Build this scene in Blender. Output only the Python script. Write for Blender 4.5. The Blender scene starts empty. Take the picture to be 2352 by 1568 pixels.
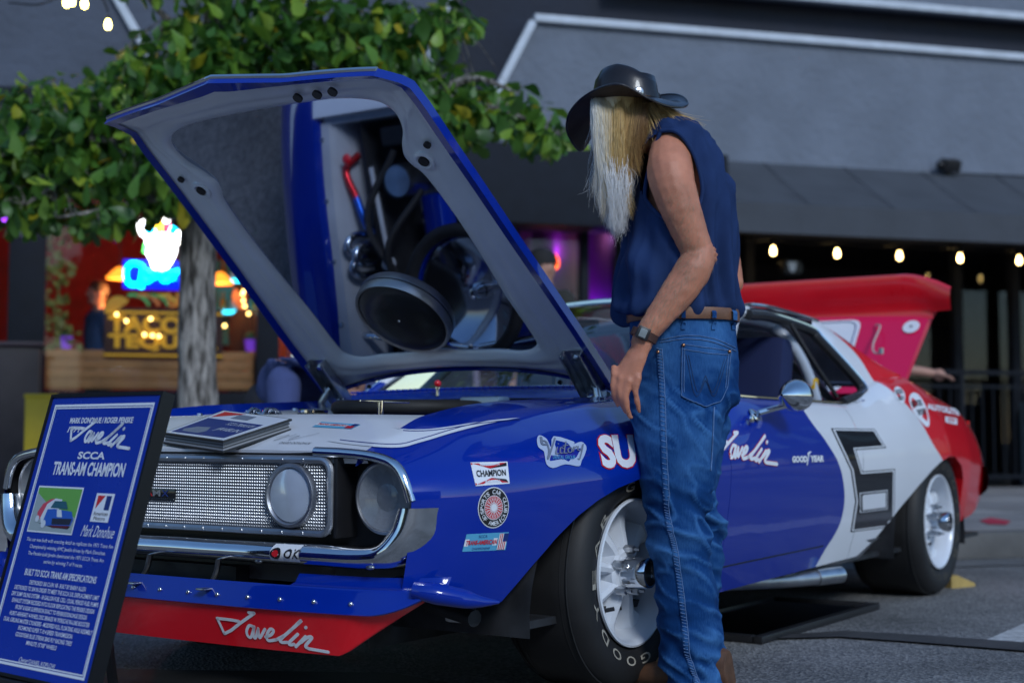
import bpy, bmesh, math, random
import numpy as np
from mathutils import Vector, Matrix
random.seed(7); rng = np.random.default_rng(7)
SC = bpy.context.scene
COL = SC.collection
# ---------------------------------------------------------------- camera
CAM_H, PITCH, FPX, IW, IH = 0.71909, 0.063931, 3275.46, 2352.0, 1568.0
cd = bpy.data.cameras.new('camera'); cam = bpy.data.objects.new('camera', cd); COL.objects.link(cam)
cd.sensor_width = 36.0; cd.lens = 36.0 * FPX / IW; cd.clip_start = 0.05; cd.clip_end = 400
cam.location = (0, 0, CAM_H); cam.rotation_euler = (math.pi / 2 + PITCH, 0, 0)
cd.dof.use_dof = True; cd.dof.focus_distance = 3.75; cd.dof.aperture_fstop = 2.4
SC.camera = cam
# ---------------------------------------------------------------- sky, sun, exposure
SUN_EL, SUN_AZ = math.radians(24), math.radians(158)      # low sun behind the camera, screened by dusk haze
wd = bpy.data.worlds.new('World'); SC.world = wd; wd.use_nodes = True
nt = wd.node_tree; bg = nt.nodes['Background']
sky = nt.nodes.new('ShaderNodeTexSky'); sky.sky_type = 'NISHITA'; sky.sun_disc = False
sky.sun_elevation = SUN_EL; sky.sun_rotation = SUN_AZ; sky.air_density = 1.2; sky.dust_density = .3; sky.ozone_density = 6.0
nt.links.new(sky.outputs[0], bg.inputs[0]); bg.inputs[1].default_value = 0.13
sl = bpy.data.lights.new('sun', 'SUN'); sl.energy = 1.3; sl.angle = math.radians(14); sl.color = (.88, .94, 1.0)
so = bpy.data.objects.new('sun', sl); COL.objects.link(so)
sd = Vector((math.sin(SUN_AZ) * math.cos(SUN_EL), math.cos(SUN_AZ) * math.cos(SUN_EL), math.sin(math.radians(38))))
so.rotation_euler = sd.to_track_quat('Z', 'Y').to_euler(); so.location = (0, -5, 12)
vs = SC.view_settings; vs.view_transform = 'Standard'; vs.look = 'None'; vs.exposure = 0.45; vs.gamma = 1.0; vs.use_curve_mapping = False
SC.cycles.max_bounces = 7; SC.cycles.transparent_max_bounces = 12; SC.cycles.sample_clamp_indirect = 6
# ---------------------------------------------------------------- photo pixels (2352 wide) to directions
def ray(px, py):
    a = (px - IW / 2) / FPX; b = -(py - IH / 2) / FPX
    c, s = math.cos(PITCH), math.sin(PITCH)
    return np.array([a, c - b * s, s + b * c])
def at(px, py, y):
    r = ray(px, py); t = y / r[1]
    return np.array([0, 0, CAM_H]) + t * r
def ground(px, py, z=0.0):
    r = ray(px, py); t = (z - CAM_H) / r[2]
    return np.array([0, 0, CAM_H]) + t * r
def smooth_path(pts, n=8, closed=False):
    P = [np.array(p, float) for p in pts]; N = len(P); out = []
    rngi = range(N if closed else N - 1)
    for i in rngi:
        p1, p2 = P[i], P[(i + 1) % N]
        p0 = P[(i - 1) % N] if (closed or i > 0) else 2 * p1 - p2
        p3 = P[(i + 2) % N] if (closed or i + 2 < N) else 2 * p2 - p1
        for k in range(n):
            t = k / n
            out.append(.5 * (2 * p1 + (p2 - p0) * t + (2 * p0 - 5 * p1 + 4 * p2 - p3) * t * t + (3 * p1 - p0 - 3 * p2 + p3) * t ** 3))
    if not closed: out.append(P[-1])
    return out
# ---------------------------------------------------------------- mesh builder
class MB:
    def __init__(s): s.v = []; s.f = []
    def add(s, vs, fs):
        o = len(s.v); s.v += [tuple(map(float, p)) for p in vs]; s.f += [tuple(i + o for i in f) for f in fs]; return s
    def box(s, c, d, rot=None, bev=0.0):
        hx, hy, hz = d[0] / 2, d[1] / 2, d[2] / 2
        if bev > 0:
            bm = bmesh.new(); bmesh.ops.create_cube(bm, size=1.0)
            for w in bm.verts: w.co = Vector((w.co.x * d[0], w.co.y * d[1], w.co.z * d[2]))
            bmesh.ops.bevel(bm, geom=bm.edges[:], offset=min(bev, min(d) * .45), segments=2, profile=.6, affect='EDGES')
            bm.verts.index_update(); vs = [tuple(w.co) for w in bm.verts]; fs = [[w.index for w in f.verts] for f in bm.faces]; bm.free()
        else:
            vs = [(x * hx, y * hy, z * hz) for x in (-1, 1) for y in (-1, 1) for z in (-1, 1)]
            fs = [(0, 1, 3, 2), (4, 6, 7, 5), (0, 4, 5, 1), (2, 3, 7, 6), (0, 2, 6, 4), (1, 5, 7, 3)]
        if rot is not None:
            R = rot if isinstance(rot, Matrix) else Matrix.Rotation(rot, 3, 'Z')
            vs = [tuple(R @ Vector(p)) for p in vs]
        return s.add([(p[0] + c[0], p[1] + c[1], p[2] + c[2]) for p in vs], fs)
    def bar(s, a, b, w, t, up=(0, 0, 1), bev=0.0):
        a, b = Vector(a), Vector(b); d = (b - a); L = d.length; d.normalize()
        sd_ = d.cross(Vector(up)); 
        if sd_.length < 1e-5: sd_ = Vector((1, 0, 0))
        sd_.normalize(); u = sd_.cross(d)
        R = Matrix((d, sd_, u)).transposed()
        return s.box((a + b) / 2, (L, w, t), R, bev)
    def tube(s, path, r, n=10, caps=True, closed=False, sx=1.0):
        P = [Vector(p) for p in path]; N = len(P)
        if not hasattr(r, '__len__'): r = [r] * N
        ref = None; rings = []
        for i in range(N):
            a = P[(i - 1) % N] if (closed or i > 0) else P[i]; b = P[(i + 1) % N] if (closed or i < N - 1) else P[i]
            d = (b - a)
            if d.length < 1e-9: d = Vector((0, 0, 1))
            d.normalize()
            if ref is None:
                ref = Vector((0, 0, 1)) if abs(d.z) < .9 else Vector((1, 0, 0))
            ref = (ref - d * ref.dot(d))
            if ref.length < 1e-6: ref = d.orthogonal()
            ref.normalize(); q = d.cross(ref)
            rings.append([tuple(P[i] + (ref * math.cos(2 * math.pi * k / n) + q * (sx * math.sin(2 * math.pi * k / n))) * r[i]) for k in range(n)])
        return s.rings(rings, caps=caps and not closed, loop=closed)
    def rings(s, rings, caps=True, loop=False):
        n = len(rings[0]); vs = [p for r in rings for p in r]; fs = []; N = len(rings)
        for i in range(N if loop else N - 1):
            j = (i + 1) % N
            for k in range(n):
                fs.append((i * n + k, i * n + (k + 1) % n, j * n + (k + 1) % n, j * n + k))
        if caps: fs.append(tuple(range(n))[::-1]); fs.append(tuple((N - 1) * n + k for k in range(n)))
        return s.add(vs, fs)
    def lathe(s, prof, c=(0, 0, 0), axis='Z', n=32, R=None):
        # prof: (radius, height)
        rings = []
        for r, h in prof:
            r = max(r, 1e-5); ring = []
            for k in range(n):
                a = 2 * math.pi * k / n; p = Vector((r * math.cos(a), r * math.sin(a), h))
                if axis == 'X': p = Vector((p.z, p.x, p.y))
                elif axis == 'Y': p = Vector((p.y, p.z, p.x))
                if R is not None: p = R @ p
                ring.append((p.x + c[0], p.y + c[1], p.z + c[2]))
            rings.append(ring)
        return s.rings(rings, caps=False)
    def ball(s, c, r, n=16, m=10, R=None):
        if not hasattr(r, '__len__'): r = (r, r, r)
        rings = []
        for i in range(m + 1):
            t = math.pi * i / m; sr = max(math.sin(t), 1e-3); ring = []
            for k in range(n):
                a = 2 * math.pi * k / n; p = Vector((r[0] * sr * math.cos(a), r[1] * sr * math.sin(a), -r[2] * math.cos(t)))
                if R is not None: p = R @ p
                ring.append((p.x + c[0], p.y + c[1], p.z + c[2]))
            rings.append(ring)
        return s.rings(rings, caps=True)
    def grid(s, fn, us, vs_, flip=False):
        nu, nv = len(us), len(vs_); pts = [fn(u, v) for u in us for v in vs_]; fs = []
        for i in range(nu - 1):
            for j in range(nv - 1):
                q = (i * nv + j, (i + 1) * nv + j, (i + 1) * nv + j + 1, i * nv + j + 1)
                fs.append(q[::-1] if flip else q)
        return s.add(pts, fs)
    def sheet(s, poly, fn, t=0.0):
        # polygon (2-D) mapped by fn, optional thickness t through fn(x, y, depth)
        n = len(poly)
        if t == 0: return s.add([fn(*p) for p in poly], [tuple(range(n))])
        vs = [fn(p[0], p[1], 0) for p in poly] + [fn(p[0], p[1], t) for p in poly]
        fs = [tuple(range(n)), tuple(range(2 * n - 1, n - 1, -1))] + [(i, (i + 1) % n, n + (i + 1) % n, n + i) for i in range(n)]
        return s.add(vs, fs)
    def build(s, name, mat, parent=None, smooth=True, ang=38, fix=True, kind=None):
        me = bpy.data.meshes.new(name); me.from_pydata(s.v, [], s.f)
        if fix:
            bm = bmesh.new(); bm.from_mesh(me); bmesh.ops.recalc_face_normals(bm, faces=bm.faces); bm.to_mesh(me); bm.free()
        if smooth:
            me.shade_smooth()
            if ang: me.set_sharp_from_angle(angle=math.radians(ang))
        me.materials.append(mat); me.update()
        o = bpy.data.objects.new(name, me); COL.objects.link(o)
        if parent is not None: o.parent = parent
        if kind: o['kind'] = kind
        return o
def tag(o, label, cat, group=None):
    o['label'] = label; o['category'] = cat
    if group: o['group'] = group
    return o
def thing(name, label, cat, loc=(0, 0, 0), rz=0.0, group=None):
    o = bpy.data.objects.new(name, None); COL.objects.link(o); o.empty_display_size = .1
    o.location = loc; o.rotation_euler = (0, 0, rz); return tag(o, label, cat, group)
def struct(o): o['kind'] = 'structure'; return o
def dup(o, parent=None, loc=None):
    c = o.copy(); COL.objects.link(c); c.parent = parent
    if loc is not None: c.location = loc
    for ch in list(o.children): dup(ch, c)
    return c
def evalmesh(o):
    dg = bpy.context.evaluated_depsgraph_get(); return bpy.data.meshes.new_from_object(o.evaluated_get(dg))
def remeshed(mb, name, mat, parent=None, voxel=.008, smooth=4, disp=None):
    me = bpy.data.meshes.new(name); me.from_pydata(mb.v, [], mb.f)
    bm = bmesh.new(); bm.from_mesh(me); bmesh.ops.recalc_face_normals(bm, faces=bm.faces); bm.to_mesh(me); bm.free()
    t = bpy.data.objects.new('tmp', me); COL.objects.link(t)
    m = t.modifiers.new('r', 'REMESH'); m.mode = 'VOXEL'; m.voxel_size = voxel
    s_ = t.modifiers.new('s', 'SMOOTH'); s_.iterations = smooth; s_.factor = .5
    out = evalmesh(t); bpy.data.objects.remove(t)
    if disp is not None:
        n = len(out.vertices); co = np.empty(n * 3); no = np.empty(n * 3)
        out.vertices.foreach_get('co', co); out.vertex_normals.foreach_get('vector', no)
        co = co.reshape(-1, 3); no = no.reshape(-1, 3); d = disp(co, no)
        co = co + (no * d[:, None] if d.ndim == 1 else d); out.vertices.foreach_set('co', co.ravel()); out.update()
    out.shade_smooth(); out.materials.clear(); out.materials.append(mat); out.name = name
    o = bpy.data.objects.new(name, out); COL.objects.link(o)
    if parent is not None: o.parent = parent
    return o
# ---------------------------------------------------------------- lettering
_tx = {}
def tx(s, shear=0.0, bold=0.0, space=1.0):
    k = (s, shear, bold, space)
    if k not in _tx:
        c = bpy.data.curves.new('t', 'FONT'); c.body = s; c.size = 1.0; c.shear = shear; c.offset = bold; c.space_character = space
        c.resolution_u = 3; c.fill_mode = 'FRONT'; c.align_x = 'CENTER'
        o = bpy.data.objects.new('t', c); COL.objects.link(o)
        bpy.context.view_layer.update(); me = evalmesh(o)
        V = np.array([v.co[:2] for v in me.vertices]); F = [tuple(p.vertices) for p in me.polygons]
        bpy.data.objects.remove(o); bpy.data.meshes.remove(me); bpy.data.curves.remove(c)
        lo, hi = V.min(0), V.max(0); V = (V - lo) / (hi - lo)
        _tx[k] = (V, F, (hi - lo)[0] / (hi - lo)[1])
    return _tx[k]
def letters(name, mat, parent, s, box, fn, **kw):
    # box = x0, y0, x1, y1 in the 2-D frame that fn maps to 3-D
    V, F, _ = tx(s, **kw); x0, y0, x1, y1 = box
    return MB().add([fn(x0 + a * (x1 - x0), y0 + b * (y1 - y0)) for a, b in V], F).build(name, mat, parent, smooth=False, fix=False)
def stroke(mb, pts, w, fn, n=6, sm=True, taper=False):
    P = smooth_path([(p[0], p[1]) for p in pts], n) if sm else [np.array(p, float) for p in pts]
    N = len(P); L = []; Rr = []
    for i in range(N):
        d = P[min(i + 1, N - 1)] - P[max(i - 1, 0)]; d = d / (np.linalg.norm(d) + 1e-9); q = np.array([-d[1], d[0]])
        ww = w * (.35 + .65 * math.sin(math.pi * (i + .3) / (N - .4))) if taper else w
        L.append(P[i] + q * ww / 2); Rr.append(P[i] - q * ww / 2)
    vs = []
    for a, b in zip(L, Rr): vs += [fn(a[0], a[1]), fn(b[0], b[1])]
    mb.add(vs, [(2 * i, 2 * i + 1, 2 * i + 3, 2 * i + 2) for i in range(N - 1)])
    if not taper:
        for e in (0, N - 1):
            c = P[e]; mb.add([fn(c[0] + w / 2 * math.cos(a), c[1] + w / 2 * math.sin(a)) for a in np.linspace(0, 2 * math.pi, 9)[:-1]], [tuple(range(8))])
JAV = [([(0, 20.3), (9, 20.2), (16, 20), (22, 19.4)], 0), ([(0.6, 19.6), (4.6, 8)], 0), ([(4.6, 8), (12, 11.2), (22, 17.6), (38, 27)], 0), ([(33, 27.4), (38.5, 27.4)], 0),
       ([(34.5, 16.5), (31, 16.6), (27.6, 12), (28, 8), (31, 7.6), (36, 16)], 1), ([(36, 16.2), (33.6, 9.5), (35, 7), (39.5, 14.5)], 1),
       ([(39.5, 15), (39, 7.4), (46, 15)], 1), ([(45, 8.6), (51, 11), (54, 14.6), (51, 15.4), (46.8, 10.5), (47, 6), (55, 7.2)], 1),
       ([(55, 7.2), (66, 13), (79, 23), (81, 24.4), (79.6, 23), (60, 8.5), (59.6, 5.6), (65, 6)], 1), ([(76, 13.4), (66.5, 5.8), (67.6, 4.2), (71, 5)], 1), ([(84, 19), (84.6, 19.5)], 0),
       ([(72, 3), (82.6, 12)], 0), ([(77, 6.6), (84.6, 11.6), (88, 11.4), (81, 4.4), (83, 2.6)], 1), ([(83, 2.4), (100, 1)], 0)]
def javelin(name, mat, parent, fn, w=2.7, kx=1.0, ky=1.0):
    mb = MB()
    for p, s_ in JAV: stroke(mb, [(a * kx, b * ky) for a, b in p], w, fn, 5, bool(s_))
    return mb.build(name, mat, parent, smooth=False, fix=False)
def disc_poly(cx_, cy_, r, n=28, ry=None): return [(cx_ + r * math.cos(2 * math.pi * k / n), cy_ + (ry or r) * math.sin(2 * math.pi * k / n)) for k in range(n)]
# ---------------------------------------------------------------- materials
MATS = {}
def mat(name, col, rough=.5, metal=0.0, coat=0.0, bump=None, var=0.0, vscale=6.0, emit=None, es=0.0, trans=0.0, alpha=1.0, sheen=0.0, sub=0.0, aniso=None, ior=1.45, spec=.5):
    if name in MATS: return MATS[name]
    m = bpy.data.materials.new(name); m.use_nodes = True; t = m.node_tree; b = t.nodes['Principled BSDF']
    c4 = (*col, 1); b.inputs['Base Color'].default_value = c4; b.inputs['Roughness'].default_value = rough; b.inputs['Metallic'].default_value = metal
    b.inputs['Coat Weight'].default_value = coat; b.inputs['Coat Roughness'].default_value = .03; b.inputs['IOR'].default_value = ior
    b.inputs['Specular IOR Level'].default_value = spec
    if trans: b.inputs['Transmission Weight'].default_value = trans
    if alpha < 1: b.inputs['Alpha'].default_value = alpha
    if sheen: b.inputs['Sheen Weight'].default_value = sheen
    if sub: b.inputs['Subsurface Weight'].default_value = sub; b.inputs['Subsurface Radius'].default_value = (.01, .004, .002)
    if emit: b.inputs['Emission Color'].default_value = (*emit, 1); b.inputs['Emission Strength'].default_value = es
    tc = t.nodes.new('ShaderNodeTexCoord')
    if var:
        n = t.nodes.new('ShaderNodeTexNoise'); n.inputs['Scale'].default_value = vscale; n.inputs['Detail'].default_value = 6
        t.links.new(tc.outputs['Object'], n.inputs['Vector'])
        r = t.nodes.new('ShaderNodeMapRange'); r.inputs[1].default_value = .3; r.inputs[2].default_value = .7; r.inputs[3].default_value = 1 - var; r.inputs[4].default_value = 1 + var
        t.links.new(n.outputs[0], r.inputs[0])
        h = t.nodes.new('ShaderNodeHueSaturation'); h.inputs['Color'].default_value = c4; t.links.new(r.outputs[0], h.inputs['Value']); t.links.new(h.outputs[0], b.inputs['Base Color'])
        r2 = t.nodes.new('ShaderNodeMapRange'); r2.inputs[3].default_value = max(rough - .08, 0.02); r2.inputs[4].default_value = min(rough + .1, 1); t.links.new(n.outputs[0], r2.inputs[0]); t.links.new(r2.outputs[0], b.inputs['Roughness'])
    if bump:
        n = t.nodes.new('ShaderNodeTexNoise'); n.inputs['Scale'].default_value = bump[0]; n.inputs['Detail'].default_value = 5
        t.links.new(tc.outputs['Object'], n.inputs['Vector'])
        bp = t.nodes.new('ShaderNodeBump'); bp.inputs['Strength'].default_value = bump[1]; bp.inputs['Distance'].default_value = bump[2] if len(bump) > 2 else .01
        t.links.new(n.outputs[0], bp.inputs['Height']); t.links.new(bp.outputs[0], b.inputs['Normal'])
    MATS[name] = m; return m
BLUE = (.0008, .022, .30); WHITE = (.76, .78, .82); RED = (.80, .005, .014)
m_blue = mat('blue_paint', BLUE, .28, coat=1, var=.04, vscale=2, spec=.15)
m_white = mat('white_paint', WHITE, .3, coat=.8, var=.03)
m_red = mat('red_paint', RED, .3, coat=.9, var=.05)
m_chrome = mat('chrome', (.78, .79, .81), .06, 1.0, var=.04, vscale=14)
m_steel = mat('brushed_steel', (.52, .53, .55), .30, 1.0, var=.12, vscale=30)
m_alu = mat('dull_aluminium', (.46, .47, .50), .42, 1.0, var=.1, vscale=18)
m_black = mat('black_satin', (.012, .012, .014), .42, var=.2, vscale=10)
m_bplastic = mat('black_plastic', (.02, .02, .022), .35, var=.15, vscale=8)
m_gloss = mat('gloss_black', (.006, .006, .008), .12, coat=.5)
m_rubber = mat('tyre_rubber', (.014, .014, .015), .62, var=.25, vscale=9, bump=(60, .15, .003))
m_grey = mat('grey_primer_paint', (.66, .70, .77), .3, coat=.6, var=.07, vscale=5)
m_lgrey = mat('light_grey_paint', (.45, .47, .50), .4, var=.1, vscale=7)
m_dark = mat('engine_dark', (.035, .037, .042), .5, .4, var=.4, vscale=12)
m_stick_w = mat('white_vinyl', (.74, .76, .80), .4)
m_stick_r = mat('red_vinyl', (.55, .012, .02), .4)
m_stick_k = mat('black_vinyl', (.012, .012, .014), .4)
m_stick_c = mat('sky_blue_vinyl', (.09, .36, .56), .4)
m_stick_n = mat('navy_vinyl', (.01, .03, .18), .4)
m_stick_g = mat('grey_vinyl', (.16, .19, .26), .4)
m_yellow = mat('yellow_lamp_paint', (.7, .42, .02), .4)
def glass_mat(name, tint=(.8, .9, .9), mix=.15, rough=.0, ior=1.5):
    m = bpy.data.materials.new(name); m.use_nodes = True; t = m.node_tree; t.nodes.remove(t.nodes['Principled BSDF'])
    o = t.nodes['Material Output']; tr = t.nodes.new('ShaderNodeBsdfTransparent'); tr.inputs[0].default_value = (*tint, 1)
    g = t.nodes.new('ShaderNodeBsdfGlossy'); g.inputs[0].default_value = (1, 1, 1, 1); g.inputs[1].default_value = rough
    fr = t.nodes.new('ShaderNodeFresnel'); fr.inputs[0].default_value = ior
    ad = t.nodes.new('ShaderNodeMath'); ad.operation = 'ADD'; ad.inputs[1].default_value = mix; ad.use_clamp = True
    mx = t.nodes.new('ShaderNodeMixShader'); t.links.new(fr.outputs[0], ad.inputs[0]); t.links.new(ad.outputs[0], mx.inputs[0])
    t.links.new(tr.outputs[0], mx.inputs[1]); t.links.new(g.outputs[0], mx.inputs[2]); t.links.new(mx.outputs[0], o.inputs[0]); return m
m_glass = glass_mat('car_glass', (.90, .96, .97), .04)
m_winglass = glass_mat('shop_glass', (.85, .87, .9), .0, ior=1.25)
m_mirror = mat('mirror_glass', (.40, .44, .54), .045, 1.0)
# ================================================================ the race car (local frame: x forward from the front axle, y to its left, z up)
CX, CY, YAW = -0.375446, 4.560277, 0.590418
car = thing('race_car', 'blue, white and red vintage race coupe with its bonnet and boot lid raised', 'car', (CX, CY, 0), math.atan2(-math.cos(YAW), -math.sin(YAW)))
I = np.interp
def tab(rows):
    R = sorted(rows); A = np.array(R); return lambda u, k=1: float(np.interp(u, A[:, 0], A[:, k]))
def smtab(rows, w=.05):
    A = np.array(sorted(rows)); U = np.linspace(-4, 1, 1001); g = np.linspace(-w, w, 7)
    C = [sum(np.interp(U + d, A[:, 0], A[:, k]) for d in g) / 7 for k in range(A.shape[1])]
    def fn(u, k=1):
        x = (u + 4) * 200; i = min(max(int(x), 0), 999); f_ = x - i; return float(C[k][i] * (1 - f_) + C[k][i + 1] * f_)
    return fn
f_zb = tab([(.92, .33), (.85, .322), (.65, .292), (.613, .30), (.523, .383), (.439, .449), (.352, .501), (.262, .54), (.168, .569), (.045, .592), (-.08, .594), (-.2, .577), (-.3, .53), (-.37, .46), (-.42, .36), (-.455, .205),
    (-1.26, .222), (-1.84, .238), (-1.99, .295), (-2.014, .309), (-2.204, .413), (-2.374, .488), (-2.552, .557), (-2.676, .595), (-2.8, .616), (-2.9, .612), (-3.03, .567), (-3.079, .506), (-3.097, .345), (-3.1, .30), (-3.42, .33), (-3.6, .38), (-3.85, .42)])
f_W = smtab([(.95, .71), (.90, .755), (.86, .785), (.8, .825), (.7, .858), (.5, .89), (.2, .913), (0, .92), (-.3, .915), (-.8, .905), (-1.5, .905), (-2.2, .92), (-2.8, .925), (-3.2, .90), (-3.5, .865), (-3.7, .82), (-3.85, .77)], .04)
f_zc = smtab([(.95, .575), (0, .605), (-1, .62), (-2, .63), (-3, .63), (-3.85, .56)])
_top = smtab([(.95, .60, .655), (.90, .60, .664), (.86, .60, .675), (.8, .59, .70), (.7, .585, .735), (.63, .58, .76), (.5, .58, .783), (.4, .58, .797), (.27, .58, .808), (.09, .58, .817), (-.1, .585, .825), (-.32, .60, .834), (-.45, .62, .845), (-.55, .66, .85), (-.65, .72, .85), (-.75, .78, .845), (-.9, .80, .838),
    (-1.8, .812, .83), (-1.95, .80, .85), (-2.08, .777, .886), (-2.167, .764, .907), (-2.35, .755, .948), (-2.65, .745, .975), (-2.83, .755, .94), (-3.0, .765, .90), (-3.35, .775, .84), (-3.6, .755, .77), (-3.74, .74, .67), (-3.85, .73, .56)], .03)
def sect(u, t):
    W, zc, zb = f_W(u), f_zc(u), f_zb(u)
    if t <= 1:
        zb = min(zb, zc - .005); z = zb + (zc - zb) * t; return W - .075 * max(0, (zc - z) / .4) ** 1.8, z
    s = t - 1; vt_, zt_ = _top(u, 1), _top(u, 2)
    p0 = (W, zc); p1 = (W - .012, zc + .5 * (zt_ - zc)); p2 = (vt_ + .42 * (W - vt_), zt_ - .012); p3 = (vt_, zt_)
    b = ((1 - s) ** 3, 3 * s * (1 - s) ** 2, 3 * s * s * (1 - s), s ** 3)
    v = sum(a * p[0] for a, p in zip(b, (p0, p1, p2, p3))); z = sum(a * p[1] for a, p in zip(b, (p0, p1, p2, p3)))
    hump = .022 * math.exp(-((v - .735) / .05) ** 2) * min(1, max(0, (.42 - u) / .4)) * min(1, max(0, (u + .62) / .25))
    return v, z + hump
_T = np.linspace(0, 2, 61); _UG = np.linspace(-3.86, .95, 482)
_S = np.array([[sect(u, t) for t in _T] for u in _UG])
def _row(u):
    x = (u + 3.86) * 100; i = min(max(int(x), 0), 480); f_ = x - i; return _S[i] * (1 - f_) + _S[i + 1] * f_
def side_v(u, z):
    S = _row(u); return float(np.interp(z, S[:, 1], S[:, 0]))
def top_z(u, v):
    S = _row(u)[30:]; return float(np.interp(v, S[::-1, 0], S[::-1, 1]))
# livery: the blue / white / red fields are painted by the car's own coordinates
def livery():
    m = bpy.data.materials.new('livery_paint'); m.use_nodes = True; t = m.node_tree; b = t.nodes['Principled BSDF']; L = t.links.new; N = t.nodes.new
    tc = N('ShaderNodeTexCoord'); sp = N('ShaderNodeSeparateXYZ'); L(tc.outputs['Object'], sp.inputs[0])
    def bound(pts):
        mr = N('ShaderNodeMapRange'); mr.inputs[1].default_value = 0; mr.inputs[2].default_value = 1.4; L(sp.outputs[2], mr.inputs[0])
        fc = N('ShaderNodeFloatCurve'); c = fc.mapping.curves[0]
        P = [(z / 1.4, (u + 4) / 4) for z, u in pts]
        while len(c.points) < len(P): c.points.new(.5, .5)
        for q, p in zip(c.points, P): q.location = p
        fc.mapping.use_clip = False; fc.mapping.update(); L(mr.outputs[0], fc.inputs[1])
        un = N('ShaderNodeMapRange'); un.inputs[1].default_value = 0; un.inputs[2].default_value = 1; un.inputs[3].default_value = -4; un.inputs[4].default_value = 0; un.clamp = False
        L(fc.outputs[0], un.inputs[0])
        lt = N('ShaderNodeMath'); lt.operation = 'LESS_THAN'; L(sp.outputs[0], lt.inputs[0]); L(un.outputs[0], lt.inputs[1]); return lt
    w = bound([(0, -1.40), (.2, -1.43), (.286, -1.49), (.34, -1.55), (.40, -1.586), (.547, -1.547), (.693, -1.40), (.756, -1.33), (.83, -1.30), (.87, -1.25), (.90, -.9), (1.4, -.5)])
    r = bound([(0, -3.2), (.5, -2.83), (.602, -2.69), (.67, -2.58), (.782, -2.47), (.856, -2.38), (.928, -2.31), (1.059, -2.26), (1.176, -2.15), (1.22, -2.10), (1.4, -2.05)])
    rs = N('ShaderNodeMath'); rs.operation = 'LESS_THAN'; L(sp.outputs[1], rs.inputs[0]); rs.inputs[1].default_value = -.10
    rz = N('ShaderNodeMath'); rz.operation = 'GREATER_THAN'; L(sp.outputs[2], rz.inputs[0]); rz.inputs[1].default_value = 1.12
    rr = N('ShaderNodeMath'); rr.operation = 'MULTIPLY'; L(rs.outputs[0], rr.inputs[0]); L(rz.outputs[0], rr.inputs[1])
    rm = N('ShaderNodeMath'); rm.operation = 'MAXIMUM'; L(r.outputs[0], rm.inputs[0]); L(rr.outputs[0], rm.inputs[1])
    m1 = N('ShaderNodeMix'); m1.data_type = 'RGBA'; m1.inputs[6].default_value = (*BLUE, 1); m1.inputs[7].default_value = (*WHITE, 1); L(w.outputs[0], m1.inputs[0])
    m2 = N('ShaderNodeMix'); m2.data_type = 'RGBA'; m2.inputs[7].default_value = (*RED, 1); L(m1.outputs[2], m2.inputs[6]); L(rm.outputs[0], m2.inputs[0])
    L(m2.outputs[2], b.inputs['Base Color']); b.inputs['Roughness'].default_value = .28; b.inputs['Specular IOR Level'].default_value = .15; b.inputs['Coat Weight'].default_value = 1; b.inputs['Coat Roughness'].default_value = .03
    nz = N('ShaderNodeTexNoise'); nz.inputs['Scale'].default_value = 3.5; L(tc.outputs['Object'], nz.inputs['Vector'])
    bp = N('ShaderNodeBump'); bp.inputs['Strength'].default_value = .05; bp.inputs['Distance'].default_value = .02; L(nz.outputs[0], bp.inputs['Height']); L(bp.outputs[0], b.inputs['Coat Normal'])
    return m
m_livery = livery()
def us_list(a, b, step=.02):
    L = list(np.linspace(a, b, int(abs(b - a) / step) + 1)) + [u for u in (.613, -.455, -.37, -.42, -1.99, -2.014, -3.03, -3.079, -3.097, -3.1, .65) if min(a, b) < u < max(a, b)]
    return sorted(set(round(x, 4) for x in L), reverse=True)
tl = list(np.linspace(0, 1, 14)) + list(1 + np.linspace(0, 1, 16)[1:])
LEFT = []
for sgn in (1, -1):
    for nm, a, b in (('front_fender', .89, -.56), ('door', -.563, -1.742), ('rear_quarter', -1.745, -3.82)):
        mb = MB(); fn = lambda u, t: (lambda q: (u, sgn * q[0], q[1]))(sect(u, t)); us = us_list(a, b)
        mb.grid(fn, us, tl)
        mb.grid(lambda u, t: (u, sgn * (sect(u, 2)[0] - .012 * t), sect(u, 2)[1] - .03 * t), us, [0, .35, 1])          # inner flange
        mb.grid(lambda u, t: (u, sgn * (sect(u, 0)[0] - .045 * t), sect(u, 0)[1] + .004 * t), us, [0, .15, 1])          # rolled lower lip
        if nm == 'door':
            for e in (a, b): mb.grid(lambda u, t: (e, sgn * (sect(e, t)[0] - u), sect(e, t)[1]), [0, .04], tl)
        o = mb.build(nm, m_livery, car, ang=50)
        if sgn > 0: LEFT.append(o)
# wheel housings and the car's floor
for sgn in (1, -1):
    for uc, r in ((0.03, .50), (-2.72, .50)):
        MB().grid(lambda a, y: (uc + r * math.cos(a), sgn * y, .24 + .40 * math.sin(a)), np.linspace(-.1, math.pi + .1, 22), [.42, .66, .86]).build('wheel_housing', m_dark, car)
        MB().sheet([(uc - .6, .15), (uc + .6, .15), (uc + .6, .70), (uc - .6, .70)], lambda a, b: (a, sgn * .42, b)).build('inner_panel', m_dark, car)
MB().box((-1.6, 0, .22), (4.1, 1.6, .02)).build('floor_pan', m_dark, car)
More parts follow.
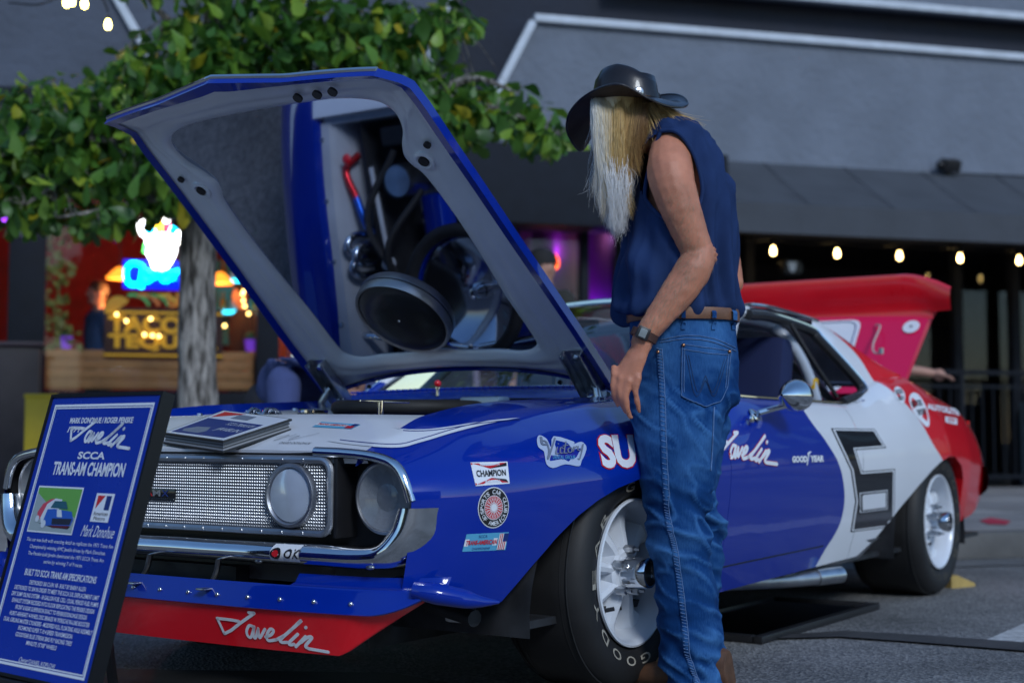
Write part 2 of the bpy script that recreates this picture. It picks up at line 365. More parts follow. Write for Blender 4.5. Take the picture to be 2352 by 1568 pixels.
# ---------------------------------------------------------------- roof, pillars, glass
def roof_pt(u, w):
    e = tab([(-1.30, .565, 1.185), (-1.40, .57, 1.20), (-1.6, .575, 1.207), (-2.1, .59, 1.185), (-2.16, .60, 1.17)])
    v = w * e(u, 1); z = e(u, 2) + .05 * (1 - abs(w) ** 2.2); uu = u - .10 * abs(w) ** 2 * max(0, (u + 1.9) / .55); return (uu, v, z)
mb = MB().grid(roof_pt, np.linspace(-1.36, -2.10, 16), np.linspace(-1, 1, 25)); mb.build('roof', m_livery, car)
for sgn in (1, -1):
    A, B, C_, D_, E_ = (-2.167, .764, .907), (-1.965, .633, 1.118), (-2.10, .594, 1.185), (-2.36, .672, 1.075), (-2.66, .742, .978)
    c1 = lambda s: np.array([-2.167 + s * (-.493), 0, 0]); cur2 = smooth_path([B, (-2.0, .605, 1.165), C_, D_, (-2.52, .71, 1.02), E_], 6)
    def sail(s, t):
        u = -2.167 - .493 * s; p = np.array([u, _top(u, 1), _top(u, 2)]); k = s * (len(cur2) - 1); i = min(int(k), len(cur2) - 2); q = cur2[i] + (cur2[i + 1] - cur2[i]) * (k - i)
        r = p + (q - p) * t; return (r[0], sgn * (r[1] + .012 * math.sin(math.pi * t)), r[2])
    MB().grid(sail, np.linspace(0, 1, 18), np.linspace(0, 1, 8)).build('sail_panel', m_livery, car)
    # deck shoulder inboard of the quarter crest
    MB().grid(lambda u, t: (u, sgn * (_top(u, 1) - t * (.15 if u < -2.66 else .06)), _top(u, 2) - .012 * t * t), np.linspace(-2.64, -3.82, 30), [0, .3, .6, 1]).build('deck_shoulder', m_livery, car)
    gut = [(-.74, .792, .845), (-1.0, .70, 1.02), (-1.28, .60, 1.165), (-1.42, .578, 1.205), (-1.6, .58, 1.213), (-1.85, .586, 1.203), (-2.08, .60, 1.187)]
    MB().tube([(p[0], sgn * p[1], p[2]) for p in smooth_path(gut, 6)], .0075, 8).build('drip_rail', m_chrome, car)
    MB().tube([(p[0], sgn * (p[1] - .008), p[2] - .02) for p in smooth_path(gut[:4], 6)], .022, 8).build('windscreen_pillar', m_livery, car)
    # window frame: black rubber with a bright edge
    wf = [(-1.38, .60, 1.165), (-1.6, .592, 1.172), (-1.93, .615, 1.14), (-1.99, .64, 1.10), (-2.10, .715, .98), (-2.155, .757, .905), (-2.07, .778, .872), (-1.82, .80, .838)]
    wp = [(p[0], sgn * p[1], p[2]) for p in smooth_path(wf, 6)]
    MB().tube(wp, .021, 8).build('window_seal', m_bplastic, car)
    MB().tube([(p[0] - .012, p[1] + sgn * .014, p[2] + .012) for p in wp], .0055, 6).build('window_trim', m_chrome, car)
    MB().tube([(u, sgn * (_top(u, 1) - .004), _top(u, 2) + .006) for u in np.linspace(-.78, -1.86, 14)], .0045, 6).build('belt_trim', m_chrome, car)
    MB().tube([(p[0], sgn * p[1], p[2]) for p in smooth_path([(-1.72, .63, 1.15), (-1.78, .70, 1.0), (-1.86, .765, .86)], 5)], .009, 6).build('quarter_window_bar', m_bplastic, car)
def ws(s, w):   # windscreen
    top = np.array(roof_pt(-1.36, w)); W2 = .74 * w; bot = np.array([-.60 - .16 * abs(w) ** 2.2, W2, .872 - .012 * w * w]); p = bot + (top - bot) * s; b = .03 * math.sin(math.pi * s); return (p[0] + b * .5, p[1], p[2] + b)
MB().grid(ws, np.linspace(0, 1, 10), np.linspace(-1, 1, 17)).build('windscreen', m_glass, car)
MB().tube([ws(1.0, w) for w in np.linspace(-1, 1, 21)], .012, 6).build('windscreen_trim', m_chrome, car)
MB().tube([(lambda p: (p[0], p[1], p[2] + .004))(ws(0.0, w)) for w in np.linspace(-1, 1, 21)], .009, 6).build('windscreen_trim', m_chrome, car)
def bl(s, w):
    top = np.array(roof_pt(-2.10, w)); bot = np.array([-2.86, .66 * w, .935 + .02 * (1 - w * w)]); p = top + (bot - top) * s; return (p[0], p[1], p[2] + .025 * math.sin(math.pi * s))
MB().grid(bl, np.linspace(0, 1, 10), np.linspace(-1, 1, 13)).build('rear_window', m_glass, car)
MB().tube([bl(1, w) for w in np.linspace(-1, 1, 13)], .012, 6).build('rear_window_trim', m_chrome, car)
# ---------------------------------------------------------------- cowl, louvres, wipers' nozzle
MB().grid(lambda u, w: (u, w * I(u, [-.62, -.46], [.74, .62]), I(u, [-.62, -.56, -.50, -.46], [.874, .876, .866, .838]) - .012 * w * w), [-.46, -.49, -.52, -.56, -.60, -.63], np.linspace(-1, 1, 17)).build('cowl', m_blue, car)
lv = None
for k in range(46):
    y = -.62 + k * 1.24 / 45
    if lv is None: lv = MB().bar((.038, -.010, 0), (-.038, .010, 0), .008, .007, bev=.002).build('louvre', m_blue, car)
    else: lv = lv.copy(); COL.objects.link(lv)
    lv.location = (-.565, y, .8785 - .012 * (y / .7) ** 2)
MB().lathe([(.006, 0), (.006, .02), (.01, .024), (.01, .03)], (-.47, -.18, .85), n=12).build('bonnet_pin_stem', m_chrome, car)
MB().ball((-.47, -.18, .893), .013, 14, 10).build('red_knob', m_red, car)
# ---------------------------------------------------------------- nose: header panel, grille, lamps, bumper, spoiler
def hdr(v, t):
    uf = .878 - .012 * (abs(v) / .575) ** 6; u = uf - t * (uf - .60); w = v / .575; e = _top(u, 1) - .0005; return (u, w * e, _top(u, 2) + .006 * (1 - w * w))
MB().grid(hdr, np.linspace(-.575, .575, 31), np.linspace(0, 1, 12)).build('header_panel', m_white, car); LEFT.append(bpy.data.objects['header_panel'])
MB().grid(lambda v, t: (lambda p: (p[0] - .012 * t, p[1], p[2] - .03 * t))(hdr(v, 0)), np.linspace(-.575, .575, 31), [0, .3, 1]).build('header_lip', m_white, car)
MB().sheet([(-.74, .43), (.74, .43), (.77, .56), (.74, .62), (.66, .655), (.55, .668), (-.55, .668), (-.66, .655), (-.74, .62), (-.77, .56)], lambda a, b, t: (.79 + t, a, b), .02).build('grille_shell', m_black, car, smooth=False)
MB().box((.845, 0, .668), (.06, .98, .012), bev=.004).build('grille_top_shroud', m_black, car)
for s in (1, -1):
    MB().box((.845, s * .522, .56), (.085, .012, .20), bev=.004).build('grille_end', m_black, car)
gu = .885; gz0, gz1, gy = .470, .652, .505
rr = []
for cy_, cz_, a0 in ((gy - .03, gz1 - .03, 0), (-gy + .03, gz1 - .03, 90), (-gy + .03, gz0 + .03, 180), (gy - .03, gz0 + .03, 270)):
    rr += [(gu, cy_ + .03 * math.cos(math.radians(a0 + d)), cz_ + .03 * math.sin(math.radians(a0 + d))) for d in (0, 22, 45, 68, 90)]
gf = MB().tube(rr, .0095, 8, closed=True).build('grille_frame', m_alu, car)
rv = MB().ball((0, 0, 0), (.003, .0045, .0045), 8, 6)
rivet = None
for k in range(13):
    for z in (gz0, gz1):
        y = -.42 + .84 * k / 12
        if rivet is None: rivet = rv.build('rivet', m_steel, gf)
        else: rivet = rivet.copy(); COL.objects.link(rivet)
        rivet.location = (gu + .009, y, z)
mb = MB(); pitch = .0085; sl_ = 1.05
for d in (1, -1):
    c = -gy - .2
    while c < gy + .2:
        pts = []; n = 110
        for k in range(n + 1):
            z = gz0 + (gz1 - gz0) * k / n; y = c + d * (z - gz0) * sl_
            if abs(y) < gy - .002 and not any((y - q) ** 2 + (z - .562) ** 2 < .074 ** 2 for q in (.378, -.378)):
                pts.append((gu - .004 + d * .0016 * math.cos(math.pi * 2 * (z - gz0) * sl_ / pitch), y, z))
            else:
                if len(pts) > 1: mb.tube(pts, .0016, 4, caps=False)
                pts = []
        if len(pts) > 1: mb.tube(pts, .0016, 4, caps=False)
        c += pitch
mb.build('grille_mesh', mat('bright_wire', (.34, .355, .38), .38, 1.0), car, fix=False, kind='stuff')
m_lens = mat('frosted_lens', (.60, .68, .78), .15, .35, coat=1, var=.1, vscale=12)
m_hl = mat('dull_headlamp_glass', (.17, .18, .20), .25, coat=.6, bump=(70, .35, .004), var=.15, vscale=20)
for s in (1, -1):
    lp = MB().lathe([(.0, .012), (.04, .0105), (.066, .004), (.070, -.004)], (gu + .006, s * .378, .562), 'X', 40).build('grille_lamp', m_lens, car)
    MB().lathe([(.069, -.012), (.069, .006), (.073, .012), (.079, .011), (.0815, .004), (.082, -.012)], (gu + .004, s * .378, .562), 'X', 40).build('lamp_ring', m_alu, lp)
    hb = MB().lathe([(.088, .0), (.09, .02), (.083, .024), (.080, .018), (.080, .005)], (.838, s * .652, .562), 'X', 40).build('headlamp_ring', m_alu, car)
    MB().lathe([(.0, .003), (.03, .004), (.034, .0015), (.06, .006), (.080, .014), (.081, .0)], (.842, s * .652, .562), 'X', 40).build('headlamp_glass', m_hl, hb)
    MB().grid(lambda v, t: (.875 - .075 * t, s * v, .445 - .012 * t), [.51, .6, .7, .745], [0, 1]).build('headlamp_tray', m_black, car)
    MB().grid(lambda k, t: (lambda q: (.87 - .07 * t, s * (q[0] - .01 * t), q[1]))(sect(.885, k)), np.linspace(.35, 1.9, 16), [0, 1]).build('headlamp_surround', m_black, car)
    bz = [(.883, .452, .672), (.884, .55, .669), (.886, .63, .663), (.888, .69, .651), (.888, .722, .632), (.888, .742, .60), (.885, .757, .556)]
    bp_ = smooth_path(bz, 6)
    MB().tube([(p[0], s * p[1], p[2]) for p in bp_], .0125, 10).build('headlamp_bezel', m_chrome, car)
bg_ = MB().box((gu + .006, -.104, .557), (.006, .135, .026), bev=.002).build('badge', m_gloss, car)
for ch, mt, y0 in (('A', m_stick_r, -.128), ('M', m_chrome, -.098), ('X', m_stick_n, -.066)):
    letters('badge_letter', mt, bg_, ch, (-.014 if ch != 'M' else -.016, -.0085, .014, .0085), lambda a, b, y0=y0 - .006: (gu + .0105, y0 + a, .557 + b), bold=.02)
def bump_edge():
    inn = [(0, .446), (.16, .445), (.45, .446), (.60, .447), (.668, .456), (.705, .49), (.722, .541)]
    out = [(0, .392), (.16, .392), (.45, .391), (.64, .392), (.735, .408), (.790, .465), (.806, .541)]
    return smooth_path(inn, 6), smooth_path(out, 6)
bi, bo = bump_edge(); bi = [(-a, b) for a, b in bi[:0:-1]] + [tuple(p) for p in bi]; bo = [(-a, b) for a, b in bo[:0:-1]] + [tuple(p) for p in bo]
def bump_pt(k, t):
    p, q = bi[int(k)], bo[int(k)]; tt = min(1, max(0, t)); v = p[0] + (q[0] - p[0]) * tt; z = p[1] + (q[1] - p[1]) * tt
    u = .895 + .02 * (1 - (v / .8) ** 2) - .085 * max(0, (abs(v) - .69) / .12) ** 1.6 + .032 * math.sin(math.pi * tt) ** .7
    e_ = max(0, (abs(v) - .66) / .14); v += math.copysign(.014 * e_ * math.sin(math.pi * tt), v); u += .012 * min(1, e_) * math.sin(2 * math.pi * tt)
    if t < 0 or t > 1: u -= .05; z += (-.004 if t > 1 else -.002)
    return (u, v, z)
bmp = MB().grid(bump_pt, range(len(bi)), [-.1, 0, .06, .15, .28, .42, .58, .72, .85, .94, 1, 1.1]).build('front_bumper', m_chrome, car, ang=70)
for y in (.30, .62, -.30, -.62):
    MB().ball(bump_pt(min(range(len(bi)), key=lambda k: abs(bi[k][0] - y)), .9), (.006, .013, .006), 12, 8).build('bumper_bolt', m_steel, bmp)
# scrutineering sticker on the bumper
tsk = MB().grid(lambda y, t: (lambda p: (p[0] + .0015, p[1], p[2]))(bump_pt(int(round(y)), t)), [k for k in range(len(bi)) if .345 < bi[k][0] < .475] or range(40, 44), np.linspace(.05, .8, 6)).build('pass_sticker', m_stick_w, bmp)
def on_bump(a, b): # a across 0..1, b up 0..1
    y = .352 + a * .105; k = I(y, [p[0] for p in bi], range(len(bi))); p = np.array(bump_pt(int(k), .75 - .62 * b)); q = np.array(bump_pt(min(int(k) + 1, len(bi) - 1), .75 - .62 * b)); r = p + (q - p) * (k - int(k)); return (r[0] + .004, y, r[2])
letters('pass_text', m_stick_k, bmp, 'OK', (.52, .15, .98, .85), on_bump, bold=.03, shear=.2)
MB().sheet(disc_poly(.25, .48, .17, 24, .42), on_bump).build('pass_wheel', m_stick_k, bmp)
MB().sheet(disc_poly(.25, .48, .10, 20, .25), lambda a, b: (lambda p: (p[0] + .001, p[1], p[2]))(on_bump(a, b))).build('pass_hub', m_stick_r, bmp)
# chin: valance with rivets, red air dam, lettering, stay rods
vpath = smooth_path([(.955, 0), (.952, .25), (.94, .48), (.915, .66), (.872, .79), (.845, .825)], 8)
vp2 = [(p[0], -p[1]) for p in vpath[:0:-1]] + [tuple(p) for p in vpath]
def lipf(zs):   # zs: (z at centre, forward offset)
    return zs
prof = [(.372, -.035), (.352, -.02), (.346, .0), (.338, .006), (.318, .012), (.296, .026), (.288, .03), (.285, .026), (.290, -.02)]
def val(k, j):
    u, v = vp2[int(k)]; z, o = prof[int(j)]; rise = .055 * max(0, (abs(v) - .66) / .15) ** 2; nrm = 1 - .6 * max(0, (abs(v) - .7) / .18)
    return (u + o * nrm, v + math.copysign(o * .5 * (1 - nrm), v), z + rise * (1 if z < .31 else .45 if z < .34 else .1))
chin = MB().grid(val, range(len(vp2)), range(2, 9)).build('chin_valance', m_blue, car, ang=60)
for s in (1, -1):
    ks = [k for k in range(len(vp2)) if s * vp2[k][1] > .415]
    MB().grid(lambda k, j: val(k, j), ks, [0, 1, 2]).build('chin_valance_upper', m_blue, chin, ang=60)
for s in (1, -1): MB().tube([(p[0], s * p[1], p[2]) for p in smooth_path([(.885, .765, .350), (.865, .805, .343), (.82, .85, .330), (.775, .875, .319), (.72, .895, .313)], 6)], list(I(np.linspace(0, 1, 25), [0, .3, .6, 1], [.020, .026, .022, .004])), 16, sx=1.25).build('chin_strake', m_blue, chin)
kk = np.linspace(0, len(vp2) - 1, 200); vv = [I(k, range(len(vp2)), [p[1] for p in vp2]) for k in kk]
crv = None
for y in [-.62 + 1.24 * k / 12 for k in range(13)]:
    k = I(y, [p[1] for p in vp2], range(len(vp2))); p = np.array(val(k, 4)); 
    if crv is None: crv = MB().ball((0, 0, 0), .0065, 10, 8).build('rivet', m_chrome, chin)
    else: crv = crv.copy(); COL.objects.link(crv)
    crv.location = (p[0] + .006, y, p[2] - .006)
def dam(v, t):
    k = I(v, [p[1] for p in vp2], range(len(vp2))); u = I(k, range(len(vp2)), [p[0] for p in vp2]); a = abs(v)
    zt_ = .289 + .055 * max(0, (a - .66) / .15) ** 2; zb_ = .183 if a < .575 else .183 + (a - .575) / .235 * (.345 - .183)
    return (u + .02 - .03 * t - .02 * max(0, (a - .6) / .24), v, zt_ + (zb_ - zt_) * t)
adam = MB().grid(dam, np.linspace(-.81, .81, 61), np.linspace(0, 1, 6)).grid(lambda v, t: (lambda p: (p[0] - .01, p[1], p[2]))(dam(v, t)), np.linspace(-.81, .81, 61), np.linspace(0, 1, 6)).build('air_dam', m_red, car)
for y0 in (.20, -.55):
    def ondam(a, b, y0=y0):
        y = y0 + a * .0034 - (0 if b is None else 0); zc_ = .188 + b * .0031; t = (.288 - zc_) / .105; p = dam(y, t); return (p[0] + .003, y, p[2])
    javelin('dam_lettering', m_stick_w, adam, ondam, w=2.5)
for y in (.13, -.13):
    sr = MB().tube(smooth_path([(.86, y - .03, .43), (.90, y, .36), (.952, y + .028, .327)], 5), .008, 8).build('stay_rod', m_steel, car)
    MB().box((.968, y + .035, .324), (.05, .03, .005), bev=.002).build('stay_foot', m_steel, sr)
MB().box((.60, 0, .385), (.4, .9, .10)).build('oil_cooler_duct', mat('duct_grey', (.12, .13, .14), .6, var=.2), car)
MB().box((.70, -.1, .345), (.30, .5, .05)).build('radiator_duct', m_dark, car)
ta = MB().tube([(.55, .56, .27), (.60, .74, .25)], .022, 10).build('tie_rod', m_dark, car)
MB().box((.55, .66, .265), (.05, .07, .07), bev=.01).build('sway_bar_clamp', m_steel, ta)
MB().tube([(.62, -.5, .24), (.62, .5, .24)], .016, 8).build('sway_bar', m_dark, car)
# ---------------------------------------------------------------- bonnet, raised, with a display mirror under it
HA = math.radians(38); HU, HZ = -.40, .88; ca, sa = math.cos(HA), math.sin(HA)
def hood(s, v, off=0.0):   # s along the panel from its rear edge, off > 0 away from the engine
    return (HU + s * ca - off * sa, v, HZ + s * sa + off * ca)
def hedge(s): return float(I(s, [-.02, .1, .3, .5, .7, .9, 1.05, 1.2, 1.30, 1.36], [.605, .605, .60, .588, .575, .565, .557, .552, .540, .520]))
def hdroop(s): return -.11 * min(1.0, max(0, (s - 1.27) / .15)) ** 1.2
def hoff(s, v): return hdroop(s) - .03 * (abs(v) / .6) ** 4 - .004 + .03 * (1 - (v / .6) ** 2) * (1 - min(1, max(0, (s - .9) / .45)))
def hs(t, w):
    s0 = .065 - .06 * w * w; s1 = 1.46 - .085 * abs(w); return s0 + (s1 - s0) * t
def hskin(t, w, lift=0.0):
    s = hs(t, w); v = w * hedge(s); return hood(s, v, hoff(s, v) + lift)
TT = np.linspace(0, 1, 40); WW = np.linspace(-1, 1, 41)
bon = MB().grid(lambda t, w: hskin(t, w, .016), TT, WW).build('bonnet', m_blue, car)
eb = MB()
for w in (-1, 1): eb.grid(lambda t, k: hskin(t, w * (1 - .0 * k), .016 - .03 * k), TT, [0, 1])
for t in (0, 1): eb.grid(lambda w, k: hskin(t, w, .016 - .03 * k), WW, [0, 1])
# blue underside rim
for w0 in (-1, 1): eb.grid(lambda t, k: (lambda a: hskin(t, w0 * a, -.014))(1 - .05 * k), TT, [0, 1])
eb.grid(lambda k, w: hskin(1 - .022 * k, w, -.014), [0, 1], WW); eb.grid(lambda k, w: hskin(.012 * k, w, -.014), [0, 1], WW)
eb.build('bonnet_rim', m_blue, bon, ang=50)
MB().tube([(lambda p: p)(hskin(1, w, .012)) for w in WW], .008, 8).build('bonnet_edge_trim', m_chrome, bon)
# mirror outline (s, v), left half then mirrored
mo = [(.215, 0), (.203, .12), (.20, .24), (.19, .33), (.205, .385), (.25, .408), (.45, .405), (.63, .412), (.80, .412), (.95, .40), (1.0, .378), (1.035, .372), (1.08, .392), (1.13, .425), (1.19, .435), (1.235, .40), (1.262, .30), (1.272, .15), (1.275, 0)]
mo = [(p[0], p[1]) for p in smooth_path(mo, 4)]; full = mo + [(s, -v) for s, v in mo[-2:0:-1]]
MB().sheet(full, lambda s, v: hood(s, v, -.018)).build('display_mirror', m_mirror, bon)
# grey inner frame between the mirror opening and the rim: an offset band with a raised bead
cen = (.70, 0)
def band(k, t):
    s, v = full[int(k) % len(full)]
    d = np.array([s - cen[0], v - cen[1]]); ang = math.atan2(d[1], d[0])
    lo, hi = 0.3, 3.0
    for _ in range(26):                                    # reach of this direction to the panel edge
        m_ = (lo + hi) / 2; ss, v2 = cen[0] + d[0] * m_, cen[1] + d[1] * m_
        w = v2 / hedge(ss); ins = abs(w) < .965 and hs(.012, max(-1, min(1, w))) < ss < hs(.978, max(-1, min(1, w)))
        if ins: lo = m_
        else: hi = m_
    e = 1 + (lo - 1) * t; ss, v2 = cen[0] + d[0] * e, cen[1] + d[1] * e
    o = -.018 - .004 - .020 * math.sin(math.pi * min(1, t * 1.25)) ** .8 * (1 - .5 * t) + (.006 * math.exp(-((t - .42) / .10) ** 2)) + hdroop(ss) + (hoff(ss, v2) - hdroop(ss) - .01 + .022) * t ** 3
    if t < .02: o = -.017
    return hood(ss, v2, o)
ks = list(range(len(full) + 1))
fr = MB().grid(band, ks, [0, .03, .1, .2, .3, .36, .42, .48, .56, .66, .78, .9, 1]).build('bonnet_frame', m_grey, bon, ang=60)
def hole(s, v, r, off, nm='drain_hole', ring=True):
    R = Matrix(((ca, 0, -sa), (0, 1, 0), (sa, 0, ca)))
    c = hood(s, v, off)
    if ring: MB().lathe([(r * 1.15, -.004), (r * 1.5, -.007), (r * 2.0, -.005), (r * 2.2, .004)], c, n=22, R=R).build('boss', m_grey, fr)
    MB().lathe([(0, -.0075), (r, -.0075), (r, 0)], c, n=20, R=R).build(nm, m_black, fr)
for s in (1, -1):
    hole(1.02, s * .44, .016, -.034); hole(1.075, s * .485, .011, -.034, ring=False)
    hole(.035, s * .40, .008, -.02, ring=False)
for v in (.22, .29, .345): hole(1.335, v, .014, -.085, ring=False)
R_ = Matrix(((ca, 0, -sa), (0, 1, 0), (sa, 0, ca)))
MB().lathe([(0, -.078), (.06, -.076), (.12, -.066), (.150, -.048), (.157, -.040)], hood(.395, -.02, 0), n=48, R=R_).build('air_cleaner_lid', mat('satin_black_lid', (.02, .021, .024), .33, coat=.15, var=.1), bon)
MB().lathe([(.155, -.046), (.162, -.05), (.167, -.040), (.167, -.020), (.158, -.018)], hood(.395, -.02, 0), n=48, R=R_).build('lid_rim', m_alu, bon)
MB().lathe([(0, -.082), (.004, -.081), (.005, -.077)], hood(.42, -.0, 0), n=10, R=R_).build('lid_stud', m_steel, bon)
for s in (1, -1):
    br = MB(); h0, h1 = hood(.20, s * .53, -.030), hood(.0, s * .53, -.045)
    br.bar(h0, h1, .075, .010, (-sa, 0, ca), .003); br.bar(hood(.2, s * .495, -.046), hood(.0, s * .495, -.064), .008, .034, (-sa, 0, ca), .002); br.bar(hood(.2, s * .565, -.046), hood(.0, s * .565, -.064), .008, .034, (-sa, 0, ca), .002)
    hb = br.build('hinge_plate', m_steel, car)
    for q in (.17, .03): MB().lathe([(0, -.014), (.010, -.014), (.012, 0)], hood(q, s * .53, -.036), n=6, R=R_).build('hinge_bolt', m_chrome, hb)
    a = hood(.06, s * .555, -.05)
    MB().tube([a, (a[0] + .02, a[1] + s * .02, a[2] - .05), (-.345, s * .60, .70)], .013, 10).build('hinge_arm', m_steel, hb)
    top = np.array(hood(.0, s * .515, -.06)); bot = np.array([-.30, s * .55, .70]); turns = 15; pts = []
    dv = bot - top; e1 = np.cross(dv, (0, 1, 0)); e1 /= np.linalg.norm(e1); e2 = np.cross(dv, e1); e2 /= np.linalg.norm(e2)
    for k in range(turns * 12 + 1):
        f_ = k / (turns * 12); an = 2 * math.pi * turns * f_; pts.append(tuple(top + dv * f_ + .020 * (e1 * math.cos(an) + e2 * math.sin(an))))
    MB().tube(pts, .0042, 6).build('hinge_spring', m_steel, hb)
    MB().tube([(-.50, s * .575, .80), tuple(hood(-.0, s * .57, -.05))], .012, 8).build('hinge_link', m_steel, hb)
# ---------------------------------------------------------------- engine bay
for s in (1, -1):
    ap = MB(); us = np.linspace(.58, -.45, 24)
    ap.grid(lambda u, t: (u, s * (f_ap(u) - .07 * t), top_z(u, .585) - .028 - [0, .004, .03, .26][int(t)]), us, [0, 1, 2, 3]) if False else None
    ap.grid(lambda u, t: (u, s * I(t, [0, 1, 1.2, 2], [.60, .535, .52, .46]), I(t, [0, 1, 1.2, 2], [top_z(u, .59) - .024, top_z(u, .59) - .034, top_z(u, .59) - .06, .42])), us, [0, .5, 1, 1.1, 1.2, 1.6, 2])
    apo = ap.build('inner_fender', m_lgrey, car, ang=40)
    for u in (.52, .3, .08, -.15, -.36): MB().lathe([(0, .008), (.009, .008), (.011, 0)], (u, s * .565, top_z(u, .59) - .030), n=6).build('fender_bolt', m_steel, apo)
MB().box((-.47, 0, .62), (.02, 1.2, .42)).build('firewall', m_blue, car)
MB().box((.585, 0, .60), (.03, 1.12, .26)).build('radiator_support', m_lgrey, car)
MB().box((.50, 0, .56), (.07, .66, .30), bev=.01).build('radiator', m_black, car)
MB().box((0, 0, .40), (1.1, 1.0, .02)).build('bay_floor', mat('bay_grey', (.24, .26, .29), .5, var=.3), car)
MB().box((.0, 0, .47), (.60, .30, .18), bev=.03).build('engine_block', m_dark, car)
for s in (1, -1):
    MB().box((.02, s * .20, .60), (.52, .12, .07), Matrix.Rotation(s * -.35, 3, 'X'), .02).build('valve_cover', m_blue, car)
    for k in range(4): MB().tube(smooth_path([(.2 - k * .13, s * .24, .52), (.2 - k * .13, s * .33, .50), (.17 - k * .12, s * .36, .42)], 5), .022, 8).build('exhaust_header', mat('header_coating', (.30, .31, .33), .4, .8, var=.2), car)
acc = (-.07, .0)
pan = MB().lathe([(.20, .60), (.222, .625), (.226, .76), (.222, .785), (.20, .785), (.205, .70), (.0, .69)], (acc[0], acc[1], 0), n=56).build('air_box', m_blue, car)
MB().lathe([(.195, .772), (.19, .752), (.12, .715), (.05, .702), (.0, .700)], (acc[0], acc[1], 0), n=56).build('air_pan', m_chrome, pan)
MB().lathe([(.0, .760), (.012, .757), (.016, .735), (.028, .728), (.03, .705)], (acc[0], acc[1], 0), n=20).build('wing_nut', m_chrome, pan)
MB().tube([(acc[0] + .225 * math.cos(a), acc[1] + .225 * math.sin(a), .798) for a in np.linspace(0, 2 * math.pi, 49)[:-1]], .024, 10, closed=True).build('rubber_seal', m_rubber, pan)
for dz in (0, -.008):
    pp = [];
    for a in np.linspace(-1.2, 1.4, 60):
        d = -.018 * math.exp(-((a - .05) / .07) ** 2) if dz else 0; pp.append((acc[0] + .2275 * math.cos(a), acc[1] + .2275 * math.sin(a), .742 + dz + d))
    MB().tube(pp, .0011, 4).build('pinstripe', m_stick_w, pan)
# hood-pin post, tower brace, filters, hoses, reservoirs
MB().tube([(.50, .35, .68), (.50, .35, .808)], .008, 10).build('bonnet_pin', m_chrome, car)
MB().tube([(.60, .36, .806), (.36, .34, .806)], .0025, 6).build('pin_cable', m_chrome, car)
sb_ = MB().tube([(-.20, -.52, .74), (-.26, -.02, .775)], .014, 10).build('tower_brace', m_chrome, car)
MB().tube([(-.20, .52, .74), (-.26, .02, .775)], .014, 10).build('tower_brace', m_chrome, car)
MB().tube([(.40, -.40, .70), (-.30, -.34, .72)], .010, 10).build('stay_tube', m_lgrey, car)
MB().lathe([(.0, .0), (.022, .0), (.022, .03), (0, .03)], (.05, -.37, .70), n=14).build('stay_boss', m_lgrey, car)
fl = MB(); fl.lathe([(.0, .66), (.046, .66), (.046, .79), (.0, .79)], (-.06, -.40, 0), n=30)
for k in range(30):
    a = 2 * math.pi * k / 30; fl.box((-.06 + .048 * math.cos(a), -.40 + .048 * math.sin(a), .725), (.007, .004, .125), a)
flo = fl.build('breather_filter', mat('filter_gauze', (.16, .165, .16), .6, .3), car)
MB().lathe([(.0, .80), (.045, .80), (.052, .795), (.052, .787), (0, .785)], (-.06, -.40, 0), n=30).build('filter_cap', m_chrome, flo)
for k, (u, v) in enumerate(((.12, -.44), (.08, -.46), (.16, -.47))):
    MB().tube(smooth_path([(u, v, .68), (u + .005, v - .01, .76), (u - .03, v - .02, .79), (u - .06, v - .01, .76), (u - .065, v, .68)], 5), .014, 10).build('coolant_pipe', m_chrome, car)
rs = MB().tube(smooth_path([(.45, -.48, .66), (.40, -.50, .72), (.30, -.47, .72)], 6), .014, 10).build('red_fitting', mat('red_anodised', (.6, .02, .03), .25, .7), car)
MB().tube(smooth_path([(.30, -.47, .72), (.22, -.45, .72), (.16, -.44, .70)], 6), .015, 10).build('blue_fitting', mat('blue_anodised', (.02, .12, .6), .25, .7), car)
for pth in ([(.45, -.30, .68), (.2, -.42, .74), (-.1, -.28, .72), (-.3, -.40, .70)], [(.40, .30, .66), (.15, .42, .73), (-.2, .33, .71)], [(.3, -.2, .68), (.1, -.33, .76), (-.15, -.32, .68)]):
    MB().tube(smooth_path(pth, 8), .013, 8).build('hose', m_rubber, car)
MB().lathe([(0, .74), (.03, .74), (.034, .735), (.034, .60)], (-.32, -.33, 0), n=20).build('brake_reservoir', m_chrome, car)
MB().lathe([(0, .72), (.055, .715), (.06, .70), (.06, .58)], (.34, -.28, 0), n=24).build('alternator', m_steel, car)
MB().lathe([(0, .77), (.04, .765), (.045, .75), (.045, .62)], (.36, .38, 0), n=24).build('surge_tank', m_alu, car)
MB().ball((.44, -.46, .755), (.02, .02, .010), 12, 8).build('red_cap', m_red, car)
MB().ball((.10, .47, .80), (.018, .018, .010), 12, 8).build('red_cap', m_red, car)
MB().box((-.36, .10, .815), (.07, .16, .05), bev=.008).build('wiper_motor_cover', m_alu, car)
# ---------------------------------------------------------------- markings on the bodywork
def onside(u, z, off=.002): return (u, side_v(u, z) + off, z)
def plate(nm, m_, par, f, poly=None, off=.0012, n=6):
    mb = MB()
    if poly is None: mb.grid(lambda a, b: f(a, b, off), np.linspace(0, 1, n), np.linspace(0, 1, n))
    else: mb.sheet(poly, lambda a, b: f(a, b, off))
    return mb.build(nm, m_, par, smooth=True)
def sub(f, off): return lambda a, b: f(a, b, off)
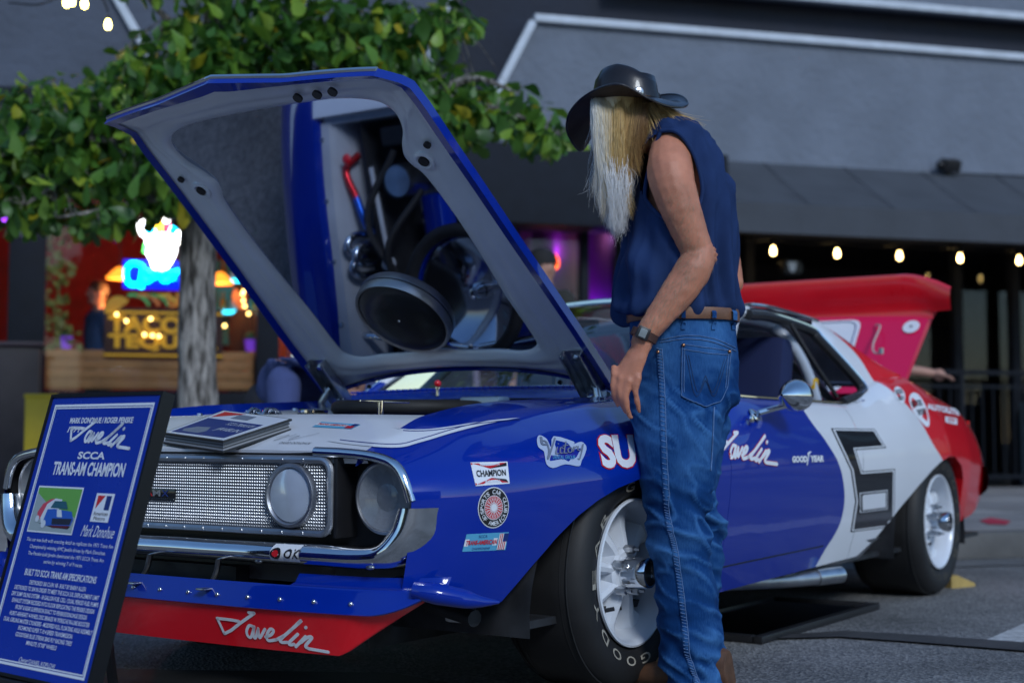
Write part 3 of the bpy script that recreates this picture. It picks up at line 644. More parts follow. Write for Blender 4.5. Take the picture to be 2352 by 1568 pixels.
# directions read off the photograph, carried onto the panels they meet
from mathutils.bvhtree import BVHTree
from mathutils.geometry import tessellate_polygon
_vs, _fs = [], []
for ob in LEFT:
    o = len(_vs); _vs += [tuple(w.co) for w in ob.data.vertices]; _fs += [tuple(i + o for i in q.vertices) for q in ob.data.polygons]
_PB = BVHTree.FromPolygons(_vs, _fs); _ci = Matrix.Rotation(car.rotation_euler.z, 4, 'Z'); _ci.translation = Vector((CX, CY, 0)); _ci = _ci.inverted(); _c0 = _ci @ Vector((0, 0, CAM_H))
def pix(px, py, off=.002):
    for e in (0, 1.2, -1.2, 2.5, -2.5, 5, -5, 9, -9):
        d = (_ci.to_3x3() @ Vector(ray(px + e, py))).normalized(); h = _PB.ray_cast(_c0, d)
        if h[0] is not None: break
    if h[0] is None: h = _PB.find_nearest(_c0 + d * ((.91 - _c0.y) / d.y))
    n = h[1] if h[1].dot(d) < 0 else -h[1]
    return tuple(h[0] + n * off)
def quad(c):   # unit square -> four picture corners: top-left, top-right, bottom-right, bottom-left
    A, B, C_, D_ = [np.array(q, float) for q in c]
    def f(a, b, off=.002): p = D_ * (1 - a) * (1 - b) + C_ * a * (1 - b) + B * a * b + A * (1 - a) * b; return pix(p[0], p[1], off)
    return f
def pixpoly(poly, nm, m_, par, off, seg=12, mirror=False):
    bm = bmesh.new(); vs__ = [bm.verts.new((a, b, 0)) for a, b in poly]
    for tri in tessellate_polygon([[Vector((a, b, 0)) for a, b in poly]]): bm.faces.new([vs__[i] for i in tri])
    for _ in range(3):
        if max(e.calc_length() for e in bm.edges) > seg: bmesh.ops.subdivide_edges(bm, edges=bm.edges[:], cuts=1, use_grid_fill=True)
    bm.verts.index_update(); P = [pix(w.co.x, w.co.y, off) for w in bm.verts]; F = [[w.index for w in f.verts] for f in bm.faces]; bm.free()
    if mirror: MB().add([(p[0], -p[1], p[2]) for p in P], F).build(nm, m_, car)
    return MB().add(P, F).build(nm, m_, par)
so_l = [(752, 1014), (800, 1021), (860, 1027), (900, 1029), (930, 1027), (958, 1019), (990, 1010), (1035, 996), (1088, 982), (1140, 970), (1194, 960)]; so_u = [(1194, 960), (1140, 965), (1088, 971.5), (1035, 980), (988, 986), (940, 987), (900, 982), (852, 974)]
ow = smooth_path(so_l, 3); iw = smooth_path(so_u, 3)
ws_ = pixpoly([tuple(p) for p in ow] + [tuple(p) for p in iw[1:]], 'wing_stripe', m_white, car, .0022, mirror=True)
for path, d in ((ow, (-1.5, -7)), (iw[:-1], (0, 4.5))):
    PP = []
    for p in path[:-4]:
        if p[0] < 868 and not (d[1] < 0 and p[0] > 775): continue
        q = pix(p[0] + d[0], p[1] + d[1], .003)
        if not PP or math.dist(q, PP[-1]) < .05: PP.append(q)
    MB().tube(PP, .0013, 4).build('pin_line', m_stick_n, ws_)
# stickers on the left wing
f = quad([(1080, 1062), (1165, 1060), (1170, 1110), (1092, 1116)])
st = plate('spark_plug_sticker', m_stick_w, car, f)
plate('sticker_field', m_stick_r, st, f, [(.04, .94), (.96, .94), (.5, .70)], .0022); plate('sticker_field', m_stick_k, st, f, [(.5, .70), (.96, .94), (.96, .80)], .0026); plate('sticker_field', m_stick_r, st, f, [(.04, .06), (.96, .06), (.5, .30)], .0022); plate('sticker_field', m_stick_k, st, f, [(.5, .3), (.96, .06), (.9, .2)], .0026); plate('sticker_field', m_stick_r, st, f, [(.0, .96), (.04, .96), (.04, .04), (.0, .04)], .0022)
letters('sticker_text', m_stick_k, st, 'CHAMPION', (.09, .36, .91, .64), sub(f, .003), bold=.02); letters('sticker_text', m_stick_w, st, 'EQUIPPED WITH', (.24, .80, .76, .91), sub(f, .0032), bold=.015); letters('sticker_text', m_stick_w, st, 'SPARK PLUGS', (.28, .10, .72, .20), sub(f, .0032), bold=.015)
f = quad([(1097, 1120), (1168, 1116), (1168, 1210), (1097, 1214)])
st = plate('club_roundel', m_stick_w, car, f, disc_poly(.5, .5, .5, 40), .0012); plate('roundel_ring', m_stick_k, st, f, disc_poly(.5, .5, .475, 40), .0018); plate('roundel_field', m_stick_w, st, f, disc_poly(.5, .5, .30, 36), .0024); plate('roundel_field', m_stick_r, st, f, disc_poly(.5, .5, .285, 36), .0028)
mb = MB()
for k in range(18):
    a = 2 * math.pi * k / 18
    for d in (-.09, .09): stroke(mb, [(.5 + .07 * math.cos(a + d * 3), .5 + .07 * math.sin(a + d * 3)), (.5 + .28 * math.cos(a - d), .5 + .28 * math.sin(a - d))], .012, sub(f, .0032), sm=False)
mb.sheet(disc_poly(.5, .5, .09, 20), sub(f, .0034)); mb.build('roundel_spokes', m_stick_w, st, smooth=False)
def arc_text(s_, r, a0, a1, m_, par, g, hgt, inward=False, cx_=.5, cy_=.5, wk=.9, bold=.015):
    n = len(s_)
    for i, ch in enumerate(s_):
        if ch == ' ': continue
        a = math.radians(a0 + (a1 - a0) * i / (n - 1)); wdt = abs(math.radians(a1 - a0)) / (n - 1) * r * wk * (.4 if ch in 'I' else 1)
        rot = a - math.pi / 2 if not inward else a + math.pi / 2
        V, F, _ = tx(ch, bold=bold); c_, s2 = math.cos(rot), math.sin(rot)
        pts = []
        for p, q in V:
            x, y = (p - .5) * wdt, (q - .5) * hgt; pts.append(g(cx_ + r * math.cos(a) + x * c_ - y * s2, cy_ + r * math.sin(a) + x * s2 + y * c_))
        MB().add(pts, F).build('letter', m_, par, smooth=False, fix=False)
arc_text('SPORTS CAR CLUB', .385, 195, -15, m_stick_w, st, sub(f, .003), .105); arc_text('OF AMERICA', .385, 212, 328, m_stick_w, st, sub(f, .003), .105, True)
f = quad([(1071, 1226), (1168, 1221), (1160, 1262), (1061, 1266)])
st = plate('series_sticker', m_stick_c, car, f); plate('sticker_band', m_stick_w, st, f, [(.0, .30), (.76, .30), (.76, .70), (0, .70)], .002)
letters('sticker_text', m_stick_r, st, 'TRANS-AMERICAN', (.03, .37, .75, .63), sub(f, .003), bold=.03); letters('sticker_text', m_stick_n, st, 'SCCA', (.3, .76, .5, .92), sub(f, .003)); letters('sticker_text', m_stick_n, st, 'CHAMPIONSHIP', (.2, .08, .62, .22), sub(f, .003))
mb = MB()
for k in range(5): mb.sheet([(.78 + k * .042, .05), (.80 + k * .042, .05), (.80 + k * .042, .95), (.78 + k * .042, .95)], sub(f, .003))
mb.build('flag_stripes', m_stick_w, st, smooth=False); mb = MB()
for k in range(4): mb.sheet([(.80 + k * .042, .05), (.82 + k * .042, .05), (.82 + k * .042, .95), (.80 + k * .042, .95)], sub(f, .0032))
mb.build('flag_stripes', m_stick_r, st, smooth=False); plate('flag_canton', m_stick_n, st, f, [(.88, .5), (.99, .5), (.99, .95), (.88, .95)], .0036)
f = quad([(1232, 1000), (1346, 1003), (1346, 1072), (1236, 1072)])
vs_ = [(.0, .86), (.06, 1.0), (.2, .88), (.28, .62), (.34, .98), (.74, .82), (.74, .74), (.9, .82), (1.0, .66), (.97, .42), (.9, .2), (.84, .02), (.56, .08), (.30, -.04), (.17, .08), (.14, .36), (.12, .5), (.02, .62)]
st = plate('sponsor_sticker', mat('pale_vinyl', (.42, .50, .66), .35, coat=.3), car, f, [tuple(p) for p in smooth_path(vs_, 3, True)], .002)
mb = MB(); g = sub(f, .0035)
stroke(mb, [(.08, .82), (.18, .78), (.23, .5), (.2, .28), (.22, .3), (.36, .90)], .035, g); stroke(mb, [(.08, .92), (.10, .72), (.17, .70)], .05, g)
for pth in ([(.40, .62), (.37, .42), (.43, .42)], [(.53, .58), (.47, .60), (.46, .44), (.53, .44)], [(.58, .80), (.54, .46), (.60, .44)], [(.52, .66), (.64, .70)], [(.66, .60), (.62, .56), (.63, .46), (.69, .48), (.69, .60), (.66, .60)], [(.74, .64), (.72, .48), (.74, .58), (.80, .66)], [(.83, .66), (.82, .54), (.89, .56), (.93, .74), (.90, .50), (.85, .24), (.82, .26)], [(.42, .72), (.425, .73)]): stroke(mb, pth, .026, g)
mb.build('sponsor_lettering', m_stick_g, st, smooth=False); letters('sponsor_text', m_stick_c, st, 'DENTAL GROUP', (.30, .24, .76, .36), g)
f = quad([(1368, 1000), (1452, 999), (1462, 1074), (1384, 1076)])
wl = letters('wing_lettering', m_stick_w, car, 'SU', (0, 0, 1, 1), sub(f, .0032), bold=.05); letters('lettering_outline', m_stick_r, wl, 'SU', (-.03, -.035, 1.03, 1.035), sub(f, .0018), bold=.075)
f = quad([(1462, 998), (1640, 994), (1640, 1068), (1470, 1074)]); letters('lettering', m_stick_w, wl, 'NOCO', (0, 0, 1, 1), sub(f, .0032), bold=.05)
f2 = lambda off: (lambda a, b: pix(1636 + a * 1.47, 1070 - b * 2.75 - a * .02, off))
jd = javelin('door_lettering', m_stick_w, car, f2(.0032), w=3.0); javelin('lettering_outline', m_stick_r, jd, f2(.0018), w=4.0)
f = lambda a, b: pix(1818 + a * 73, 1062 - b * 15 - a * 2, .0028)
dl = letters('tyre_maker_lettering', m_stick_w, car, 'GOOD', (0, 0, .47, 1), f, bold=.06); letters('lettering', m_stick_w, dl, 'YEAR', (.57, 0, 1.0, 1), f, bold=.06); mb = MB(); stroke(mb, [(.47, -.4), (.53, 1.5)], .035, f, sm=False); stroke(mb, [(.50, 1.2), (.57, 1.6)], .08, f, sm=False); mb.build('winged_foot', m_stick_w, dl, smooth=False)
# race number
six = [(1908, 983), (2008, 985), (2035, 1028), (1965, 1033), (1980, 1082), (2055, 1076), (2053, 1208), (1953, 1221), (1964, 1150), (1954, 1080)]
def inset(poly, d):
    P = [np.array(p, float) for p in poly]; out = []; n = len(P); cw = sum(P[i][0] * P[(i + 1) % n][1] - P[(i + 1) % n][0] * P[i][1] for i in range(n)) > 0
    for i in range(n):
        a = P[i] - P[i - 1]; b = P[(i + 1) % n] - P[i]; a /= np.linalg.norm(a); b /= np.linalg.norm(b); na, nb = np.array([-a[1], a[0]]), np.array([-b[1], b[0]])
        m_ = na + nb; m_ /= max(.35, m_ @ na); out.append(tuple(P[i] + m_ * (d if cw else -d)))
    return out
n6 = pixpoly(six, 'race_number', m_gloss, car, .0015); pixpoly(inset(six, 2.2), 'number_edge', m_stick_w, n6, .0025); pixpoly(inset(six, 5.2), 'number_field', m_gloss, n6, .0035)
box6 = [(1972, 1131), (2036, 1124), (2036, 1168), (1973, 1176)]
pixpoly(box6, 'number_edge', m_stick_w, n6, .0045); pixpoly(inset(box6, 1.8), 'number_edge', m_gloss, n6, .0055); pixpoly(inset(box6, 5), 'number_opening', m_white, n6, .0065)
# sponsor stickers on the red quarter
def spot(c, nm, m_, txts, poly=None):
    f = quad(c); o = plate(nm, m_, car, f, poly, .0016, 5)
    for s_, bx, mm in txts: letters('sticker_text', mm, o, s_, bx, sub(f, .003), bold=.02)
    return o
K = lambda a, b: (1646.4 + .3 * a, 564.5 + .3 * b)
spot([K(1200, 860), K(1280, 880), K(1355, 1000), K(1260, 985)], 'sponsor_patch', m_stick_w, [('NGK', (.15, .55, .85, .85), m_stick_k), ('SPORT', (.15, .15, .85, .42), m_stick_n)])
spot([K(1340, 1080), K(1420, 1080), K(1450, 1190), K(1390, 1215)], 'sponsor_patch', m_stick_w, [('RACING', (.15, .55, .85, .85), m_stick_k), ('PARTS', (.2, .15, .8, .42), m_stick_k)], disc_poly(.5, .5, .52, 24))
spot([K(1440, 1140), K(1560, 1110), K(1650, 1380), K(1560, 1390)], 'sponsor_patch', m_stick_w, [('MOTOR', (.12, .6, .8, .78), m_stick_k), ('SPORT', (.25, .35, .9, .52), m_stick_k)], [tuple(p) for p in smooth_path([(0, .5), (.1, .85), (.45, 1), (.8, .9), (1, .5), (.85, .1), (.5, 0), (.2, .2)], 4, True)])
f = quad([K(1600, 1205), K(1850, 1250), K(1856, 1300), K(1610, 1250)]); letters('maker_lettering', m_stick_w, car, 'AUTOLITE', (0, 0, 1, 1), sub(f, .0025), bold=.06)
spot([K(1745, 1305), K(1835, 1320), K(1840, 1370), K(1750, 1350)], 'sponsor_patch', m_stick_w, [('STP', (.2, .2, .8, .8), m_stick_r)])
# sill plate, side exhaust, door gaps
MB().grid(lambda u, t: (u, sect(u, 0)[0] + .012 - .05 * (1 - t), I(t, [0, 1], [I(u, [-2.02, -1.95, -1.8, -1.28], [.27, .225, .212, .205]), I(u, [-2.02, -1.8, -1.28], [.305, .292, .262])])), np.linspace(-1.24, -2.01, 20), [0, .5, 1]).build('sill_plate', m_alu, car)
MB().tube(smooth_path([(-.6, .60, .20), (-1.0, .66, .195), (-1.3, .76, .185), (-1.5, .84, .185)], 5), .027, 14).build('side_exhaust', m_alu, car)
MB().tube([(-1.46, .825, .186), (-1.58, .875, .19)], .031, 14).build('exhaust_tip', m_steel, car)
for s in (1, -1):
    MB().tube([(u, s * (side_v(u, .292 + (u + .5) * -.012) + .0005), .292 + (u + .5) * -.012) for u in np.linspace(-.47, -1.46, 26)], .0025, 4).build('sill_seam', m_black, car)
    for e in (-.5615, -1.7435): MB().grid(lambda k, t: (e + (k - .5) * .006, s * (sect(e, t)[0] - .012), sect(e, t)[1]), [0, 1], tl).build('door_gap', m_black, car)
# door mirror, rear bumper, tail
mr = MB().lathe([(.004, -.115), (.012, -.10), (.036, -.06), (.052, -.02), (.056, .01), (.052, .035), (.0, .04)], (-.975, .955, .845), 'X', 30, R=Matrix.Rotation(math.pi, 3, 'Z')).build('door_mirror', m_chrome, car)
MB().tube(smooth_path([(-.85, .875, .785), (-.90, .91, .80), (-.955, .945, .815)], 4), .011, 8).build('mirror_stalk', m_chrome, mr)
MB().lathe([(0, .006), (.022, .004), (.026, 0)], (-.85, .862, .78), n=16, R=Matrix.Rotation(-.9, 3, 'X')).build('mirror_foot', m_chrome, mr)
MB().lathe([(0, .004), (.012, .003), (.015, -.004)], (-.78, .885, .765), 'Y', 14).build('door_lock', m_chrome, car)
rb = [(-3.80, 0), (-3.80, .45), (-3.775, .68), (-3.70, .79), (-3.56, .84)]
rbp = smooth_path(rb, 6); rbp = [(p[0], -p[1]) for p in rbp[:0:-1]] + [tuple(p) for p in rbp]
MB().grid(lambda k, j: (rbp[int(k)][0] - [.0, .035, .045, .035, 0][int(j)], rbp[int(k)][1] * (1 + [.0, .03, .035, .03, 0][int(j)]), .47 + [.09, .08, .03, -.03, -.06][int(j)]), range(len(rbp)), range(5)).build('rear_bumper', m_chrome, car)
MB().box((-3.79, 0, .60), (.02, 1.45, .36)).build('tail_panel', m_red, car); MB().box((-3.3, 0, .60), (.9, 1.3, .02)).build('boot_floor', m_dark, car)
# ---------------------------------------------------------------- boot lid, raised, with its duck-tail spoiler
LH = np.array([-3.08, 0, .905]); la = math.atan2(1.345 - .90, -.37); ld = np.array([math.cos(la), 0, math.sin(la)]); ln = np.array([math.sin(la), 0, -math.cos(la)])  # ln points forward (outer face)
def lid(s, v, off=0): p = LH + ld * s + ln * off; return (p[0], v, p[2])
bl_ = MB().grid(lambda s, w: lid(s, w * I(s, [0, .55], [.60, .66]), .012 * (1 - w * w)), np.linspace(0, .56, 10), np.linspace(-1, 1, 21)).grid(lambda s, w: lid(s, w * I(s, [0, .55], [.60, .66]), -.035), np.linspace(0, .56, 10), np.linspace(-1, 1, 21)).grid(lambda s, k: lid(s, I(s, [0, .55], [.60, .66]), -.035 + .035 * k), np.linspace(0, .56, 10), [0, 1]).build('boot_lid', mat('sky_tinted_red_lid', (.72, .004, .075), .3, coat=.9), car)  # blue sky reflection put into the lid's red as a crimson tint
def spo(k, w):
    pr = [(.50, .0), (.535, .02), (.56, .07), (.60, .135), (.635, .165), (.655, .155), (.62, .10), (.585, .0), (.58, -.04)]
    s, o = pr[int(k)]; e = max(0, (abs(w) - .82) / .18); v = w * (.675 + .10 * (int(k) >= 2 and int(k) <= 5) * e)
    return lid(s - .07 * e * e * (1 if 2 <= k <= 5 else .2), v, o * (1 - .25 * e))
MB().grid(spo, range(9), np.linspace(-1, 1, 41)).build('duck_tail_spoiler', m_red, bl_, ang=60)
for w in (-1, 1): MB().add([spo(k, w) for k in range(9)], [tuple(range(9))]).build('spoiler_end', m_red, bl_)
whs = []
for cy_, cs, a0 in ((.27, .44, 0), (-.27, .44, 90), (-.27, .06, 180), (.27, .06, 270)): whs += [(cs + .05 * math.sin(math.radians(a0 + d)), cy_ + .05 * math.cos(math.radians(a0 + d))) for d in (0, 30, 60, 90)]
MB().sheet(whs, lambda s, v: lid(s, v, .0155)).build('lid_stripe', m_white, bl_)
MB().tube([lid(s, v, .0165) for s, v in [(cc[0] * .93 + .02, cc[1] * .93) for cc in whs]], .003, 4, closed=True).build('lid_pin_line', m_stick_n, bl_)
for s in (1, -1):
    MB().sheet(disc_poly(.43, s * .58, .042, 24), lambda a, b: lid(a, b, .010)).build('pin_plate', m_stick_w, bl_); MB().sheet(disc_poly(.43, s * .58, .007, 12), lambda a, b: lid(a, b, .013)).build('pin_hole', m_black, bl_)
MB().tube(smooth_path([lid(.44, .40, .02), lid(.40, .44, .05), lid(.27, .44, .07), lid(.20, .46, .08), lid(.19, .50, .08)], 6), .005, 6).build('pin_lanyard', mat('cord', (.5, .4, .38), .7), bl_)
MB().lathe([(0, .0), (.012, .0), (.012, .03), (0, .03)], lid(.185, .50, .08), n=12).build('lanyard_clip', m_steel, bl_)
# ---------------------------------------------------------------- cabin
m_seat = mat('navy_seat_cloth', (.006, .014, .07), .75, var=.1)
for y in (.36,):
    st = MB().box((-1.72, y, .82), (.14, .50, .58), Matrix.Rotation(-.22, 3, 'Y'), .07).build('seat_back', m_seat, car); MB().box((-1.48, y, .48), (.5, .5, .16), None, .06).build('seat_cushion', m_seat, car)
m_cage = mat('cage_paint', (.42, .47, .55), .35, coat=.4)
for s in (1, -1):
    MB().tube(smooth_path([(-2.02, s * .66, .35), (-2.0, s * .62, .85), (-1.9, s * .52, 1.12), (-1.9, s * .30, 1.175), (-1.9, 0, 1.18)], 6), .024, 10).build('roll_hoop', m_cage, car)
    MB().tube([(-1.93, s * .50, 1.12), (-2.75, s * .48, .75)], .022, 10).build('rear_stay', m_cage, car)
    MB().tube(smooth_path([(-.80, s * .60, .80), (-1.25, s * .52, 1.12), (-1.5, s * .50, 1.165), (-1.9, s * .48, 1.165)], 6), .022, 10).build('roof_tube', m_cage, car)
MB().box((-1.99, .60, .92), (.052, .055, .05), bev=.01).build('padding_tag', m_yellow, car)
MB().bar((-1.88, .45, 1.10), (-2.35, .62, .80), .05, .004).build('belt_strap', mat('grey_webbing', (.06, .065, .07), .8), car)
MB().box((-.85, 0, .80), (.25, 1.35, .10), None, .04).build('dashboard', m_black, car)
MB().tube([(-1.12 + .05 * math.cos(a) * .4, .36 + .17 * math.cos(a), .80 + .17 * math.sin(a)) for a in np.linspace(0, 2 * math.pi, 33)[:-1]], .014, 8, closed=True).build('steering_wheel', m_black, car)
MB().box((-1.1, 0, 1.12), (.03, .22, .06), None, .015).build('rear_view_mirror', m_bplastic, car)
MB().box((-2.45, 0, .62), (.9, 1.25, .04)).build('rear_bulkhead', m_lgrey, car)
# ---------------------------------------------------------------- wheels
def wheel(u, s, width, nm_lf=False):
    yo = .872
    T = .325; w = width
    prof = [(.208, -.012), (.232, .006), (.268, .013), (.296, .006), (.312, -.012), (.320, -.03)] + [(T, -w * k) for k in (.18, .3, .5, .7, .82)] + [(.318, -w + .03), (.296, -w - .004), (.25, -w - .01), (.208, -w + .015)]
    ty = MB().lathe(prof, (0, 0, 0), 'Y', 72)
    r_ = thing_w = bpy.data.objects.new('wheel', None); COL.objects.link(r_); r_.parent = car; r_.location = (u, s * yo, T); r_.rotation_euler = (0, 0, 0 if s > 0 else math.pi)
    tyo = ty.build('tyre', m_rubber, r_, ang=40)
    m_rim = mat('white_wheel_paint', (.66, .70, .76), .3, coat=.5, var=.05)
    rim = MB().lathe([(.209, -.004), (.2085, .003), (.203, .005), (.197, .0), (.190, -.02), (.184, -.06), (.181, -.10), (.181, -w + .03), (.208, -w + .015)], (0, 0, 0), 'Y', 64)
    for k in range(8):
        a = 2 * math.pi * k / 8 + .2; ca_, sa_ = math.cos(a), math.sin(a); pa, pb = -sa_, ca_
        rings = []
        for rr_, wd, y0, y1 in ((.05, .022, -.03, -.075), (.085, .021, -.034, -.08), (.12, .025, -.045, -.09), (.155, .035, -.054, -.10), (.184, .056, -.05, -.105)):
            rings.append([(rr_ * ca_ + d * wd * pa, y, rr_ * sa_ + d * wd * pb) for d, y in ((-1, y1), (-.55, y0 - .006), (0, y0), (.55, y0 - .006), (1, y1))])
        rim.rings(rings, caps=True)
    rim.lathe([(0, -.03), (.058, -.03), (.068, -.038), (.07, -.09), (0, -.09)], (0, 0, 0), 'Y', 32)
    ro = rim.build('rim', m_rim, r_, ang=35)
    MB().lathe([(0, -.11), (.178, -.11), (.178, -.125)], (0, 0, 0), 'Y', 40).build('brake_disc', m_dark, r_)
    hub = MB().lathe([(.044, -.035), (.044, .045), (.041, .05), (.036, .05), (.036, .035), (0, .033)], (0, 0, 0), 'Y', 36).build('drive_hub', m_chrome, r_)
    MB().lathe([(0, .035), (.0355, .035), (.0355, .030)], (0, 0, 0), 'Y', 24).build('hub_face', m_dark, hub)
    for k in range(5):
        a = 2 * math.pi * k / 5 + .4; c_ = (.064 * math.cos(a), 0, .064 * math.sin(a)); MB().lathe([(.0, .012), (.005, .012), (.005, -.004), (.012, -.006), (.013, -.034)], c_, 'Y', 6).build('wheel_nut', m_steel, r_)
    a = math.radians(215); MB().tube([(-.165 * math.cos(a), -.02, .165 * math.sin(a)), (-.155 * math.cos(a), .004, .155 * math.sin(a))], .006, 8).build('valve_stem', m_bplastic, r_)
    if s > 0:
        mt = mat('cream_tyre_letters', (.36, .33, .27), .7, var=.35, vscale=40) if nm_lf else mat('dark_tyre_letters', (.07, .06, .045), .7)  # rear letters a darker tone than the front ones
        def g(a_, b_): # viewer frame: right = -x
            rr_ = math.hypot(a_, b_); y = float(I(rr_, [.208, .232, .268, .296, .312], [-.012, .006, .013, .006, -.012])); return (-a_, y + .0015, b_)
        arc_text('GOODYEAR', .245, -80, -220, mt, tyo, g, .026, cx_=0, cy_=0, wk=.62, bold=.01)
        arc_text('GOODYEAR', .245, 100, -40, mt, tyo, g, .026, cx_=0, cy_=0, wk=.62, bold=.01)
        if nm_lf: arc_text('LF', .262, -52, -60, m_stick_w, tyo, g, .022, cx_=0, cy_=0, wk=.6, bold=-.01)
    gr = MB()
    for yk in (.12, .2, .8, .88): gr.lathe([(T - .003, -w * yk - .002), (T + .0008, -w * yk - .001), (T + .0008, -w * yk + .001), (T - .003, -w * yk + .002)], (0, 0, 0), 'Y', 72)
    gr.build('tread_rib', m_rubber, tyo)
    return r_
wheel(0, 1, .26, True); wheel(-2.794, 1, .31); wheel(0, -1, .26); wheel(-2.794, -1, .31)
# ================================================================ ground, pavement
def asphalt():
    m = bpy.data.materials.new('asphalt'); m.use_nodes = True; t = m.node_tree; b = t.nodes['Principled BSDF']; L = t.links.new; N = t.nodes.new
    tc = N('ShaderNodeTexCoord')
    def noise(sc, det=6): n = N('ShaderNodeTexNoise'); n.inputs['Scale'].default_value = sc; n.inputs['Detail'].default_value = det; L(tc.outputs['Object'], n.inputs['Vector']); return n
    v = N('ShaderNodeTexVoronoi'); v.inputs['Scale'].default_value = 95; L(tc.outputs['Object'], v.inputs['Vector'])
    n1, n2 = noise(1.1), noise(60, 3)
    cr = N('ShaderNodeValToRGB'); cr.color_ramp.elements[0].color = (.115, .115, .115, 1); cr.color_ramp.elements[1].color = (.27, .265, .255, 1); cr.color_ramp.elements[0].position = .25; cr.color_ramp.elements[1].position = .8
    L(v.outputs['Color'], cr.inputs[0]); hs_ = N('ShaderNodeHueSaturation'); L(cr.outputs[0], hs_.inputs['Color']); mr = N('ShaderNodeMapRange'); mr.inputs[1].default_value = .3; mr.inputs[2].default_value = .7; mr.inputs[3].default_value = .5; mr.inputs[4].default_value = 1.3; L(n1.outputs[0], mr.inputs[0]); L(mr.outputs[0], hs_.inputs['Value']); L(hs_.outputs[0], b.inputs['Base Color'])
    b.inputs['Roughness'].default_value = .78; b.inputs['Specular IOR Level'].default_value = .35
    ad = N('ShaderNodeMath'); ad.operation = 'ADD'; L(v.outputs['Distance'], ad.inputs[0]); L(n2.outputs[0], ad.inputs[1])
    bp = N('ShaderNodeBump'); bp.inputs['Strength'].default_value = .9; bp.inputs['Distance'].default_value = .006; L(ad.outputs[0], bp.inputs['Height']); L(bp.outputs[0], b.inputs['Normal']); return m
m_asph = asphalt()
struct(MB().add([(-80, -60, 0), (80, -60, 0), (80, 120, 0), (-80, 120, 0)], [(0, 1, 2, 3)]).build('road', m_asph, smooth=False))
def flat(nm, pts, z, m_): return struct(MB().add([(p[0], p[1], z) for p in pts], [tuple(range(len(pts)))]).build(nm, m_, smooth=False))
m_tar = mat('tar_seam', (.045, .043, .042), .7, var=.3, bump=(80, .4, .004)); m_line = mat('worn_road_paint', (.42, .42, .41), .7, var=.35, vscale=25, bump=(90, .5, .003))
sd_ = np.array([math.sin(YAW), math.cos(YAW)]); sp_ = np.array([math.cos(YAW), -math.sin(YAW)])
p0 = ground(2262, 1472)[:2]; flat('parking_line', [p0, p0 + sp_ * .12, p0 + sp_ * .12 + sd_ * 4.2, p0 + sd_ * 4.2], .004, m_line)
flat('tar_seam', [ground(*q) for q in [(1780, 1462), (1940, 1452), (2120, 1462), (2420, 1484), (2420, 1504), (2100, 1478), (1930, 1466), (1790, 1470)]], .008, m_tar)
flat('tar_patch', [ground(*q) for q in [(-200, 1515), (300, 1540), (900, 1548), (1250, 1610), (1150, 1640), (700, 1590), (200, 1572), (-200, 1550)]], .006, m_tar)
# building frame: x along the frontage, y into the building
BZ = math.atan(.285); be = np.array([math.cos(BZ), math.sin(BZ)]); bi_ = np.array([-math.sin(BZ), math.cos(BZ)]); BP = np.array([0, 13.67])
def fac(px, py, d=0.0):
    r = ray(px, py); t = (BP @ bi_ + d) / (r[:2] @ bi_); p = r[:2] * t; return float(p @ be - BP @ be), CAM_H + r[2] * t
def bw(a, d, z=0): p = BP + be * a + bi_ * d; return (p[0], p[1], z)
def placed(nm, label, cat, a=0, d=0, z=0, group=None): return thing(nm, label, cat, bw(a, d, z), BZ, group)
m_conc = mat('pavement_concrete', (.22, .21, .205), .85, var=.22, vscale=2.2, bump=(45, .35, .006)); m_kerb = mat('kerb_concrete', (.12, .118, .115), .85, var=.25, vscale=4, bump=(40, .4, .006))
pav = MB().box((0, 0, .07), (60, 6.0, .14)).build('pavement', m_conc); struct(pav); pav.location = bw(0, -2.8, 0); pav.rotation_euler = (0, 0, BZ)
slab = None
for i in range(-3, 8):
    for j in range(4):
        if slab is None: slab = MB().box((0, 0, .145), (1.485, 1.425, .012), bev=.004).build('paving_slab', m_conc, pav)
        else: slab = slab.copy(); COL.objects.link(slab)
        slab.location = (i * 1.5 + .3, -2.28 + j * 1.44, .001 * ((i * 7 + j * 3) % 3))
krb = None
for i in range(-6, 9):
    if krb is None: krb = MB().box((0, 0, .075), (1.49, .18, .152), bev=.018).build('kerb_stone', m_kerb, pav)
    else: krb = krb.copy(); COL.objects.link(krb)
    krb.location = (i * 1.5, -3.1, 0)
gut = struct(MB().add([(-30, -.25, 0), (30, -.25, 0), (30, .06, 0), (-30, .06, 0)], [(0, 1, 2, 3)]).build('gutter', m_kerb, smooth=False)); gut.location = bw(0, -6.15, .005); gut.rotation_euler = (0, 0, BZ)
flat('chalk_mark', [ground(*q, .156) for q in [(2250, 1195), (2275, 1188), (2322, 1196), (2312, 1204), (2270, 1203)]], .1575, mat('red_chalk', (.40, .02, .05), .9))
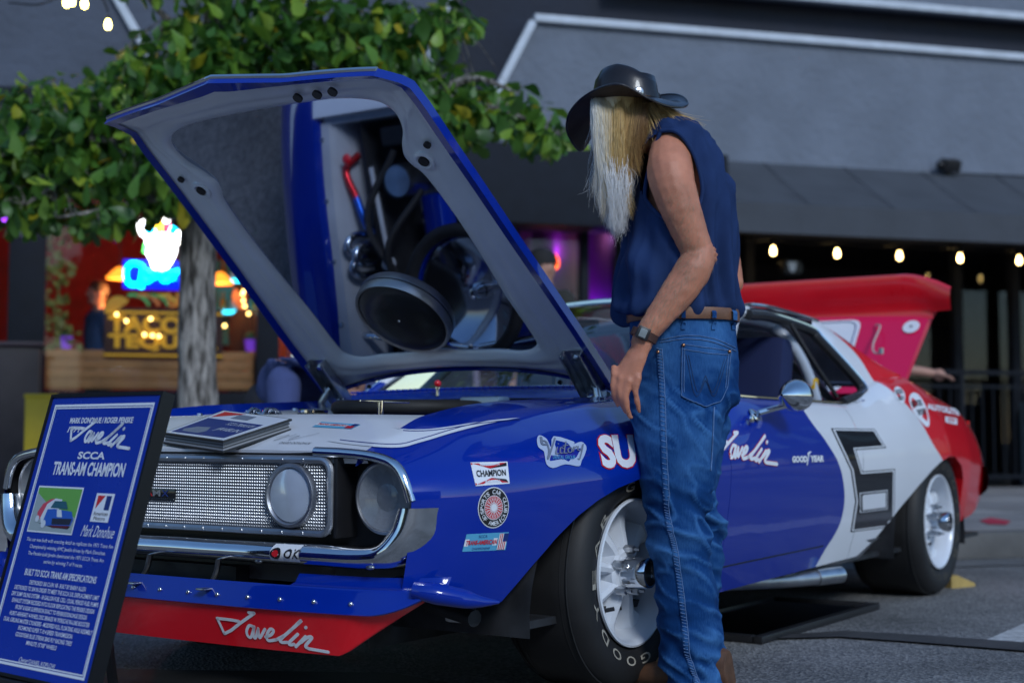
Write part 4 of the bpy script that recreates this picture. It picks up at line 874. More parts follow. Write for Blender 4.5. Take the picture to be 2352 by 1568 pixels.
# ================================================================ the building
m_stucco = mat('blue_grey_stucco', (.135, .155, .195), .85, var=.14, vscale=1.6, bump=(11, .6, .04)); m_navy = mat('dark_navy_wall', (.017, .021, .034), .85, var=.2, vscale=2, bump=(12, .4, .03))
m_trim = mat('white_trim', (.46, .50, .56), .6, var=.12); m_frame = mat('black_frame', (.007, .009, .014), .6, var=.2, spec=.15); m_awn = mat('grey_awning_cloth', (.052, .058, .070), .85, var=.12, vscale=3, bump=(5, .2, .05))
m_fas = mat('charcoal_fascia', (.014, .017, .024), .8, var=.15, spec=.2); m_in = mat('dark_interior', (.02, .018, .02), .8)
bld = placed('restaurant_building', 'dark two tone restaurant front with stucco panels, awning and lit shop windows', 'building')
MB().box((1, .62, 5.3), (24, .8, 4.9)).build('upper_wall', m_navy, bld)
def pan(pts, nm, m_, d0, d1): return MB().sheet(pts, lambda a, b, t: (a, d0 + t, b), d1 - d0).build(nm, m_, bld, smooth=False)
A1 = fac(1225, 44); A2 = fac(1150, 190); k_ = (A2[0] - A1[0]) / (A2[1] - A1[1]); zA = A1[1]
right = [A1, (9, zA + .02), (9, 3.3), (A1[0] + (3.3 - zA) * k_, 3.3)]
pan(right, 'stucco_panel', m_stucco, 0, .2)
T2 = fac(2000, 13); pan([(1.0, T2[1]), (9, T2[1] + .03), (9, 7.6), (1.0, 7.6)], 'stucco_panel', m_stucco, .02, .2)
B1 = fac(1016, 36); B2 = fac(982, 145); kb = (B2[0] - B1[0]) / (B2[1] - B1[1])
pan([(-10, 7.6), (B1[0] + (7.6 - B1[1]) * kb, 7.6), (B1[0] + (3.2 - B1[1]) * kb, 3.2), (-10, 3.2)], 'stucco_panel', mat('slate_stucco', (.07, .082, .112), .85, var=.14, vscale=1.6, bump=(11, .6, .04)), 0, .2)
def trim(p, q, w=.075): return MB().bar((p[0], -.03, p[1]), (q[0], -.03, q[1]), .075, w, (0, 0, 1), .01).build('trim_strip', m_trim, bld)
trim(A1, (9, zA + .02)); trim((A1[0] - .03 * k_, A1[1] - .04), (A1[0] + (3.3 - zA) * k_, 3.3)); trim((1.0, T2[1]), (9, T2[1] + .03)); trim((B1[0] + (7.6 - B1[1]) * kb, 7.6), (B1[0] + (3.3 - B1[1]) * kb, 3.3))
L1, L2 = fac(268, 0), fac(335, 118); kl = (L2[0] - L1[0]) / (L2[1] - L1[1]); trim((L1[0] + 1.5 * kl, L1[1] + 1.5), (L1[0] + (3.3 - L1[1]) * kl, 3.3))
# awning
dA = -1.0; aw = MB(); w0 = fac(1690, 372)[1]; f0 = fac(1690, 463, dA)[1]; b0 = fac(1690, 532, dA)[1]
xs = np.linspace(1.75, 9, 9)
aw.grid(lambda a, t: (a, I(t, [0, 1], [-.02, dA]), I(t, [0, 1], [w0, f0]) - .03 * math.sin(math.pi * t)), xs, np.linspace(0, 1, 6)); awo = aw.build('awning_top', m_awn, bld, ang=20)
MB().grid(lambda a, t: (a, dA - .004, f0 + (b0 - f0) * t), xs, [0, 1]).build('awning_valance', m_awn, bld); MB().add([(1.75, -.02, w0), (1.75, dA, f0), (1.75, dA, b0), (1.75, -.02, b0)], [(0, 1, 2, 3)]).build('awning_side', m_awn, bld)
for a in xs[1:-1]: MB().tube([(a, -.02, w0 + .006), (a, dA, f0 + .006)], .0045, 6).build('awning_seam', m_awn, awo)
fz = fac(1300, 516, -.5)[1]; MB().box((.35, -.25, (fz + 3.42) / 2), (3.4, .5, 3.42 - fz), bev=.01).build('fascia', m_fas, bld)
MB().box((-3.6, -.15, 3.25), (4.6, .3, .9), bev=.01).build('fascia', m_fas, bld)
# shop windows and posts
def post(px0, px1, d=.0, z1=2.85, nm='post', depth=.16):
    a0, a1 = fac(px0, 700)[0], fac(px1, 700)[0]; return MB().box(((a0 + a1) / 2, d + depth / 2, z1 / 2 + .07), (a1 - a0, depth, z1), bev=.008).build(nm, m_frame, bld)
post(18, 104, -.02); post(590, 642, -.02); post(1334, 1352, -.02); post(1150, 1192, -.02); post(1412, 1440, -.02)
zs0 = fac(350, 897)[1]; aL, aR = fac(104, 700)[0], fac(590, 700)[0]
bul = MB().box(((aL + aR) / 2, .09, zs0 / 2 + .07), (aR - aL, .14, zs0 - .16), bev=.008).build('stall_riser', m_frame, bld)
MB().box(((-6.5 + fac(18, 700)[0]) / 2, .09, .5), (fac(18, 700)[0] + 6.5, .14, .8)).build('stall_riser', m_frame, bld)
for a0, a1 in ((aL, aR), (-6.5, fac(18, 700)[0]), (fac(1192, 600)[0], fac(1334, 600)[0])):
    MB().box(((a0 + a1) / 2, .03, 1.9), (a1 - a0, .012, 2.2 if a0 < 0 else 3.0)).build('window_pane', m_winglass, bld)
MB().box(((aL + aR) / 2, .05, 2.86), (aR - aL, .10, .10)).build('window_head', m_frame, bld)
# interior shells
def room(nm, a0, a1, d0, d1, z0, z1, mw, mf=None):
    MB().box(((a0 + a1) / 2, d1, (z0 + z1) / 2), (a1 - a0, .05, z1 - z0)).build(nm + '_back_wall', mw, bld)
    for a in (a0, a1): MB().box((a, (d0 + d1) / 2, (z0 + z1) / 2), (.05, d1 - d0, z1 - z0)).build(nm + '_side_wall', mw, bld)
    MB().box(((a0 + a1) / 2, (d0 + d1) / 2, z1), (a1 - a0 + .1, d1 - d0, .05)).build(nm + '_ceiling', mf or m_in, bld); MB().box(((a0 + a1) / 2, (d0 + d1) / 2, z0), (a1 - a0 + .1, d1 - d0, .05)).build(nm + '_floor', m_in, bld)
room('bar_room', -6.6, -2.1, .2, 4.2, .15, 3.2, mat('red_room_wall', (.13, .015, .018), .7, var=.3)); room('lounge', -.30, .76, .2, 1.8, .15, 3.0, mat('pale_lounge_wall', (.20, .17, .26), .7)); room('patio', 1.15, 9, 1.3, 6.0, .15, 3.2, mat('patio_wall', (.028, .026, .028), .8, var=.3))
room('lobby', .78, 1.12, .2, 1.6, .15, 3.0, mat('brown_lobby', (.06, .04, .035), .7))
def lamp(nm, loc, col, e, r=.05):
    l = bpy.data.lights.new(nm, 'POINT'); l.energy = e; l.color = col; l.shadow_soft_size = r; o = bpy.data.objects.new(nm, l); COL.objects.link(o); o.location = loc; return o
# pendant lamps (lit)
m_pend = mat('glowing_orange_shade', (.6, .2, .03), .5, emit=(1, .26, .02), es=2.6)
for px, py, lab in ((275, 637, 'glowing orange pendant lamp hanging beside the blue neon script'), (506, 648, 'glowing orange pendant lamp hanging above the teal bottle shelf')):
    a, z = fac(px, py, 1.2); t = placed('pendant_lamp', lab, 'lamp', a, 1.2, z)
    MB().lathe([(.02, .10), (.05, .08), (.13, .0), (.125, -.015), (.0, -.01)], n=24).build('shade', m_pend, t); MB().tube([(0, 0, .1), (0, 0, 3.15 - z)], .006, 6).build('cord', m_black, t)
    lamp('pendant_bulb', bw(a, 1.2, z - .12), (1, .38, .10), 14)
lamp('red_room_lamp', bw(-3.9, 2.6, 2.8), (1, .08, .05), 40, .2)
# bottle shelf with teal light
m_cyan = mat('cyan_strip', (.05, .5, .6), .5, emit=(.02, .75, 1), es=3.5); m_teal = mat('teal_panel', (.01, .16, .17), .5)
a0, z0 = fac(480, 790, 2.2); a1, z1 = fac(640, 600, 2.2)
sh = placed('bottle_shelf', 'back bar shelf with teal panel and cyan strip lights', 'shelf', (a0 + a1) / 2, 2.2, 0); wS = a1 - a0
MB().box((0, .1, (z0 + z1) / 2), (wS, .03, z1 - z0)).build('back_panel', m_teal, sh)
for py in (646, 718):
    z = fac(540, py, 2.2)[1]; MB().box((0, 0, z - .04), (wS, .2, .025)).build('shelf_board', m_black, sh); MB().box((0, -.06, z + .0), (wS * .95, .03, .035)).build('light_strip', m_cyan, sh)
    for k in range(7):
        bc_ = ('green', 'amber', 'clear')[k % 3]; mcol = mat('bottle_%d' % (k % 3), [(.05, .2, .08), (.25, .1, .02), (.3, .3, .32)][k % 3], .15)
        b_ = MB().lathe([(0, 0), (.032, 0), (.034, .14), (.014, .19), (.013, .25), (0, .25)], n=14).build('bottle', mcol)
        b_.location = bw((a0 + a1) / 2 - wS * .45 + k * wS * .15, 2.22, z - .027); tag(b_, '%s bottle standing on the %s shelf of the teal back bar' % (bc_, 'upper' if py < 700 else 'lower'), 'bottle', 'bottles on the back bar')
lamp('shelf_glow', bw((a0 + a1) / 2, 1.95, fac(540, 690, 2)[1]), (.05, .7, .9), 3)
# timber boards behind the shop window
zb0, zb1 = fac(350, 893)[1], fac(350, 803)[1]; brd = placed('window_board', 'brown timber board standing in the shop window below the yellow lettering', 'board', 0, .12, 0)
m_wood = mat('warm_timber', (.44, .21, .07), .6, var=.3, vscale=3.5, bump=(18, .3, .01), emit=(.30, .14, .05), es=0.0)
for k in range(4):
    MB().box(((aL + aR) / 2, .02, zb0 + (k + .5) * (zb1 - zb0) / 4), (aR - aL - .02, .03, (zb1 - zb0) / 4 - .006), bev=.003).build('plank', m_wood, brd)
# yellow lettering board
m_gold = mat('gold_letter_glow', (.55, .30, .015), .5, emit=(.8, .42, .02), es=.22); m_boardk = mat('dark_sign_board', (.05, .016, .01), .6)  # painted letters given a faint glow of their own, no lamp
def flet(nm, m_, par, s_, x0, y0, x1, y1, d, **kw):
    q0 = fac(x0, y1, d); q1 = fac(x1, y0, d); return letters(nm, m_, par, s_, (q0[0], q0[1], q1[0], q1[1]), lambda a, b: (a, d, b), **kw)
lb = placed('lettering_sign', 'dark board lettered in yellow slab capitals behind the shop window', 'sign')
q0 = fac(238, 822, .10); q1 = fac(512, 712, .10); MB().box(((q0[0] + q1[0]) / 2, .115, (q0[1] + q1[1]) / 2), (q1[0] - q0[0], .02, q1[1] - q0[1])).build('board', m_boardk, lb)
flet('letters', m_gold, lb, 'TACOS', 248, 727, 446, 764, .10, bold=.05); flet('letters', m_gold, lb, 'TEQUILA', 248, 770, 500, 804, .10, bold=.05)
for y in (717, 815): z = fac(300, y, .1)[1]; MB().box(((q0[0] + q1[0]) / 2, .10, z), (q1[0] - q0[0], .012, .022)).build('gold_rule', m_gold, lb)
flet('letters', mat('orange_letter_glow', (.5, .16, .02), .5, emit=(.8, .25, .02), es=.15), lb, 'U', 384, 672, 412, 706, .10, bold=.05)
tc_ = fac(275, 710, .1); mt_ = mat('taco_yellow', (.5, .25, .02), .5, emit=(.7, .35, .03), es=.12)  # board pictures carry the same added faint glow
def arcs(cx_, cz_, r0, r1, a0, a1, m_, nm):
    A = np.linspace(math.radians(a0), math.radians(a1), 14); MB().sheet([(cx_ + r1 * math.cos(a), cz_ + r1 * math.sin(a)) for a in A] + [(cx_ + r0 * math.cos(a), cz_ + r0 * math.sin(a)) for a in A[::-1]], lambda a, b: (a, .10, b)).build(nm, m_, lb, smooth=False)
c = fac(272, 705, .1); arcs(c[0], c[1] - .02, .0, .12, 40, 200, mt_, 'taco_picture'); 
for k, cc in enumerate(((.05, .25, .06), (.5, .14, .03), (.06, .22, .05), (.55, .3, .03))): arcs(c[0] + .13 + k * .085, c[1] - .03, .13, .16, 20, 110, mat('pepper_%d' % k, cc, .5, emit=cc, es=.25), 'pepper_picture')
# neon: blue script with a white skull and coloured plumes
m_nb = mat('neon_cyan', (.0, .3, .8), .4, emit=(.0, .62, 1.0), es=7); m_nw = mat('neon_white', (.8, .8, .8), .4, emit=(1, .97, .92), es=9); m_nr = mat('neon_red', (.8, .05, .05), .4, emit=(1, .03, .06), es=6); m_ny = mat('neon_yellow', (.8, .5, .05), .4, emit=(1, .55, .02), es=7); m_nblue = mat('neon_blue_halo', (.0, .01, .2), .4, emit=(.0, .01, .9), es=1.2); m_ng = mat('neon_green', (.1, .8, .1), .4, emit=(.1, 1, .15), es=5)
ne = placed('neon_sign', 'bright neon skull with coloured plumes above blue script in the shop window', 'neon sign')
dN = .07
def np_(pts, r, m_, nm='neon_tube', sm=True):
    P = [fac(x, y, dN) for x, y in pts]; P = smooth_path(P, 6) if sm else P; MB().tube([(p[0], dN, p[1]) for p in P], r, 8).build(nm, m_, ne)
cor = {'C': [(318, 606), (300, 606), (289, 625), (296, 650), (316, 653), (326, 644)], 'o': [(336, 620), (326, 628), (330, 644), (342, 644), (348, 630), (336, 620)], 'r': [(352, 622), (352, 642), (356, 626), (368, 622)], 'o2': [(380, 622), (370, 630), (374, 643), (386, 643), (390, 630), (380, 622)], 'n': [(397, 643), (397, 622), (400, 628), (410, 622), (417, 630), (417, 643)], 'a': [(438, 624), (426, 624), (424, 642), (436, 642), (440, 624), (442, 643)]}
for k, p in cor.items(): np_(p, .021, m_nb)
np_([(318, 606), (328, 616), (322, 655), (330, 656)], .021, m_nb)
q0, q1 = fac(282, 662, dN), fac(450, 600, dN); MB().box(((q0[0] + q1[0]) / 2, dN + .035, (q0[1] + q1[1]) / 2), (q1[0] - q0[0], .015, q1[1] - q0[1]), bev=.005).build('blue_halo_panel', m_nblue, ne)  # glowing panel added to stand for the blue halo around the script
sk = [(336, 545), (334, 575), (346, 600), (352, 616), (368, 620), (384, 616), (396, 600), (406, 575), (402, 545), (385, 536), (352, 536)]
P = [fac(*p, dN) for p in smooth_path(sk, 4, True)]; MB().sheet(P, lambda a, b, t: (a, dN - .01 + t, b), .03).build('skull', m_nw, ne, smooth=False)
for x in (356, 384): P = [fac(x + 7 * math.cos(a), 572 + 7 * math.sin(a), dN) for a in np.linspace(0, 6.28, 14)[:-1]]; MB().tube([(p[0], dN - .02, p[1]) for p in P], .006, 6, closed=True).build('eye_ring', m_ng, ne)
np_([(354, 606), (368, 611), (384, 606)], .006, m_nr)
for pts, m_ in (([(340, 545), (326, 535), (322, 515), (340, 508)], m_nw), ([(346, 540), (338, 530), (346, 524), (356, 535)], m_nb), ([(360, 538), (364, 520), (372, 516), (372, 536)], m_ny), ([(372, 536), (376, 516), (388, 520), (384, 538)], m_nr), ([(386, 540), (392, 524), (402, 530), (396, 545)], m_nb), ([(398, 548), (410, 535), (412, 552), (404, 560)], m_nw), ([(402, 556), (416, 556)], m_ny), ([(336, 560), (333, 580)], m_ng)): np_(pts, .020, m_)
MB().ball((fac(382, 506, dN)[0], dN, fac(382, 506, dN)[1]), .028, 12, 8).build('neon_dot', m_nw, ne)
lamp('neon_glow', bw(fac(368, 580)[0], -.15, fac(368, 580)[1]), (.75, .85, 1), 3)
# purple lounge: lamp, wall tube, flame neon, mirror balls
m_pt = mat('violet_tube', (.4, .1, .8), .4, emit=(.35, .02, 1), es=4)
a, z = fac(1318, 600, 1.2); t = placed('violet_tube_light', 'upright violet tube light inside the purple lounge window', 'light', a, 1.2, 0); MB().tube([(0, 0, .9), (0, 0, 2.9)], .025, 10).build('tube', m_pt, t); MB().box((0, .03, .85), (.08, .08, .1)).build('holder', m_black, t)
lamp('violet_glow', bw(a - .12, .9, 2.0), (.25, .015, 1), 11, .1); lamp('magenta_glow', bw(a - .35, .9, 2.6), (.6, .03, .8), 3, .1)
t = placed('flame_neon', 'glowing orange flame shaped neon in the purple lounge window', 'neon sign'); fl_ = [(1246, 616), (1256, 600), (1254, 590), (1266, 592), (1272, 584), (1280, 598), (1278, 614), (1262, 622)]
P = [fac(*p, .12) for p in smooth_path(fl_, 4, True)]; MB().sheet(P, lambda a, b, q: (a, .11 + q, b), .03).build('flame', mat('flame_orange', (.8, .3, .02), .5, emit=(1, .34, .01), es=7), t, smooth=False); MB().tube([(p[0], .10, p[1]) for p in P], .012, 6, closed=True).build('flame_outline', mat('flame_red', (.8, .1, .02), .5, emit=(1, .08, .01), es=4), t)
for px, py, lab in ((1383, 577, 'small mirror ball hanging lower in the dark lobby'), (1407, 560, 'small mirror ball hanging higher in the dark lobby')):
    a, z = fac(px, py, .6); t = placed('mirror_ball', lab, 'mirror ball', a, .6, z); MB().ball((0, 0, 0), .045, 12, 8).build('ball', m_chrome, t, ang=5); MB().tube([(0, 0, .045), (0, 0, 2.9 - z)], .003, 5).build('wire', m_black, t)
lamp('lobby_glow', bw(.95, .4, 2.7), (.7, .25, .9), 2)
# patio bulbs on a cable
m_bulb = mat('warm_bulb', (.9, .7, .3), .3, emit=(1, .66, .24), es=16)
stl = placed('string_lights', 'row of warm bulbs hung on a cable under the grey awning', 'string lights')
prev = None
for k in range(-1, 6):
    px = 1776 + 150 * k; a, z = fac(px, 576 + 4.6 * k, .2); a = fac(1776, 576, .2)[0] + k * .735; z = fac(1776, 576, .2)[1]
    MB().lathe([(.0, -.045), (.017, -.039), (.026, -.016), (.023, .01), (.014, .035), (.012, .05)], (a, .2, z), n=16).build('bulb', m_bulb, stl); MB().lathe([(.015, .045), (.018, .05), (.018, .10), (.006, .115)], (a, .2, z), n=12).build('socket', m_black, stl)
    if prev is not None: MB().tube([(prev + (a - prev) * q, .2, z + .115 - .03 * math.sin(math.pi * q)) for q in np.linspace(0, 1, 9)], .005, 6).build('cable', m_black, stl)
    prev = a
for k in (0, 1, 2, 3): lamp('bulb_light', bw(fac(1776, 576, .2)[0] + k * .735, .2, fac(1776, 576, .2)[1] - .1), (1, .7, .35), 1.5)
# patio posts, glass screens, fence
for px in (2198, 2330, 1720): a = fac(px, 800, .9)[0]; MB().box((a, .9, 1.6), (.11, .11, 3.0), bev=.01).build('patio_post', m_frame, bld)
for a0, a1 in ((4.85, 5.4), (5.55, 8)): MB().box(((a0 + a1) / 2, 1.1, 1.6), (a1 - a0, .012, 2.7)).build('glass_screen', m_winglass, bld)
a, z = fac(2250, 930, 1.7); t = placed('patio_cabinet', 'blue grey metal cabinet standing behind the patio railing', 'cabinet', a, .55, .155); MB().box((0, 0, .45), (.32, .3, .9), bev=.01).build('body', mat('cabinet_paint', (.10, .17, .23), .5), t); MB().box((0, -.155, .45), (.24, .015, .72), bev=.005).build('door', mat('cabinet_door', (.05, .09, .13), .5), t); MB().ball((-.02, 0, .95), .05, 12, 8).build('globe', mat('blue_globe', (.08, .25, .6), .3), t)
fn_ = placed('patio_railing', 'black steel railing with upright bars along the patio', 'railing', 0, 0, .155)
for z, h_ in ((1.20, .05), (1.05, .035), (.10, .04)): MB().box((5.0, 0, z), (7.4, .04, h_), bev=.006).build('rail', m_frame, fn_)
bal = None
for k in range(56):
    if bal is None: bal = MB().box((0, 0, .58), (.016, .016, 1.0)).build('baluster', m_frame, fn_, smooth=False)
    else: bal = bal.copy(); COL.objects.link(bal)
    bal.location = (1.4 + .13 * k, 0, 0)
for a in (1.35, 3.1, 4.92, 6.7, 8.65): MB().box((a, 0, .61), (.05, .05, 1.24), bev=.005).build('rail_post', m_frame, fn_)
a, z = fac(2170, 384); t = placed('floodlight', 'small black floodlight on the stucco above the awning', 'floodlight', a, -.1, z); MB().box((0, 0, 0), (.20, .12, .13), Matrix.Rotation(.4, 3, 'X'), .015).build('housing', m_black, t); MB().box((0, .05, -.09), (.05, .05, .12), None, .01).build('bracket', m_black, t); MB().tube([(.05, .05, -.08), (.25, .08, -.06), (1.2, .08, -.05)], .008, 6).build('cable', m_black, t); MB().ball((-.13, -.02, .0), (.045, .04, .045), 12, 8).build('sensor', m_black, t)
# patio bust on the awning side: round white speaker badge
a, z = fac(1816, 615, -.2); t = placed('wall_speaker', 'small dark speaker with a pale badge in the patio shade', 'speaker', a, -.2, z); MB().box((0, 0, 0), (.22, .15, .16), None, .05).build('cabinet', m_black, t); MB().sheet([(-.05, .05), (.05, .05), (.03, -.03), (0, -.06), (-.03, -.03)], lambda x, y: (x - .02, -.079, y)).build('badge', m_stick_w, t, smooth=False)
# left of the window: notice, host stand, yellow box, baton
a, z = fac(66, 528, -.03); t = placed('notice_plate', 'small pale notice plate on the black post', 'notice', a, -.035, z); MB().box((0, 0, 0), (.13, .01, .13), bev=.004).build('plate', mat('notice_grey', (.16, .15, .2), .6), t); letters('notice_mark', m_stick_k, t, 'G', (-.025, -.035, .025, .035), lambda x, y: (x, -.008, y))
p = at(40, 900, 11.5); t = thing('host_stand', 'dark wooden stand beside the black window post', 'stand', (p[0], p[1], .15), BZ); hh = at(40, 792, 11.5)[2] - .15
MB().box((0, 0, hh / 2), (.34, .3, hh - .04), bev=.01).build('body', mat('dark_stand_wood', (.03, .022, .024), .5, var=.3), t); MB().box((0, 0, hh), (.40, .36, .03), bev=.006).build('top', mat('stand_top', (.06, .04, .05), .4), t)
p = at(94, 960, 9.6); t = thing('yellow_box', 'bright yellow plastic box standing behind the framed sign', 'box', (p[0], p[1], .15), BZ); hh = at(94, 910, 9.6)[2] - .15; MB().box((0, 0, hh / 2), (.20, .2, hh), bev=.012).build('body', mat('yellow_plastic', (.50, .36, .012), .45, var=.1), t); MB().box((0, 0, hh), (.215, .215, .03), bev=.01).build('lid', mat('yellow_plastic', (.5, .36, .012)), t)
p = at(50, 940, 9.4); t = thing('newel_rail', 'pale wooden handrail end near the dark stand', 'handrail', (p[0], p[1], 0), 0); MB().tube([tuple(at(38, 925, 9.4) - p), tuple(at(68, 950, 9.3) - p)], .03, 12).build('rail', mat('pale_wood', (.36, .30, .25), .6), t); MB().tube([(0.02, 0, 0), (0.02, 0, .15 - p[2])], .02, 8).build('support', m_black, t)
# fairy lights seen through the glass
m_fairy = mat('fairy_bulb', (.9, .6, .2), .3, emit=(1, .62, .16), es=9)
for grp, lab, d in (([(557, 675), (559, 690), (562, 703), (571, 720), (560, 668), (516, 748)], 'warm fairy lights strung by the teal bottle shelf', .5), ([(268, 722), (290, 737), (332, 768), (350, 770), (365, 772)], 'warm fairy lights strung in front of the yellow lettering', .06), ([(346, 732)], 'single pale fairy light in front of the yellow lettering', .055)):
    t = placed('fairy_lights', lab, 'fairy lights'); P = [fac(*q, d) for q in grp]
    for q in P: MB().ball((q[0], d, q[1]), .016, 10, 8).build('bulb', m_fairy, t)
    MB().tube([(q[0], d, q[1] + .016) for q in P] + [(P[-1][0] + .01, d, P[-1][1] + .3)], .003, 5).build('wire', m_black, t)
m_pur = mat('purple_bulb', (.4, .1, .7), .4, emit=(.35, .04, .9), es=2.5)
t = placed('purple_lights', 'cluster of small purple lights under the tree by the post', 'fairy lights')
for px, py in [(8, 508), (18, 500), (28, 512), (96, 498), (106, 512), (112, 506), (266, 545), (262, 532), (540, 556), (545, 580), (88, 505)]: q = fac(px, py, -.1); MB().ball((q[0], -.1, q[1]), .022, 8, 6).build('bulb', m_pur, t)
q = fac(90, 500, -.1); MB().tube([(fac(0, 500, -.1)[0], -.1, q[1] + .03), (fac(550, 500, -.1)[0], -.1, q[1] + .03)], .004, 5).build('wire', m_black, t)
# wheel chock, floor mirror
ck = thing('wheel_chock', 'yellow timber wedge behind the rear tyre', 'wheel chock', tuple(ground(2192, 1346)), BZ + .3); ck.scale = (.75, .75, .75)
MB().add([(-.11, -.07, 0), (.11, -.07, 0), (.11, .07, 0), (-.11, .07, 0), (-.11, -.07, .075), (-.06, -.07, .08), (-.11, .07, .075), (-.06, .07, .08), (.11, -.07, .02), (.11, .07, .02)], [(0, 3, 2, 1), (0, 4, 6, 3), (4, 5, 7, 6), (5, 8, 9, 7), (1, 2, 9, 8), (0, 1, 8, 5, 4), (3, 6, 7, 9, 2)]).build('wedge', mat('yellow_timber', (.42, .29, .09), .6, var=.2), ck, smooth=False); MB().box((-.09, 0, .085), (.03, .05, .012), bev=.003).build('grip', m_yellow, ck)
fm = thing('floor_mirror', 'black framed mirror lying on the asphalt beneath the car', 'mirror', tuple(ground(1760, 1425)), -YAW)
MB().box((0, 0, .012), (.42, 1.1, .012)).build('glass', m_mirror, fm, smooth=False)
for x in (-.225, .225): MB().box((x, 0, .014), (.035, 1.17, .028), bev=.006).build('frame_bar', m_black, fm)
for y in (-.565, .565): MB().box((0, y, .0142), (.41, .035, .0275), bev=.006).build('frame_bar', m_black, fm)

# the far side of the street, behind the camera: it shows only in reflections
m_op = mat('opposite_brick', (.10, .075, .065), .85, var=.2, vscale=2); m_opw = mat('opposite_window', (.02, .025, .03), .1)
for k, (x, w, h_, lab) in enumerate(((-17, 13, 7.5, 'brown two storey shopfront across the street, reflected in the left of the car'), (-3, 12, 6.6, 'low dark shopfront across the street facing the car'), (11, 14, 8.0, 'tall dark shopfront across the street beside the low one'))):
    t = thing('shop_building', lab, 'building', (x, -19 + .285 * x, 0), BZ); MB().box((0, -4, h_ / 2), (w, 8, h_)).build('wall', m_op, t); MB().box((0, .1, h_), (w + .3, .5, .4), bev=.03).build('cornice', m_conc, t); MB().box((0, .6, 2.9), (w * .9, 1.4, .2), bev=.03).build('canopy', m_fas, t)
    for j in range(int(w / 2.4)):
        MB().box((-w / 2 + 1.5 + j * 2.4, .03, 1.5), (1.9, .1, 2.1)).build('shop_window', m_opw, t)
        if h_ > 6.5: MB().box((-w / 2 + 1.5 + j * 2.4, .03, 5.1), (1.1, .1, 1.6)).build('window', m_opw, t)

for nm_, a0, a1, h_, lab in (('shop_building', -42, -11.4, 10.5, 'long grey neighbouring block beyond the left end of the restaurant'), ('shop_building', 13.4, 34, 8.5, 'grey neighbouring block beyond the right end of the restaurant')):
    t = placed(nm_, lab, 'building', (a0 + a1) / 2, 0, 0); w = a1 - a0; MB().box((0, 4, h_ / 2), (w, 8, h_)).build('wall', m_navy, t); MB().box((0, -.1, h_), (w + .2, .4, .4), bev=.03).build('cornice', m_trim, t)
    for j in range(int(w / 3)): MB().box((-w / 2 + 1.8 + j * 3, -.02, 1.7), (2.3, .1, 2.2)).build('shop_window', m_opw, t); MB().box((-w / 2 + 1.8 + j * 3, -.02, 5.6), (1.3, .1, 1.8)).build('window', m_opw, t)

# greenery and pots inside the shop window
vn = placed('trailing_vine', 'yellow green vine trailing down inside the shop window by the post', 'vine'); m_vine = mat('vine_leaf', (.16, .17, .03), .6, var=.4, vscale=9); P = smooth_path([fac(*q, .14) for q in [(128, 480), (118, 560), (138, 640), (124, 720), (140, 800)]], 8)
MB().tube([(p[0], .14, p[1]) for p in P], .008, 6).build('stem', m_vine, vn); mb = MB()
for k in range(130):
    p = random.choice(P); c_ = Vector((p[0] + random.gauss(0, .06), .14 + random.gauss(0, .02), p[1] + random.gauss(0, .05))); R = Matrix.Rotation(random.random() * 6.28, 3, 'Y') @ Matrix.Rotation(random.gauss(0, .5), 3, 'X'); L_ = random.uniform(.05, .09)
    mb.add([tuple(c_ + R @ Vector(q) * L_) for q in ((0, 0, 0), (.35, .05, .3), (.2, .02, .8), (0, 0, 1), (-.2, .02, .8), (-.35, .05, .3))], [(0, 1, 2, 3), (0, 3, 4, 5)])
mb.build('leaves', m_vine, vn, kind='stuff')
for px, py, lab in ((150, 800, 'small purple lit pot on the timber board by the vine'), (576, 806, 'small purple lit pot on the timber board below the shelf')):
    a, z = fac(px, py, .2); t = placed('flower_pot', lab, 'pot', a, .2, z); MB().lathe([(0, 0), (.045, 0), (.06, .10), (.064, .105), (.055, .105), (.05, .09), (0, .085)], n=18).build('pot', mat('purple_glow_pot', (.22, .08, .45), .5, emit=(.18, .04, .6), es=.5), t); MB().ball((0, 0, .13), (.06, .05, .05), 10, 7).build('foliage', mat('pot_leaf', (.07, .12, .04), .7, bump=(40, 1, .03)), t)  # purple light on the pots put into their colour and a self glow
# ================================================================ street tree
TY = 8.3; tb = at(455, 900, TY); tree = thing('street_tree', 'leafy street tree with grey ridged trunk in front of the shop window', 'tree', (tb[0], TY, .15))
def bark():
    m = bpy.data.materials.new('ridged_bark'); m.use_nodes = True; t = m.node_tree; b = t.nodes['Principled BSDF']; L = t.links.new; N = t.nodes.new
    tc = N('ShaderNodeTexCoord'); mp = N('ShaderNodeMapping'); mp.inputs['Scale'].default_value = (22, 22, 4.5); L(tc.outputs['Object'], mp.inputs[0]); n = N('ShaderNodeTexNoise'); n.inputs['Scale'].default_value = 1.6; n.inputs['Detail'].default_value = 7; L(mp.outputs[0], n.inputs['Vector'])
    cr = N('ShaderNodeValToRGB'); cr.color_ramp.elements[0].color = (.045, .038, .032, 1); cr.color_ramp.elements[1].color = (.36, .33, .30, 1); cr.color_ramp.elements[0].position = .38; cr.color_ramp.elements[1].position = .62; L(n.outputs[0], cr.inputs[0]); L(cr.outputs[0], b.inputs['Base Color']); b.inputs['Roughness'].default_value = .9
    bp = N('ShaderNodeBump'); bp.inputs['Strength'].default_value = 1; bp.inputs['Distance'].default_value = .03; L(n.outputs[0], bp.inputs['Height']); L(bp.outputs[0], b.inputs['Normal']); return m
m_bark = bark(); TO = np.array([tb[0], TY, .15])
def TP(px, py, y): return at(px, py, y) - TO
